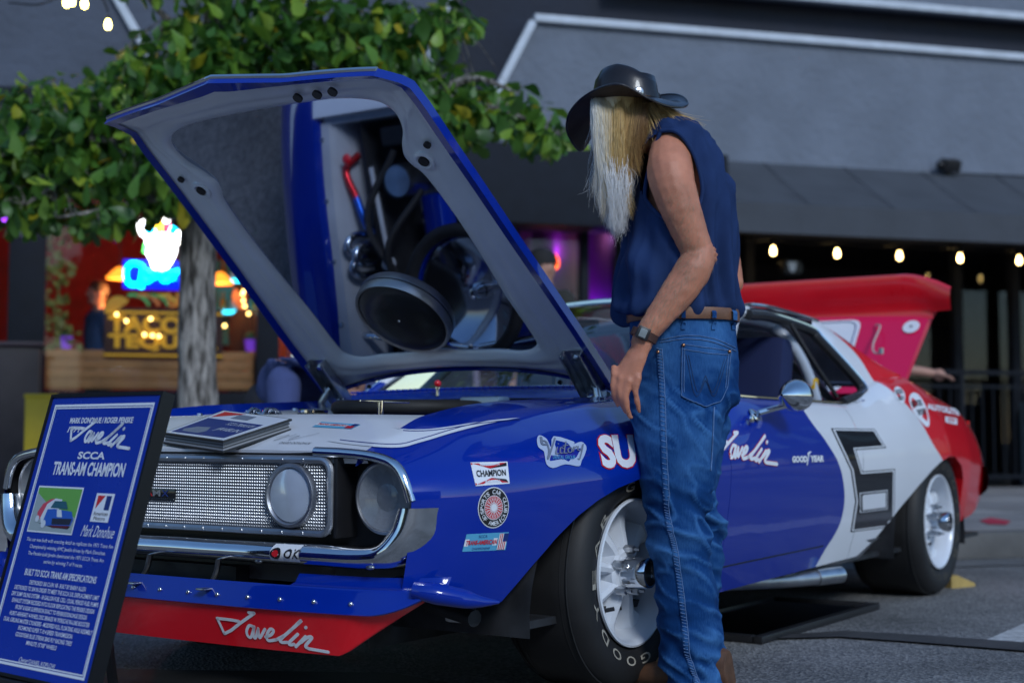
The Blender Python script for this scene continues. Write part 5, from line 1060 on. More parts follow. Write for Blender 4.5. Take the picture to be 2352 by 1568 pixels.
tk = [TP(456, 1075, TY), TP(455, 900, TY), TP(452, 700, TY), TP(456, 520, TY), TP(468, 330, TY + .05), TP(490, 120, TY + .05), TP(500, -120, TY), TP(520, -420, TY)]
trk = MB(); P = smooth_path(tk, 10); rad = I(np.linspace(0, 1, len(P)), [0, .1, .3, .5, .7, 1], [.135, .112, .104, .10, .075, .03])
rings = []
for i, (p, r) in enumerate(zip(P, rad)):
    rings.append([(p[0] + r * (1 + .05 * math.sin(5 * a + i * .3) + .035 * math.sin(11 * a - i * .5)) * math.cos(a), p[1] + r * (1 + .05 * math.cos(4 * a + i * .2)) * math.sin(a), p[2]) for a in np.linspace(0, 2 * math.pi, 29)[:-1]])
trk.rings(rings); trunk = trk.build('trunk', m_bark, tree)
limbs = [[(460, 430, 0), (360, 360, -.2), (230, 320, -.35), (90, 330, -.4), (-60, 380, -.5)], [(462, 380, 0), (330, 300, .1), (180, 260, .1), (20, 250, .1)], [(470, 320, 0), (620, 220, -.2), (820, 180, -.3), (1000, 215, -.35), (1160, 255, -.4), (1290, 310, -.4)], [(480, 220, 0), (640, 100, -.1), (850, 60, -.2), (1050, 50, -.25)], [(490, 120, 0), (380, 40, -.1), (300, -60, -.2)], [(462, 440, 0), (380, 450, -.3), (250, 480, -.5), (130, 500, -.6)], [(500, 0, 0), (700, -80, -.2), (900, -100, -.3)], [(860, 130, -.3), (930, 260, -.3), (1040, 320, -.35)], [(1000, 215, -.35), (1090, 180, -.45), (1190, 215, -.5)], [(200, 330, -.3), (140, 410, -.4), (60, 470, -.5)]]
lp = []
for L_ in limbs:
    P = smooth_path([TP(x, y, TY + d) for x, y, d in L_], 7); MB().tube(P, list(np.linspace(.034, .006, len(P))), 7).build('limb', m_bark, tree); lp += P
def leafmat():
    m = bpy.data.materials.new('leaf'); m.use_nodes = True; t = m.node_tree; b = t.nodes['Principled BSDF']; L = t.links.new; N = t.nodes.new; o = t.nodes['Material Output']
    at_ = N('ShaderNodeAttribute'); at_.attribute_name = 'hue'; oi = N('ShaderNodeObjectInfo'); ad = N('ShaderNodeMath'); ad.operation = 'ADD'; L(at_.outputs['Fac'], ad.inputs[0]); L(oi.outputs['Random'], ad.inputs[1]); fr_ = N('ShaderNodeMath'); fr_.operation = 'FRACT'; L(ad.outputs[0], fr_.inputs[0])
    cr = N('ShaderNodeValToRGB'); e = cr.color_ramp.elements; e[0].color = (.040, .11, .020, 1); e[1].color = (.55, .40, .02, 1); e[0].position = 0; e[1].position = 1.0
    for pos, c in ((.40, (.062, .17, .026, 1)), (.7, (.11, .25, .032, 1)), (.94, (.24, .38, .035, 1))): q = e.new(pos); q.color = c
    L(fr_.outputs[0], cr.inputs[0]); L(cr.outputs[0], b.inputs['Base Color']); b.inputs['Roughness'].default_value = .42
    tr = N('ShaderNodeBsdfTranslucent'); L(cr.outputs[0], tr.inputs[0]); mx = N('ShaderNodeMixShader'); mx.inputs[0].default_value = .4; L(b.outputs[0], mx.inputs[1]); L(tr.outputs[0], mx.inputs[2]); L(mx.outputs[0], o.inputs[0]); return m
m_leaf = leafmat()
def leaf_shape(k):
    # obovate leaf: base at 0, tip at +x, folded along the midrib
    ws = [(0, .0), (.12, .06), (.35, .16), (.6, .25), (.8, .24), (.94, .13), (1.0, 0)]; vs = []; 
    for x, w in ws:
        dr = -.16 * x * x * (1 + .6 * k) + .05 * math.sin(6 * x + 2 * k) * x
        vs += [(x, w * (1 + .12 * math.sin(9 * x + k)), dr + w * .22), (x, 0, dr), (x, -w * (1 + .12 * math.cos(8 * x + k)), dr + w * .22)]
    fs = []
    for i in range(len(ws) - 1):
        a = 3 * i; fs += [(a, a + 1, a + 4, a + 3), (a + 1, a + 2, a + 5, a + 4)]
    return np.array(vs), fs
SH = [leaf_shape(k) for k in range(3)]
blobs = [(150, 225, 170, 50), (60, 300, 110, 60), (90, 400, 130, 70), (250, 330, 150, 95), (330, 420, 110, 80), (210, 495, 110, 36), (50, 470, 80, 50), (330, 180, 110, 60), (420, 130, 140, 90), (560, 60, 170, 80), (740, 60, 180, 75), (900, 70, 140, 75), (1030, 45, 70, 45), (640, 140, 230, 60), (420, 260, 120, 90), (560, 250, 150, 80), (980, 190, 110, 50), (1110, 235, 120, 52), (1225, 280, 75, 46), (1050, 300, 70, 36), (900, 170, 120, 60), (450, 380, 90, 90), (1000, 250, 110, 50), (1275, 310, 40, 30),
         (150, -150, 200, 70), (420, -120, 260, 110), (760, -140, 260, 100), (1050, -100, 140, 60), (600, -330, 380, 150), (-120, 350, 130, 120), (800, 250, 140, 80), (120, 330, 100, 50)]
cand = []
for bx, by, rx, ry in blobs:
    n = int(rx * ry * math.pi / 122) + 14
    if by < -50: n //= 2
    for _ in range(n):
        a = random.random() * 6.28; r = math.sqrt(random.random()); cand.append((bx + rx * r * math.cos(a), by + ry * r * math.sin(a), TY + random.gauss(-.22, .26)))
LV, LF, LH_ = [], [], []; singles = []
def leaf_frame():
    yaw_ = random.random() * 6.28; R = Matrix.Rotation(yaw_, 3, 'Z') @ Matrix.Rotation(math.radians(random.gauss(35, 28)), 3, 'Y') @ Matrix.Rotation(math.radians(random.gauss(0, 35)), 3, 'X'); return R
order = sorted(range(len(cand)), key=lambda i: cand[i][2])
pick = set([i for i in order if 0 < cand[i][0] < 1310 and 0 < cand[i][1] < 560 and not (500 < cand[i][0] < 900 and cand[i][1] > 190)][:300])
hue = []
for i, (x, y, d) in enumerate(cand):
    p = TP(x, y, d); s_ = random.uniform(.07, .155); R = leaf_frame(); k = random.randrange(3)
    if i in pick: singles.append((p, s_, R, k)); continue
    V, F = SH[k]; o = len(LV); M3 = np.array(R); W = V @ M3.T * s_ + p; LV += [tuple(w) for w in W]; LF += [tuple(q + o for q in f_) for f_ in F]; hue += [random.random()] * len(V)
cr_ = MB(); cr_.v = LV; cr_.f = LF; crown = cr_.build('crown', m_leaf, tree, ang=None, fix=False, kind='stuff')
at__ = crown.data.attributes.new('hue', 'FLOAT', 'POINT'); at__.data.foreach_set('value', hue)
lm = []
for k in range(3):
    V, F = SH[k]; me = bpy.data.meshes.new('leaf'); me.from_pydata([tuple(v) for v in V], [], F); me.shade_smooth(); me.materials.append(m_leaf); lm.append(me)
for p, s_, R, k in singles:
    o = bpy.data.objects.new('leaf', lm[k]); COL.objects.link(o); o.parent = crown; M4 = R.to_4x4() @ Matrix.Scale(s_, 4); M4.translation = Vector(p); o.matrix_local = M4
# twigs: join leaves to limbs
lpa = np.array(lp); tw = MB()
for x, y, d in random.sample(cand, 900):
    p = TP(x, y, d); q = lpa[np.argmin(((lpa - p) ** 2).sum(1))]
    if np.linalg.norm(q - p) < .6: tw.tube([tuple(q), tuple((p + q) / 2 + np.array([0, 0, .03])), tuple(p)], [.004, .003, .0015], 4, caps=False)
tw.build('twigs', m_bark, tree, fix=False, kind='stuff')
# fairy bulbs in the tree
t = thing('tree_lights', 'glowing yellow bulbs strung on bare twigs at the edge of the tree', 'string lights', tuple(at(248, 56, TY)))
o_ = at(248, 56, TY); pts = [(90, -10), (153, 5), (194, 8), (232, 14), (248, 40)]
MB().tube([tuple(q) for q in smooth_path([at(*q, TY) - o_ + np.array([0, 0, .03]) for q in [(20, 18), (90, 22), (153, -2), (194, 0), (232, 6), (248, 40)]], 5)], .005, 5).build('wire', m_black, t)
m_tb = mat('yellow_bulb', (.9, .8, .2), .3, emit=(1, .82, .22), es=14)
for q in ((153, 5), (165, 2), (194, 8), (248, 56)): c = at(*q, TY) - o_; MB().lathe([(0, -.034), (.016, -.026), (.02, -.005), (.012, .02), (.008, .03)], tuple(c), n=12).build('bulb', m_tb, t); MB().lathe([(.009, .028), (.010, .05), (0, .052)], tuple(c), n=10).build('socket', m_black, t)
# ================================================================ framed display sign on its easel
SL = np.array([-1.2539, 3.4014, .1692]); SA, SLEAN, SWd, SHt = -.7239, .2738, .457, .6604
sg = thing('display_sign', 'framed blue display sign about the car standing before its grille', 'sign', (SL[0], SL[1], 0), SA)
def sgn_(a, b, off=0.0):   # a, b in metres on the face; off toward the viewer
    return (a, b * math.sin(SLEAN) - off * math.cos(SLEAN), SL[2] + b * math.cos(SLEAN) + off * math.sin(SLEAN))
mb = MB(); mb.sheet([(0, 0), (SWd, 0), (SWd, SHt), (0, SHt)], lambda a, b, t: sgn_(a, b, -t), .012)
fa = mb.build('panel', mat('printed_blue', (.003, .030, .34), .25, coat=.45, var=.03), sg, smooth=False)
for a0, b0, a1, b1 in ((-.008, -.008, SWd + .008, 0), (-.008, SHt, SWd + .008, SHt + .008), (-.008, 0, 0, SHt), (SWd, 0, SWd + .008, SHt)):
    MB().sheet([(a0, b0), (a1, b0), (a1, b1), (a0, b1)], lambda a, b, t: sgn_(a, b, .004 - t), .034).build('frame_bar', mat('black_metal_frame', (.012, .013, .016), .3, .4), sg, smooth=False)
def srect(x0, y0, x1, y1, m_, nm, off=.001, par=None): return MB().sheet([(x0, y0), (x1, y0), (x1, y1), (x0, y1)], lambda a, b: sgn_(a, b, off)).build(nm, m_, par or fa, smooth=False)
m_pw = mat('print_white', (.70, .74, .82), .35, coat=.4); m_pr = mat('print_red', (.55, .02, .03), .35); m_pk = mat('print_black', (.012, .012, .016), .4)
for d, w, m_ in ((.018, .006, m_pw), (.026, .003, m_pw)):
    srect(d, d, SWd - d, d + w, m_, 'border_line'); srect(d, SHt - d - w, SWd - d, SHt - d, m_, 'border_line'); srect(d, d + w, d + w, SHt - d - w, m_, 'border_line'); srect(SWd - d - w, d + w, SWd - d, SHt - d - w, m_, 'border_line')
# text laid out by the share of the sign's face (x from left, y from top) read off the photograph
def st_(s_, xc, y0, y1, w, nm='sign_text', m_=m_pw, **kw):
    X = xc * SWd; W = w * SWd; return letters(nm, m_, fa, s_, (X - W / 2, (1 - y1) * SHt, X + W / 2, (1 - y0) * SHt), lambda a, b: sgn_(a, b, .0012), **kw)
st_('MARK DONOHUE / ROGER PENSKE', .52, .078, .10, .58, bold=.03); st_('1971', .29, .112, .134, .12, shear=.25, bold=.02)
javelin('sign_script', m_pw, fa, lambda a, b: sgn_(.26 * SWd + a * .58 * SWd / 100, (1 - .195) * SHt + b * .0030 * .85, .0012), w=3.0)
st_('SCCA', .52, .205, .232, .25, bold=.03); st_('TRANS-AM CHAMPION', .52, .243, .293, .66, bold=.03)
st_('Mark Donohue', .755, .465, .505, .29, shear=.45)
for k, ln_ in enumerate(('This car was built with exacting detail to replicate the 1971 Trans Am', 'Championship winning AMC Javelin driven by Mark Donohue.', 'The Penske-built Javelin dominated the 1971 SCCA Trans Am', 'series by winning 7 of 9 races.')): st_(ln_, .52, .525 + k * .0245, .542 + k * .0245, (.80, .70, .70, .36)[k])
st_('BUILT TO SCCA TRANS AM SPECIFICATIONS', .52, .636, .660, .66, bold=.02)
for k, (ln_, w) in enumerate((('DESTROKED 360 CU.IN. V8 - BUILT BY BARRY ALLEN', .52), ('DESTROKED TO 304 IN ORDER TO MEET THE SCCA 5.0L DISPLACEMENT LIMIT', .78), ('DRY SUMP OILING SYSTEM - 18 GALLON FUEL CELL / DUAL PERIOD FUEL PUMPS', .80), ('EXHAUST SYSTEM RECESSED INTO FLOOR REPLICATING THE PENSKE DESIGN', .76), ('FRONT & REAR SUSPENSION EXACT TO PENSKE/DONOHUE DESIGN', .66), ('HURST-AIRHEART 4-WHEEL DISC BRAKES W/ PORSCHE IN-LINE BOOSTER', .74), ('DUAL GIRLING MASTER CYLINDERS - MODIFIED FULL FLOATING AXLE ASSEMBLY', .82), ('RICHMOND SUPER T-10 4 SPEED TRANSMISSION', .50), ('GOODYEAR BLUE STREAK BIAS PLY RACING TIRES', .52), ('MINILITE 15"X8" WHEELS', .28))): st_(ln_, .52, .675 + k * .0228, .690 + k * .0228, w, bold=.01)
st_('Owner', .40, .938, .955, .09, shear=.4); st_('DANIEL KOPLOW', .57, .940, .955, .24, bold=.0)
# printed picture and badge
x0, x1, y0, y1 = .10 * SWd, .53 * SWd, (1 - .505) * SHt, (1 - .335) * SHt
pc = srect(x0, y0, x1, y1, m_pw, 'printed_picture'); X = lambda u: x0 + .004 + u * (x1 - x0 - .008); Y = lambda v: y0 + .004 + v * (y1 - y0 - .008)
def pp(poly, col, nm, off): return MB().sheet([(X(a), Y(b)) for a, b in poly], lambda a, b: sgn_(a, b, off)).build(nm, mat('print_%.2f_%.2f_%.2f' % col, col, .4, coat=.3), pc, smooth=False)
pp([(0, 0), (1, 0), (1, 1), (0, 1)], (.13, .36, .07), 'printed_grass', .0014); pp([(0, 0), (1, 0), (1, .35), (.75, .45), (.3, .62), (0, .88)], (.30, .36, .38), 'printed_track', .0017)
pp([(.18, .18), (.95, .14), (.90, .08), (.5, .10)], (.02, .02, .03), 'printed_shadow', .002)
pp([(.12, .42), (.2, .62), (.36, .74), (.5, .76), (.4, .5), (.3, .3), (.15, .25)], (.55, .06, .10), 'printed_tail', .0022); pp([(.22, .3), (.3, .62), (.46, .76), (.62, .74), (.6, .5), (.4, .2), (.26, .18)], (.6, .65, .7), 'printed_band', .0024)
pp([(.30, .22), (.34, .5), (.5, .52), (.9, .48), (.98, .3), (.95, .16), (.5, .14), (.38, .12)], (.02, .10, .45), 'printed_body', .0026); pp([(.40, .54), (.46, .70), (.72, .70), (.80, .53)], (.02, .10, .14), 'printed_screen', .0028); pp([(.50, .30), (.95, .32), (.93, .18), (.52, .16)], (.015, .02, .04), 'printed_grille', .0030); pp([(.56, .50), (.66, .51), (.72, .34), (.60, .34)], (.6, .65, .7), 'printed_stripe', .0030); pp([(.50, .14), (.93, .16), (.90, .10), (.55, .09)], (.10, .01, .02), 'printed_dam', .0030)
for cx_, cy_, r in ((.33, .16, .055), (.16, .27, .045)): pp(disc_poly(cx_, cy_, r, 16, r * 1.7), (.55, .6, .66), 'printed_wheel', .0032)
bx0, bx1, by0, by1 = .66 * SWd, .82 * SWd, (1 - .452) * SHt, (1 - .352) * SHt; bd = srect(bx0, by0, bx1, by1, m_pw, 'printed_badge'); bxf = lambda u, v, off: sgn_(bx0 + u * (bx1 - bx0), by0 + v * (by1 - by0), off)
MB().sheet([(.12, .92), (.52, .92), (.12, .45)], lambda a, b: bxf(a, b, .0016)).build('badge_red', m_pr, bd, smooth=False); MB().sheet([(.60, .92), (.88, .92), (.88, .42), (.60, .42)], lambda a, b: bxf(a, b, .0016)).build('badge_blue', m_stick_n, bd, smooth=False)
letters('badge_text', m_pk, bd, 'American', (.1, .22, .9, .36), lambda a, b: bxf(a, b, .0018)); letters('badge_text', m_pk, bd, 'Motors', (.18, .06, .8, .19), lambda a, b: bxf(a, b, .0018))
# easel
for a, b, c_ in (((.06, -.02, SL[2] + .1), (.02, -.09, 0), 0), ((SWd - .06, -.02, SL[2] + .1), (SWd - .02, -.09, 0), 0)): pass
for x in (.05, SWd - .05): MB().bar((x, .06 + .5 * math.sin(SLEAN), SL[2] + .5), (x, -.02, 0.005), .018, .018).build('easel_leg', m_black, sg)
MB().bar((SWd * .3, .20, SL[2] + .42), (SWd * .12, .34, 0.005), .018, .018).build('easel_leg', m_black, sg); MB().box((SWd / 2, .012, SL[2] - .02), (SWd, .06, .02), bev=.003).build('easel_ledge', m_black, sg)
# ================================================================ binder and card on the header panel
def onh(u, v, off=0): return (u, v, top_z(max(.6, min(.87, u)), .585) + .006 * (1 - (v / .58) ** 2) + off)
def c2w(p): R = car.matrix_world; return None
cr3 = Matrix.Rotation(math.atan2(-math.cos(YAW), -math.sin(YAW)), 4, 'Z'); cr3.translation = Vector((CX, CY, 0))
cor_ = [(.858, -.124), (.93, .178), (.737, .236), (.645, -.11)]     # near-left, near-right, far-right, far-left on the panel (u, v)
def bkf(a, b, off):
    A, B, C_, D_ = [np.array(q) for q in cor_]; p = A * (1 - a) * (1 - b) + B * a * (1 - b) + C_ * a * b + D_ * (1 - a) * b
    z = .70 - .30 * (p[0] - .80) + .006 + off; return (p[0], p[1], z)
bk = thing('ring_binder', 'thick binder with a printed cover lying on the white nose panel', 'binder', (CX, CY, 0), car.rotation_euler.z)
def slabq(nm, m_, z0, z1, g=0.0, par=bk):
    P = [(g, g), (1 - g, g), (1 - g, 1 - g), (g, 1 - g)]; return MB().add([bkf(a, b, z0) for a, b in P] + [bkf(a, b, z1) for a, b in P], [(0, 3, 2, 1), (4, 5, 6, 7), (0, 1, 5, 4), (1, 2, 6, 5), (2, 3, 7, 6), (3, 0, 4, 7)]).build(nm, m_, par, smooth=False)
slabq('lower_cover', m_bplastic, .0, .005); 
for k in range(5): slabq('page_stack', mat('page_%d' % (k % 2), [(.30, .31, .33), (.07, .075, .08)][k % 2], .6), .0052 + k * .004, .0088 + k * .004, .012 + .004 * (k % 3))
cv = slabq('upper_cover', m_bplastic, .026, .031, -.005); slabq('cover_sheet', m_pw, .0313, .032, .02, cv)
def cvp(poly, m_, nm, off=.0326): MB().add([bkf(a, b, off) for a, b in poly], [tuple(range(len(poly)))]).build(nm, m_, cv, smooth=False)
cvp([(.08, .06), (.92, .08), (.92, .66), (.08, .66)], m_stick_n, 'cover_print'); cvp([(.08, .70), (.40, .94), (.08, .94)], m_pr, 'cover_print'); cvp([(.35, .74), (.60, .74), (.60, .90), (.35, .90)], m_stick_g, 'cover_print')
cvp([(.14, .2), (.24, .32), (.42, .36), (.50, .22), (.46, .12), (.2, .12)], m_stick_g, 'cover_car', .0330); letters('cover_text', m_pw, cv, 'JAVELIN', (.54, .26, .88, .40), lambda a, b: bkf(a, b, .0332)); letters('cover_text', m_pw, cv, 'SCCA TRANS AM', (.5, .50, .88, .60), lambda a, b: bkf(a, b, .0332))
# sticker and signature on the nose panel
f = lambda a, b, off=.0025: onh(*( (np.array((.716, .291)) * (1 - a) * (1 - b) + np.array((.728, .437)) * a * (1 - b) + np.array((.694, .44)) * a * b + np.array((.677, .29)) * (1 - a) * b)), off)
st = MB().grid(lambda a, b: f(a, b, .0015), np.linspace(0, 1, 5), np.linspace(0, 1, 5)).build('nose_sticker', m_stick_c, car); MB().sheet([(0, .3), (.78, .3), (.78, .7), (0, .7)], lambda a, b: f(a, b, .0025)).build('sticker_band', m_stick_w, st, smooth=False); letters('sticker_text', m_stick_r, st, 'TRANS-AMERICAN', (.03, .36, .76, .64), lambda a, b: f(a, b, .0032), bold=.03); MB().sheet([(.80, .05), (.98, .05), (.98, .5), (.80, .5)], lambda a, b: f(a, b, .0026)).build('flag_stripes', m_stick_r, st, smooth=False); MB().sheet([(.86, .55), (.98, .55), (.98, .95), (.86, .95)], lambda a, b: f(a, b, .0028)).build('flag_canton', m_stick_n, st, smooth=False)
letters('nose_signature', m_stick_k, car, 'DAVID DONOHUE', (.285, 0, .39, 1), lambda a, b: onh(.838 - b * .012, a, .003)); mb = MB()
for p in ([(.24, .80), (.27, .78), (.25, .82), (.29, .775)], [(.29, .80), (.31, .785), (.30, .815), (.36, .765)]): stroke(mb, p, .0016, lambda a, b: onh(b, a, .003))
mb.build('nose_signature', m_stick_k, car, smooth=False)
# ================================================================ people
from mathutils import noise as mn
from mathutils.bvhtree import BVHTree
def limb(mb, pts, rad, n=12, sub=4):
    P = smooth_path(pts, sub); r = list(I(np.linspace(0, len(pts) - 1, len(P)), range(len(pts)), rad)); mb.tube([tuple(p) for p in P], r, n); mb.ball(tuple(P[0]), r[0], 12, 8); mb.ball(tuple(P[-1]), r[-1], 12, 8); return mb
def sring(cx_, cy_, z, rx, ry, n=40, e=2.3, tilt=0.0, tx_=0.0):
    out = []
    for k in range(n):
        a = 2 * math.pi * k / n; c, s = math.cos(a), math.sin(a); x = rx * math.copysign(abs(c) ** (2 / e), c); y = ry * math.copysign(abs(s) ** (2 / e), s); out.append((cx_ + x, cy_ + y, z + tilt * x + tx_ * y))
    return out
def loft(mb, rows, n=40, e=2.3, sub=3, tilt=0.0):
    P = smooth_path([np.array(r, float) for r in rows], sub); mb.rings([sring(*r[:5], n=n, e=e, tilt=tilt) for r in P]); return mb
MR = np.array([.52, 4.12, 0.0])
man = thing('person', 'person in leather hat, sleeveless navy shirt and jeans bending toward the open bonnet', 'person', tuple(MR))
def Q(px, py, y): return at(px, py, y) - MR
def row(py, xl, xr, y, ry):   # loft row from left/right photo outlines at depth y
    a, b = at(xl, py, y), at(xr, py, y); return ((a[0] + b[0]) / 2 - MR[0], y - MR[1], a[2] - MR[2], (b[0] - a[0]) / 2, ry)
def nz(v, s, o=0.0): return mn.noise(Vector((v[0] * s[0] + o, v[1] * s[1] + o, v[2] * s[2])))
m_skin = mat('weathered_skin', (.52, .205, .120), .5, var=.2, vscale=14, bump=(260, .3, .0025), sub=.1)
YC = 4.13
trow = [(286, 1512, 1582, YC, .10), (300, 1494, 1600, YC, .145), (322, 1478, 1622, YC, .175), (352, 1468, 1644, YC, .187), (400, 1463, 1668, YC, .186), (450, 1460, 1684, YC, .182), (500, 1450, 1692, YC, .178), (560, 1433, 1694, YC, .174), (620, 1419, 1693, YC, .172), (665, 1412, 1691, YC, .170), (700, 1417, 1689, YC, .165), (724, 1440, 1684, YC, .156), (742, 1466, 1670, YC, .138), (790, 1480, 1660, YC, .11)]
rows = [row(*r) for r in trow]
body = MB()
loft(body, [(r[0] + .004, r[1], r[2], r[3] - .034, r[4] - .030) for r in rows])
limb(body, [Q(1545, 335, YC), Q(1500, 300, YC), Q(1462, 275, YC)], [.075, .062, .06])           # neck
HC = Q(1432, 268, 4.12); HR = Matrix.Rotation(math.radians(145), 3, 'Z') @ Matrix.Rotation(math.radians(32), 3, 'Y')   # head: local x = face
def hp(x, y, z): return tuple(np.array(HR @ Vector((x, y, z))) + HC)
body.ball(tuple(HC), (.098, .078, .115), 20, 14, HR); body.ball(hp(.02, 0, -.06), (.075, .062, .07), 16, 10, HR)
limb(body, [hp(.085, 0, .02), hp(.112, 0, -.025)], [.012, .016], 8); body.ball(hp(.075, .03, .03), (.02, .022, .012), 10, 8, HR); body.ball(hp(.075, -.03, .03), (.02, .022, .012), 10, 8, HR); body.ball(hp(.085, 0, -.06), (.016, .026, .010), 10, 8, HR)
for s in (1, -1): body.ball(hp(-.005, s * .08, -.005), (.024, .010, .033), 10, 8, HR)
YA = 3.955
# left arm, elbow back, hand hanging
limb(body, [Q(1542, 350, YA + .05), Q(1540, 400, YA), Q(1560, 470, YA - .01), Q(1585, 535, YA - .005), Q(1602, 580, YA)], [.062, .066, .058, .050, .044], 16)
limb(body, [Q(1608, 585, YA), Q(1592, 620, YA - .008), Q(1560, 668, YA - .012), Q(1520, 720, YA - .018), Q(1484, 768, YA - .022), Q(1474, 788, YA - .022)], [.046, .052, .049, .040, .031, .031], 16)
body.ball(tuple(Q(1622, 588, YA + .01)), (.032, .03, .034), 12, 8)
HY = YA - .025
loftp = [(Q(1474, 790, HY), .033, .024), (Q(1462, 812, HY), .038, .021), (Q(1450, 838, HY), .043, .020), (Q(1441, 860, HY), .044, .018), (Q(1438, 874, HY), .038, .015)]
body.rings([[tuple(c + np.array([w * math.cos(a) * .94, t * math.sin(a) - .012 * math.cos(a), w * math.cos(a) * .25])) for a in np.linspace(0, 2 * math.pi, 17)[:-1]] for c, w, t in loftp])
for pts, r in (([(1410, 858), (1408, 888), (1412, 912), (1420, 930)], .0088), ([(1426, 868), (1424, 900), (1430, 926), (1438, 946)], .0094), ([(1444, 874), (1438, 905), (1440, 935), (1448, 958)], .0096), ([(1466, 868), (1460, 896), (1464, 922), (1468, 944)], .0088)):
    i_ = [1410, 1426, 1444, 1466].index(pts[0][0]); yy = HY + (.014, .004, -.004, -.008)[i_]
    limb(body, [Q(pts[0][0], pts[0][1] - 14, yy), Q(*pts[0], yy - .006), Q(*pts[1], yy - .010), Q(*pts[2], yy - .002), Q(*pts[3], yy + .008)], [r * 1.05, r * 1.16, r, r * .98, r * .78], 10, 3)
    body.ball(tuple(Q(pts[0][0], pts[0][1], yy - .010)), r * 1.2, 10, 8)
limb(body, [Q(1452, 815, HY + .02), Q(1432, 840, HY + .04), Q(1424, 868, HY + .05), Q(1426, 890, HY + .052)], [.016, .014, .011, .008], 10, 3)
# right arm, elbow showing behind the back, hand forward on the hip side
YR = 4.31
limb(body, [Q(1590, 365, YR - .05), Q(1620, 450, YR), Q(1655, 560, YR), Q(1672, 640, YR)], [.064, .064, .052, .046], 14); limb(body, [Q(1674, 648, YR), Q(1640, 690, YR + .02), Q(1580, 740, YR + .02), Q(1540, 770, YR + .01)], [.046, .046, .036, .031], 12); body.ball(tuple(Q(1683, 652, YR)), .030, 12, 8)
limb(body, [Q(1530, 776, YR), Q(1512, 800, YR)], [.034, .032], 12)
for k in range(4): limb(body, [Q(1522 - k * 9, 806 - k * 4, YR + .01), Q(1510 - k * 9, 840, YR), Q(1506 - k * 8, 862, YR - .01)], [.010, .009, .007], 8, 2)
limb(body, [Q(1500, 790, YR - .02), Q(1484, 815, YR - .03)], [.011, .008], 8, 2)
for x0, x1, x2, y in ((1545, 1555, 1600, 4.03), (1590, 1592, 1575, 4.24)): limb(body, [Q(x0 + 15, 820, YC), Q(x0, 960, y), Q(x1, 1200, y), Q(x1 + 20, 1330, y), Q(x2, 1560, y)], [.075, .07, .055, .05, .04], 14)
def skd(co, no):
    return np.array([.0010 * nz(c, (60, 60, 60)) + .0010 * nz(c, (22, 22, 40), 3) + (.0026 * math.sin(c[2] * 420) * math.exp(-((c[2] - 1.225) / .03) ** 2) if c[0] > .04 and c[1] < -.1 else 0) for c in co])
bd = remeshed(body, 'body', m_skin, man, .0052, 3, skd)
_bt = BVHTree.FromPolygons([v.co for v in bd.data.vertices], [p.vertices for p in bd.data.polygons]); AH = []
def strand_roots():
    for k in range(1500):
        t = random.random(); cxp = 1608 + (1478 - 1608) * t; cyp = 575 + 190 * t
        if k % 3 == 0: cxp, cyp = 1545 + 60 * random.random(), 440 + 130 * random.random()
        px, py = cxp + random.gauss(0, 22), cyp + random.gauss(0, 22); d = Vector(ray(px, py)).normalized(); h = _bt.ray_cast(Vector((0, 0, CAM_H)) - Vector(MR), d)
        if h[0] is None or h[0].y > -.05: continue
        dirv = Vector((-.4 + random.gauss(0, .25), 0, -.8 + random.gauss(0, .25))); dirv = (dirv - h[1] * dirv.dot(h[1])).normalized(); L = random.uniform(.008, .018)
        AH.append(([np.array(h[0]), np.array(h[0] + dirv * L * .5 + h[1] * .003), np.array(h[0] + dirv * L + h[1] * .002)], .3 + .5 * random.random()))
strand_roots()
# --- shirt
m_shirt = mat('navy_cotton', (.018, .038, .112), .9, var=.14, vscale=14, bump=(260, .3, .002), spec=.12)
sh = MB(); loft(sh, rows, n=72, e=2.25, sub=5)
hole = [Q(*p, 3.95)[[0, 2]] for p in [(1530, 296), (1556, 306), (1580, 332), (1600, 370), (1610, 420), (1606, 470), (1580, 498), (1545, 505), (1512, 490), (1488, 455), (1474, 405), (1473, 355), (1486, 320), (1506, 302)]]
hole = np.array(smooth_path(hole, 5, True))
def inside(x, z):
    c = False; n = len(hole)
    for i in range(n):
        a, b = hole[i], hole[i - 1]
        if (a[1] > z) != (b[1] > z) and x < (b[0] - a[0]) * (z - a[1]) / (b[1] - a[1]) + a[0]: c = not c
    return c
def shd(co, no):
    out = np.zeros(len(co))
    for i, c in enumerate(co):
        z = c[2]; low = max(0, min(1, (1.30 - z) / .2)); up = max(0, min(1, (z - 1.25) / .2))
        f1 = mn.noise(Vector((c[0] * 20, c[1] * 20, z * 3.0))) * .026
        f2 = math.sin((c[0] * 1.0 + c[1] * .6) * 95 + z * 10 + 3 * mn.noise(Vector((c[0] * 6, c[1] * 6, z * 4)))) * .0115
        back = max(0, min(1, (c[0] - .02) / .08)); f3 = math.sin((c[0] - .45 * z) * 70 + 2 * mn.noise(Vector(c) * 7)) * .0055 * back * up
        hem = .012 * math.exp(-((z - 1.075) / .022) ** 2)
        rg = (1 - abs(mn.noise(Vector((c[0] * 17 + 5, c[1] * 17, z * 4.5 - c[0] * 6))))) ** 5; out[i] = f1 * (.5 + .7 * low) + f2 * (.35 + .7 * low) + f3 + hem + .008 * (rg - .35) * max(0, min(1, (z - 1.11) / .06))
    return out
sho = remeshed(sh, 'shirt', m_shirt, man, .0065, 3, shd)
bm = bmesh.new(); bm.from_mesh(sho.data); dl_ = [f for f in bm.faces if f.normal.y < .25 and f.calc_center_median().y < -.06 and inside(f.calc_center_median().x, f.calc_center_median().z)]
dl_ += [f for f in bm.faces if f.calc_center_median().z > Q(1545, 288, YC)[2] - .004]
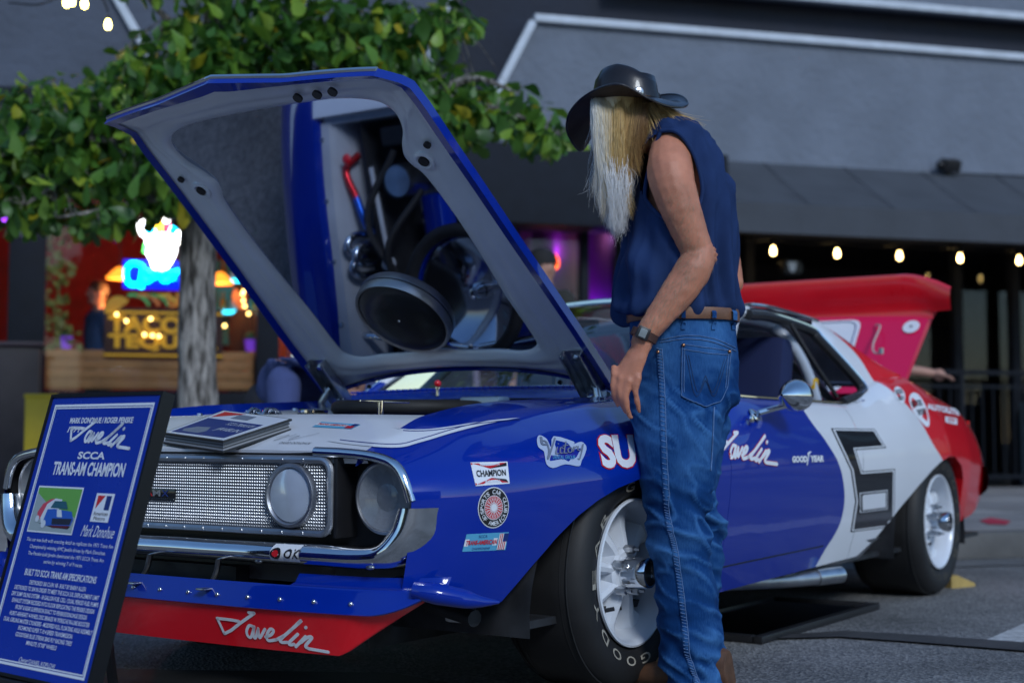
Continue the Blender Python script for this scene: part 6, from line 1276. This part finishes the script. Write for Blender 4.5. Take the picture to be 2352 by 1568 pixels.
bmesh.ops.delete(bm, geom=dl_, context='FACES'); bm.to_mesh(sho.data); bm.free()
bsk = BVHTree.FromPolygons([v.co for v in sho.data.vertices], [p.vertices for p in sho.data.polygons])
hp_ = []
for p in hole:
    q = bsk.find_nearest(Vector((p[0], -.175, p[1]))); hp_.append(tuple(q[0] + Vector((0, -.003, 0))))
hp_ = [tuple(p) for p in smooth_path([np.mean([hp_[(i + k) % len(hp_)] for k in (-2, -1, 0, 1, 2)], axis=0) for i in range(0, len(hp_), 2)], 3, True)]
MB().tube(hp_, .0062, 8, closed=True).build('armhole_hem', m_shirt, sho)
nk = [sring(Q(1545, 288, YC)[0], .01, Q(1545, 288, YC)[2] - .004, .05, .105, 32, 2.2)][0]; MB().tube(nk, .008, 8, closed=True).build('collar', m_shirt, sho)
# --- jeans
def denim():
    m = bpy.data.materials.new('blue_denim'); m.use_nodes = True; t = m.node_tree; b = t.nodes['Principled BSDF']; L = t.links.new; N = t.nodes.new
    tc = N('ShaderNodeTexCoord'); n = N('ShaderNodeTexNoise'); n.inputs['Scale'].default_value = 5; n.inputs['Detail'].default_value = 5; L(tc.outputs['Object'], n.inputs['Vector'])
    mp = N('ShaderNodeMapping'); mp.inputs['Scale'].default_value = (260, 260, 60); L(tc.outputs['Object'], mp.inputs[0]); n2 = N('ShaderNodeTexNoise'); n2.inputs['Scale'].default_value = 1; n2.inputs['Detail'].default_value = 4; L(mp.outputs[0], n2.inputs['Vector'])
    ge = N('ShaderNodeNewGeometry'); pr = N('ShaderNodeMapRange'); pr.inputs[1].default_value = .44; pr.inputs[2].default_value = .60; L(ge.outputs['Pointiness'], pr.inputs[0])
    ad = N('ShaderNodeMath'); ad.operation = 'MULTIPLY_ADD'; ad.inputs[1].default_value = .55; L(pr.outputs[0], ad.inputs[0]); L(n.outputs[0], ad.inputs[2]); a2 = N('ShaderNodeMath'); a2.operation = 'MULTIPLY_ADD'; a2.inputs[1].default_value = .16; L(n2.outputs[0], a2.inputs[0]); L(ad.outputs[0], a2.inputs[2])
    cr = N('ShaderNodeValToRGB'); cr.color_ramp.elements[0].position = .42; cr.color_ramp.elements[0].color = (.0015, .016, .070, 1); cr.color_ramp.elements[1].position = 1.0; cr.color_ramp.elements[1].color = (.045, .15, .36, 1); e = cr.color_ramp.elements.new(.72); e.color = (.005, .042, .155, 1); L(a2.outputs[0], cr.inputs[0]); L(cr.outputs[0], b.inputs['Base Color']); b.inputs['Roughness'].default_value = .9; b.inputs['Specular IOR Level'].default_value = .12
    bp = N('ShaderNodeBump'); bp.inputs['Strength'].default_value = .35; bp.inputs['Distance'].default_value = .003; L(n2.outputs[0], bp.inputs['Height']); L(bp.outputs[0], b.inputs['Normal']); return m
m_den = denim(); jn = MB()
loft(jn, [row(*r) for r in [(728, 1447, 1688, YC, .160), (760, 1447, 1690, YC, .164), (810, 1446, 1692, YC, .168), (870, 1446, 1694, YC, .170), (920, 1446, 1688, YC, .165), (965, 1450, 1668, YC, .14), (1000, 1470, 1640, YC, .09)]], n=48)
loft(jn, [row(*r) for r in [(880, 1450, 1668, 4.07, .10), (960, 1448, 1664, 4.04, .108), (1050, 1466, 1644, 4.03, .104), (1150, 1479, 1633, 4.03, .096), (1200, 1485, 1628, 4.03, .092), (1260, 1495, 1630, 4.03, .09), (1300, 1502, 1636, 4.03, .09), (1360, 1510, 1646, 4.03, .09), (1420, 1514, 1654, 4.03, .089), (1500, 1519, 1664, 4.03, .089), (1560, 1527, 1675, 4.03, .092), (1582, 1530, 1679, 4.03, .093)]], n=44, e=2.2)
loft(jn, [row(*r) for r in [(880, 1490, 1676, 4.18, .10), (960, 1510, 1676, 4.22, .10), (1050, 1520, 1660, 4.24, .095), (1120, 1523, 1648, 4.24, .09), (1190, 1530, 1657, 4.24, .088), (1250, 1536, 1657, 4.24, .088), (1330, 1539, 1653, 4.24, .086), (1420, 1533, 1639, 4.24, .085), (1500, 1525, 1631, 4.24, .086), (1562, 1515, 1627, 4.24, .088)]], n=40, e=2.2)
def jnd(co, no):
    out = np.zeros(len(co))
    for i, c in enumerate(co):
        z = c[2]; kn = math.exp(-((z - .46) / .13) ** 2); bot = max(0, min(1, (.34 - z) / .2)); hip = math.exp(-((z - .78) / .07) ** 2)
        w = mn.noise(Vector((c[0] * 6, c[1] * 6, z * 9))); back = max(0, min(1, (c[0] + .02) / .08)) 
        f = math.sin(z * 62 + c[0] * 38 + 5 * w) * .0085 * (kn * (.35 + back) + bot * .55) + math.sin(z * 48 - c[0] * 55 + 4 * w) * .008 * hip * back
        rg = (1 - abs(mn.noise(Vector((c[0] * 9 + 3, c[1] * 9, z * 21 + c[0] * 14))))) ** 6; f += .013 * (rg - .3) * (.15 + kn * .8 + bot * .6 + .5 * hip); out[i] = f + w * .010 * (.35 + bot + .7 * kn) + .006 * mn.noise(Vector((c[0] * 16, c[1] * 16, z * 4)))
    return out
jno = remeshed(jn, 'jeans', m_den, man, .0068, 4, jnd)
bjn = BVHTree.FromPolygons([v.co for v in jno.data.vertices], [p.vertices for p in jno.data.polygons])
C0 = Vector((0, 0, CAM_H)) - Vector(MR)
def proj(px, py, off, tree=bjn):
    d = Vector(ray(px, py)).normalized(); h = tree.ray_cast(C0, d)
    if h[0] is None: h = tree.find_nearest(Vector(Q(px, py, 4.0)))
    return h[0] + (h[1] if h[1].dot(d) < 0 else -h[1]) * off
m_stitch = mat('pale_stitch', (.09, .17, .34), .9, var=.3, vscale=60); m_thread = mat('dark_thread', (.02, .04, .10), .9); m_copper = mat('copper_rivet', (.55, .26, .14), .3, 1.0)
seam = smooth_path([(1516, 800), (1521, 880), (1524, 980), (1529, 1109), (1536, 1195), (1549, 1251), (1560, 1324), (1570, 1410), (1579, 1496), (1598, 1556), (1604, 1578)], 8)
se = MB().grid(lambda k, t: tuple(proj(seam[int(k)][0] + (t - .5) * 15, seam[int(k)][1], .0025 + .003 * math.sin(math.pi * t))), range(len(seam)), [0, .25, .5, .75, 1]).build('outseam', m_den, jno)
MB().tube([tuple(proj(p[0] + 6, p[1], .005)) for p in seam], .0012, 5).build('seam_edge', m_stitch, jno)
mb = MB(); sp = smooth_path([tuple(p) for p in seam], 4)
for i in range(0, len(sp) - 2, 3): mb.tube([tuple(proj(sp[i][0] - 5, sp[i][1], .0055)), tuple(proj(sp[i][0] + 5, sp[i][1] + 3, .0055))], .0014, 4)
mb.build('seam_puckers', m_stitch, jno)
pk = [(1567, 788), (1677, 803), (1674, 886), (1658, 922), (1616, 935), (1565, 909)]
def pkt(a, b):  # a across, b down
    top = (1567 + 110 * a, 788 + 15 * a); bx = 1565 + 104 * a; by = I(a, [0, .5, .86, 1], [909, 935, 922, 890]); return proj(top[0] + (bx - top[0]) * b, top[1] + (by - top[1]) * b, .004)
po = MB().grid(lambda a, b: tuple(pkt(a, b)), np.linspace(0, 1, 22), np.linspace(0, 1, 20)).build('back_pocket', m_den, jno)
def pst(a, b): return tuple(pkt(a, b) + Vector((0, -.0016, 0)))
for ed in ([(0, t) for t in np.linspace(0, 1, 16)], [(t, 1) for t in np.linspace(0, 1, 20)], [(1, t) for t in np.linspace(0, 1, 16)], [(t, 0.02) for t in np.linspace(0, 1, 16)], [(t, .11) for t in np.linspace(.02, .98, 16)], [(.05, t) for t in np.linspace(.1, .92, 14)], [(.95, t) for t in np.linspace(.1, .9, 14)]): MB().tube([pst(*q) for q in ed], .0011, 5).build('pocket_stitch', m_stitch, po)
for w_ in ([(.08, .20), (.30, .88), (.50, .55)], [(.50, .55), (.72, .85), (.93, .20)], [(.13, .20), (.33, .80), (.50, .48)], [(.50, .48), (.68, .78), (.88, .2)]): MB().tube([pst(*q) for q in smooth_path(w_, 8)], .0007, 4).build('pocket_w_stitch', m_thread, po)
for q in ((1570, 793), (1672, 807), (1514, 808)): MB().ball(tuple(proj(*q, .006)), .0055, 10, 8).build('copper_rivet', m_copper, jno)
for pts in ([(1516, 786), (1580, 778), (1640, 786), (1690, 806)], [(1518, 780), (1580, 770), (1640, 778), (1688, 798)]): MB().tube([tuple(proj(p[0], p[1], .002)) for p in smooth_path(pts, 8)], .0012, 5).build('yoke_seam', m_stitch, jno)
MB().tube([tuple(proj(p[0], p[1], .002)) for p in smooth_path([(1640, 935), (1636, 1010), (1632, 1080)], 8)], .002, 5).build('inner_seam', m_stitch, jno)
m_belt = mat('brown_leather_belt', (.20, .095, .055), .5, var=.25, vscale=18, bump=(90, .3, .003))
def beltring(z_px, g): r = row(z_px, 1447 - 1, 1689 + 1, YC, .166); return sring(r[0], r[1], r[2], r[3] + g, r[4] + g, 72, 2.3)
bt = MB().rings([beltring(742, .000), beltring(742, .006), beltring(738, .008), beltring(722, .008), beltring(716, .006), beltring(716, -.01)], caps=False).build('belt', m_belt, man, ang=50)
bb = BVHTree.FromPolygons([v.co for v in bt.data.vertices], [p.vertices for p in bt.data.polygons])
for x in (1570, 1638, 1683): MB().grid(lambda t, k: tuple(proj(x + (k - .5) * 9, 713 + 44 * t, .009 if 714 < 713 + 44 * t < 744 else .004, bb if 713 + 44 * t < 742 else bjn)), np.linspace(0, 1, 10), [0, .5, 1]).build('belt_loop', m_den, jno)
# --- boots
m_boot = mat('brown_boot_leather', (.11, .05, .025), .55, var=.3, vscale=20, bump=(50, .3, .004))
for x, y, dx in ((1604, 4.03, -1), (1560, 4.24, -1)):
    b_ = MB(); c = Q(x, 1540, y); c = np.array([c[0], c[1], 0]); fw = np.array([-.86, .50, 0]); sdv = np.array([.5, .86, 0])
    rings = []
    for t, w, z0, h_ in ((-.10, .030, .02, .05), (-.09, .036, .004, .12), (-.03, .04, .003, .15), (.04, .042, .003, .11), (.10, .048, .003, .085), (.16, .044, .003, .065), (.195, .03, .006, .045), (.205, .012, .012, .03)):
        rings.append([tuple(c + fw * t + sdv * w * math.cos(a) + np.array([0, 0, z0 + (h_ - z0) * (.5 + .5 * math.sin(a))])) for a in np.linspace(0, 2 * math.pi, 21)[:-1]])
    b_.rings(rings); bo_ = b_.build('boot', m_boot, man); 
    for k in range(4): q = c + fw * (.05 + k * .022); MB().tube([tuple(q + sdv * .022 + np.array([0, 0, .105 - k * .009])), tuple(q + np.array([0, 0, .118 - k * .010])), tuple(q - sdv * .022 + np.array([0, 0, .105 - k * .009]))], .0035, 5).build('lace', mat('tan_lace', (.3, .18, .08), .8), bo_)
# --- watch
wc = Q(1480, 770, YA - .022); wd_ = (Q(1484, 765, YA) - Q(1474, 788, YA)); wd_ = Vector(wd_).normalized(); m_strap = mat('brown_watch_strap', (.07, .03, .022), .6, var=.2)
e1 = Vector((0, 1, 0)); e1 = (e1 - wd_ * e1.dot(wd_)).normalized(); e2 = wd_.cross(e1)
wt = MB().rings([[tuple(Vector(wc) + wd_ * h_ + (e1 * math.cos(a) + e2 * math.sin(a)) * r) for a in np.linspace(0, 2 * math.pi, 33)[:-1]] for h_, r in ((-.011, .034), (-.011, .0385), (.011, .0385), (.011, .034))], caps=False).build('watch_strap', m_strap, man)
fc = Vector(wc) - e1 * .040 + e2 * .008; R3 = Matrix((wd_, e2, e1)).transposed()
MB().box(fc, (.036, .036, .011), R3, .006).build('watch_case', m_bplastic, wt); MB().box(fc - e1 * .0058, (.024, .020, .002), R3, .0008).build('watch_screen', mat('lcd_grey', (.22, .25, .25), .25), wt)
# --- hair and beard: strands
def hairmat(nm, cols):
    m = bpy.data.materials.new(nm); m.use_nodes = True; t = m.node_tree; b = t.nodes['Principled BSDF']; L = t.links.new; N = t.nodes.new; a = N('ShaderNodeAttribute'); a.attribute_name = 'hue'; cr = N('ShaderNodeValToRGB'); e = cr.color_ramp.elements
    e[0].color = (*cols[0], 1); e[1].color = (*cols[-1], 1)
    for i, c in enumerate(cols[1:-1]): q = e.new((i + 1) / (len(cols) - 1)); q.color = (*c, 1)
    L(a.outputs['Fac'], cr.inputs[0]); L(cr.outputs[0], b.inputs['Base Color']); b.inputs['Roughness'].default_value = .45; return m
def strands(nm, roots, m_, par, r=.0011, seg=7, base=None):
    vs, fs, hu = ([], [], []) if base is None else base; vs = [tuple(v) for v in vs]; groups = {}
    for p, h_ in roots: groups.setdefault(len(p), []).append((p, h_))
    for K_, L_ in groups.items():
        C_ = np.array([p for p, _ in L_], float); H_ = np.array([h_ for _, h_ in L_]); N_ = len(L_); t = np.linspace(0, 1, seg); nn = K_ - 1
        Bm = np.array([math.comb(nn, i) * t ** i * (1 - t) ** (nn - i) for i in range(K_)])                # Bezier basis
        P = np.einsum('ks,nkc->nsc', Bm, C_); D = np.gradient(P, axis=1); D /= np.linalg.norm(D, axis=2, keepdims=True) + 1e-9
        q = np.cross(D, np.array([0, 1.0, 0])); q /= np.linalg.norm(q, axis=2, keepdims=True) + 1e-9; q2 = np.cross(D, q); w = (r * (1 - .75 * t))[None, :, None]
        ring = np.stack([P + w * (q * math.cos(a) + q2 * math.sin(a)) for a in (0, 2.094, 4.188)], 2)     # n, s, 3, xyz
        o = len(vs); vs += list(map(tuple, ring.reshape(-1, 3))); hu += list(np.repeat(H_, seg * 3))
        base_i = (np.arange(N_)[:, None, None] * seg + np.arange(seg - 1)[None, :, None]) * 3 + o; k = np.arange(3)[None, None, :]; k2 = (k + 1) % 3
        F = np.stack([base_i + k, base_i + k2, base_i + 3 + k2, base_i + 3 + k], -1).reshape(-1, 4); fs += list(map(tuple, F.tolist()))
    me = bpy.data.meshes.new(nm); me.from_pydata(vs, [], fs); me.shade_smooth(); me.materials.append(m_); ob = bpy.data.objects.new(nm, me); COL.objects.link(ob); ob.parent = par
    at2 = me.attributes.new('hue', 'FLOAT', 'POINT'); at2.data.foreach_set('value', hu); return ob
g = random.gauss; S = []
strands('arm_hair', AH, hairmat('pale_arm_hair', [(.5, .42, .32), (.36, .24, .13)]), man, .00028, 4)
# long side hair: from under the hat down the cheek, near side, in locks that draw together toward the beard
locks = [(random.random(), random.random() * 6.28, g(0, 8), g(0, 30)) for _ in range(60)]
for k in range(6000):
    lf, ph, dx, dyl = random.choice(locks); f = min(1, max(0, lf + g(0, .032))); y0 = 4.016 + .02 * abs(math.sin(ph)) + abs(g(0, .010)); px0 = 1360 + f * 132 + g(0, 2); yt = I(f, [0, .15, .8, 1], [228, 213, 208, 226]) + g(0, 3)
    bot = I(f, [0, .2, .5, .8, 1], [410, 455, 440, 385, 318]) + dyl + g(0, 10); xb = I(f, [0, .2, .5, .8, 1], [1388, 1402, 1428, 1450, 1472]) + dx + g(0, 3)
    P_ = []
    for t in (0, .25, .5, .75, 1):
        e = t ** 1.25; P_.append(Q(px0 + (xb - px0) * e + 13 * math.sin(ph + 7 * t) * t + g(0, 3) * t - 5 * math.sin(math.pi * t) * (1 - f), yt + (bot - yt) * t, y0 + (.022 if t == 0 else 0) - .022 * math.sin(math.pi * t) + g(0, .002)))
    S.append((P_, min(1, max(0, .04 + 1.05 * f ** .9 + g(0, .09)))))
def under(mb_, x0s, x1s, y0f, y1f, dep, bulge, hu_, hf):
    o = len(mb_.v); n1, n2 = 24, 14
    for i in range(n1 + 1):
        f = i / n1; xa, xb_ = x0s(f), x1s(f); ya, yb = y0f(f), y1f(f)
        for j in range(n2 + 1):
            t = j / n2; mb_.v.append(tuple(Q(xa + (xb_ - xa) * t ** 1.25, ya + (yb - ya) * t, dep - bulge * math.sin(math.pi * f) * (1 - .4 * t)))); hu_.append(hf(f))
    for i in range(n1):
        for j in range(n2): q = o + i * (n2 + 1) + j; mb_.f.append((q, q + 1, q + n2 + 2, q + n2 + 1))
# nape hair sweeping back over the collar
for k in range(2200):
    f = random.random(); y0 = 4.02 + .18 * random.random(); x0 = 1470 + 50 * f; xe = I(f, [0, 1], [1482, 1598]) + g(0, 14); ye = I(f, [0, 1], [322, 290]) + g(0, 8)
    S.append(([Q(x0, 236, y0), Q(x0 + .35 * (xe - x0), 262 + g(0, 4), y0 - .01), Q(x0 + .7 * (xe - x0), .55 * 262 + .45 * ye + g(0, 3), y0), Q(xe, ye, y0 + g(0, .02))], min(1, max(0, .75 + g(0, .18)))))
# crown fringe on the far side
for k in range(260):
    px0 = 1366 + random.random() * 70; y0 = 4.16 + random.random() * .06; S.append(([Q(px0, 240, y0), Q(px0 - 4, 320, y0), Q(px0 + 6 + g(0, 6), 420 + g(0, 20), y0)], .2 + .3 * random.random()))
UM = MB(); UH = []; under(UM, lambda f: 1364 + f * 122, lambda f: I(f, [0, .5, 1], [1394, 1428, 1466]), lambda f: 205, lambda f: I(f, [0, .2, .5, .8, 1], [385, 420, 405, 350, 300]), 4.052, .028, UH, lambda f: .1 + .8 * f)
strands('hair', S, hairmat('blond_grey_hair', [(.90, .90, .90), (.85, .76, .58), (.80, .56, .22), (.68, .42, .15), (.28, .15, .06)]), man, .0006, base=(UM.v, UM.f, UH))
S = []
for k in range(8000):
    f = random.random(); y0 = 4.085 + g(0, .03); x0 = 1380 + f * 66; yr = 345 + 60 * f * random.random() + 40 * random.random(); xe = 1404 + f * 28 + g(0, 6); ye = I(f, [0, .3, .6, 1], [470, 505, 512, 450]) + g(0, 16)
    S.append(([Q(x0, yr, y0), Q(x0 * .6 + xe * .4 + g(0, 12), yr * .6 + ye * .4, y0 - .02 + g(0, .012)), Q(x0 * .2 + xe * .8 + g(0, 14), yr * .25 + ye * .75, y0 - .01 + g(0, .014)), Q(xe + g(0, 8), ye, y0 + g(0, .02))], min(1, max(0, .25 + g(0, .2)))))
for k in range(90):    # flyaways at the face side
    x0 = 1372 + g(0, 6); yr = 260 + 160 * random.random(); S.append(([Q(x0, yr, 4.08), Q(x0 - 12 + g(0, 5), yr + 30, 4.07), Q(x0 - 8 + g(0, 14), yr + 60 + g(0, 12), 4.06)], .2))
UM = MB(); UH = []; under(UM, lambda f: 1378 + f * 72, lambda f: 1404 + f * 28, lambda f: 350, lambda f: I(f, [0, .3, .6, 1], [440, 475, 480, 420]), 4.10, .035, UH, lambda f: .2)
strands('beard', S, hairmat('white_beard', [(.92, .93, .95), (.86, .86, .86), (.76, .72, .64), (.62, .52, .36)]), man, .00055, base=(UM.v, UM.f, UH))
# --- hat
m_lea = mat('dark_brown_leather', (.014, .0105, .010), .30, coat=.25, var=.35, vscale=7, bump=(40, .25, .003)); m_leau = mat('brown_suede_under', (.060, .040, .028), .6, var=.25, vscale=12, bump=(70, .3, .003))
HO = Q(1437, 243, 4.125); HT = Matrix.Rotation(math.radians(150), 3, 'Z') @ Matrix.Rotation(math.radians(3), 3, 'Y') @ Matrix.Rotation(math.radians(2), 3, 'X')     # local x = front
def ht(x, y, z): return tuple(np.array(HT @ Vector((x, y, z))) + HO)
edge = [(1330, 345, 4.30), (1314, 326, 4.25), (1302, 298, 4.21), (1306, 265, 4.15), (1326, 236, 4.07), (1358, 212, 4.005), (1394, 197, 3.965), (1425, 194, 3.95), (1456, 207, 3.955), (1492, 228, 3.96), (1530, 243, 3.98), (1562, 247, 4.01), (1579, 240, 4.06), (1571, 225, 4.12), (1545, 217, 4.18), (1500, 222, 4.24), (1450, 232, 4.29), (1400, 262, 4.315), (1365, 302, 4.325), (1344, 338, 4.32)]
EP = [np.array(p) for p in smooth_path([Q(*p) for p in edge], 4, True)]
HTi = HT.inverted()
def brim(k, t, up=0.0):
    e = EP[int(k) % len(EP)]; l = HTi @ Vector(e - HO); a = math.atan2(l.y / .082, l.x / .102); b0 = np.array(ht(.102 * math.cos(a), .084 * math.sin(a), 0)); p = b0 + (e - b0) * t
    p[2] = b0[2] + (e[2] - b0[2]) * t ** 1.55 + up; return tuple(p)
AA = np.linspace(0, 2 * math.pi, 73); KK = list(range(len(EP) + 1))
hb_ = MB().grid(lambda a, t: brim(a, t, .0022), KK, np.linspace(0, 1, 12)).build('hat_brim', m_lea, man, ang=None); MB().grid(lambda a, t: brim(a, t, -.0018), KK, np.linspace(0, 1, 12)).build('brim_underside', m_leau, hb_, ang=None); MB().tube([brim(a, 1.0) for a in KK[:-1]], .0036, 8, closed=True).build('brim_edge', m_lea, hb_)
def crown_(a, k):
    c, s = math.cos(a), math.sin(a); kk = [(0, 1.0, 1.0), (.03, .985, .97), (.06, .95, .92), (.085, .90, .84), (.100, .83, .70), (.106, .72, .52), (.102, .5, .3), (.094, .25, .12), (.092, .01, .01)]
    z, fx, fy = kk[int(k)]; x, y = c * .102 * fx, s * .084 * fy; z2 = z
    if k >= 4: z2 -= .030 * (1 - abs(s)) ** 1.5 ; z2 += .010 * abs(s) - .010 * max(0, -c)
    z2 += -.012 * max(0, -c) * (z / .1)
    pin = .014 * math.exp(-((abs(a - math.pi) - math.pi + .55) / .28) ** 2) * (z / .1) if 1 <= k <= 6 else 0
    return ht(x * (1 - pin * 2), y * (1 - pin * 5), z2)
hc = MB().grid(crown_, AA, range(9)).build('hat_crown', m_lea, man, ang=None)
MB().rings([[ht(.104 * r * math.cos(a), .086 * r * math.sin(a), z) for a in AA[:-1]] for z, r in ((.004, .99), (.004, 1.02), (.022, 1.01), (.022, .97))], caps=False).build('hat_band', m_lea, hc, ang=40)
bk_ = np.array(ht(-.074, .066, .013)); MB().lathe([(.0, .004), (.008, .005), (.013, .003), (.0145, 0)], tuple(bk_), 'Y', 18, R=Matrix.Rotation(math.radians(150), 3, 'Z') @ Matrix.Rotation(math.radians(40), 3, 'Z')).build('band_concho', m_steel, hc)
MB().tube([ht(-.085 + .004 * k, -.045 + .01 * k, .02 + .010 * k) for k in range(6)], .003, 6).build('crown_lacing', m_lea, hc)
# ================================================================ background people
def simple_person(nm, label, loc, rz, top, legs, skin, pose, hair=(.03, .02, .015), cap=None):
    t = thing(nm, label, 'person', loc, rz); b = MB()
    J = pose
    limb(b, [J['neck'], J['head0']], [.058, .055]); hc_ = np.array(J['head']); b.ball(tuple(hc_), (.095, .078, .115), 18, 12); b.ball(tuple(hc_ + np.array([.095, 0, -.015])), (.02, .016, .02), 8, 6); b.ball(tuple(hc_ + np.array([.03, 0, -.075])), (.06, .05, .05), 10, 8)
    for s in (1, -1): b.ball(tuple(hc_ + np.array([-.01, s * .08, -.01])), (.02, .010, .03), 8, 6)
    for s in ('l', 'r'):
        A = J['arm_' + s]; limb(b, A, [.055, .05, .042, .038, .028][:len(A)] if len(A) > 3 else [.052, .042, .028], 12); e = np.array(A[-1]); d = e - np.array(A[-2]); d = d / np.linalg.norm(d)
        b.ball(tuple(e + d * .05), (.042, .03, .042), 10, 8); sd2 = np.cross(d, (0, 0, 1)); sd2 = sd2 / (np.linalg.norm(sd2) + 1e-6)
        for k in range(4): q = e + d * .08 + sd2 * (k - 1.5) * .019; limb(b, [q, q + d * .04, q + d * (.068 - .008 * abs(k - 1.5)) + np.array([0, 0, -.015])], [.0105, .0095, .0085], 8, 2)
        q = e + d * .03 + sd2 * .04; limb(b, [q, q + d * .035 + sd2 * .015, q + d * .06 + sd2 * .012], [.012, .0105, .009], 8, 2)
        Lg = J['leg_' + s]; limb(b, Lg, [.085, .055, .045], 12)
    loft(b, [(p[0], p[1], p[2], p[3] - .02, p[4] - .02) for p in J['torso']], n=28)
    remeshed(b, 'body', skin, t, .009, 2)
    s_ = MB(); loft(s_, J['torso'], n=32)
    for k in ('l', 'r'): A = J['arm_' + k]; h_ = J.get('sleeve', .6); P = smooth_path(A, 6); n = max(3, int(len(P) * h_)); s_.tube([tuple(p) for p in P[:n]], list(np.linspace(.078, .064, n)), 14); s_.ball(tuple(P[0]), .08, 12, 8)
    remeshed(s_, 'shirt', top, t, .010, 4, lambda co, no: np.array([.010 * mn.noise(Vector((c[0] * 14, c[1] * 14, c[2] * 5))) for c in co]))
    l_ = MB(); tr_ = J['torso'][-1]
    for k in ('l', 'r'): limb(l_, J['leg_' + k], [.115, .085, .075], 14)
    l_.ball((tr_[0], tr_[1], tr_[2]), (tr_[3] + .01, tr_[4] + .01, .12), 20, 12); remeshed(l_, 'trousers', legs, t, .012, 4, lambda co, no: np.array([.010 * mn.noise(Vector((c[0] * 9, c[1] * 9, c[2] * 14))) for c in co]))
    for k in ('l', 'r'): f_ = np.array(J['leg_' + k][-1]); MB().ball((f_[0] + .06, f_[1], .045), (.14, .048, .05), 14, 8).build('shoe', m_black, t)
    if cap is not None:
        cp = MB(); cp.rings([[tuple(hc_ + np.array([.104 * r * math.cos(a) , .088 * r * math.sin(a), z])) for a in np.linspace(0, 2 * math.pi, 29)[:-1]] for z, r in ((.015, 1.0), (.05, .98), (.085, .86), (.108, .62), (.12, .28), (.122, .02))]); co_ = cp.build('cap', cap, t)
        MB().grid(lambda a, q: tuple(hc_ + np.array([(.10 + .075 * q) * math.cos(a), .088 * math.sin(a) * (1 + .05 * q), .022 - .02 * q - .012 * abs(math.sin(a))])), np.linspace(-1.1, 1.1, 15), [0, .4, .8, 1]).build('cap_peak', cap, co_)
    else: MB().ball(tuple(hc_ + np.array([-.015, 0, .025])), (.10, .085, .105), 18, 12).build('hair', mat('dark_hair_%s' % nm, hair, .6, bump=(60, .5, .01)), t)
    return t
def standing(h_=1.0, bend=0.0):
    return dict(neck=(0, 0, 1.46), head0=(.02, 0, 1.56), head=(.03, 0, 1.64), arm_l=[(0, .19, 1.40), (-.02, .24, 1.15), (.06, .25, .92)], arm_r=[(0, -.19, 1.40), (-.02, -.24, 1.15), (.06, -.25, .92)], leg_l=[(0, .09, .92), (.01, .10, .50), (-.02, .11, .10)], leg_r=[(0, -.09, .92), (.01, -.10, .50), (-.02, -.11, .10)], torso=[(0, 0, 1.50, .06, .08), (0, 0, 1.46, .09, .16), (0, 0, 1.38, .12, .20), (.01, 0, 1.25, .13, .19), (.01, 0, 1.10, .125, .175), (0, 0, .95, .12, .17)])
m_sk2 = mat('fair_skin', (.42, .22, .16), .55, var=.1); m_drk = mat('dark_trousers', (.015, .016, .022), .9); m_olive = mat('dark_olive_shirt', (.028, .028, .024), .9, var=.1)
c1 = at(1254, 585, 9.2); ps = standing(); k = 0
simple_person('person', 'person in a black cap and dark shirt standing beyond the car by the purple window', (c1[0], 9.2, .15), math.radians(215), m_olive, m_drk, m_sk2, ps, cap=mat('black_cap', (.012, .011, .012), .8))
# stooping person in blue, seen beyond the right wing
m_chamb = mat('chambray_shirt', (.055, .075, .19), .9, var=.12)
ps = dict(neck=(.50, 0, .98), head0=(.58, 0, .97), head=(.66, 0, .95), arm_l=[(.40, .19, .93), (.43, .22, .70), (.50, .16, .48)], arm_r=[(.40, -.19, .93), (.50, -.22, .72), (.62, -.18, .52)], leg_l=[(0, .10, .85), (.06, .11, .46), (-.02, .12, .10)], leg_r=[(0, -.10, .85), (.06, -.11, .46), (-.02, -.12, .10)], torso=[(.50, 0, 1.0, .07, .10), (.42, 0, 1.03, .13, .19), (.30, 0, 1.00, .16, .20), (.18, 0, .96, .17, .19), (.06, 0, .93, .15, .18), (0, 0, .88, .13, .17)], sleeve=.5)
def stoop():
    b = [(-.02, .90), (.10, 1.00), (.25, 1.07), (.40, 1.06), (.50, 1.0)]
    return b
c2 = at(618, 905, 6.6)
ps['torso'] = [(.50, 0, .98, .05, .09), (.47, 0, 1.02, .10, .17), (.40, 0, 1.045, .17, .20), (.30, 0, 1.05, .22, .20), (.20, 0, 1.0, .22, .19), (.10, 0, .93, .17, .18), (.02, 0, .85, .13, .17)]
simple_person('person', 'person in a blue chambray shirt stooping beyond the right front wing', (c2[0] + .06, 6.75, 0), math.radians(-58), m_chamb, m_drk, m_sk2, ps)
# person behind the boot lid, one hand showing
c3 = at(2085, 850, 9.6); ps = standing(); ps = {k_: (tuple(np.array(v_) * .88) if isinstance(v_, tuple) else [tuple(np.array(q_) * .88) for q_ in v_]) for k_, v_ in ps.items()}; ps['arm_r'] = [(0, -.17, 1.23), (.06, -.23, 1.02), (.32, -.20, .96)]; ps['sleeve'] = .45
simple_person('person', 'person behind the raised boot lid holding out one bare forearm', (c3[0] - .20, 9.6, .15), math.radians(-8), mat('teal_dark_shirt', (.015, .03, .04), .9), m_drk, m_sk2, ps)
# patrons behind the glass
for px, py, d, col, lab in ((228, 770, 1.3, (.02, .05, .12), 'patron in a dark blue top seated behind the yellow lettering'), (560, 770, 1.6, (.015, .012, .02), 'patron in black seated below the teal bottle shelf')):
    a, z = fac(px, py, d); w = bw(a, d); ps = standing(); simple_person('person', lab, (w[0], w[1], z - 1.38 + .15), BZ + math.radians(200), mat('patron_%d' % px, col, .9), m_drk, m_sk2, ps)
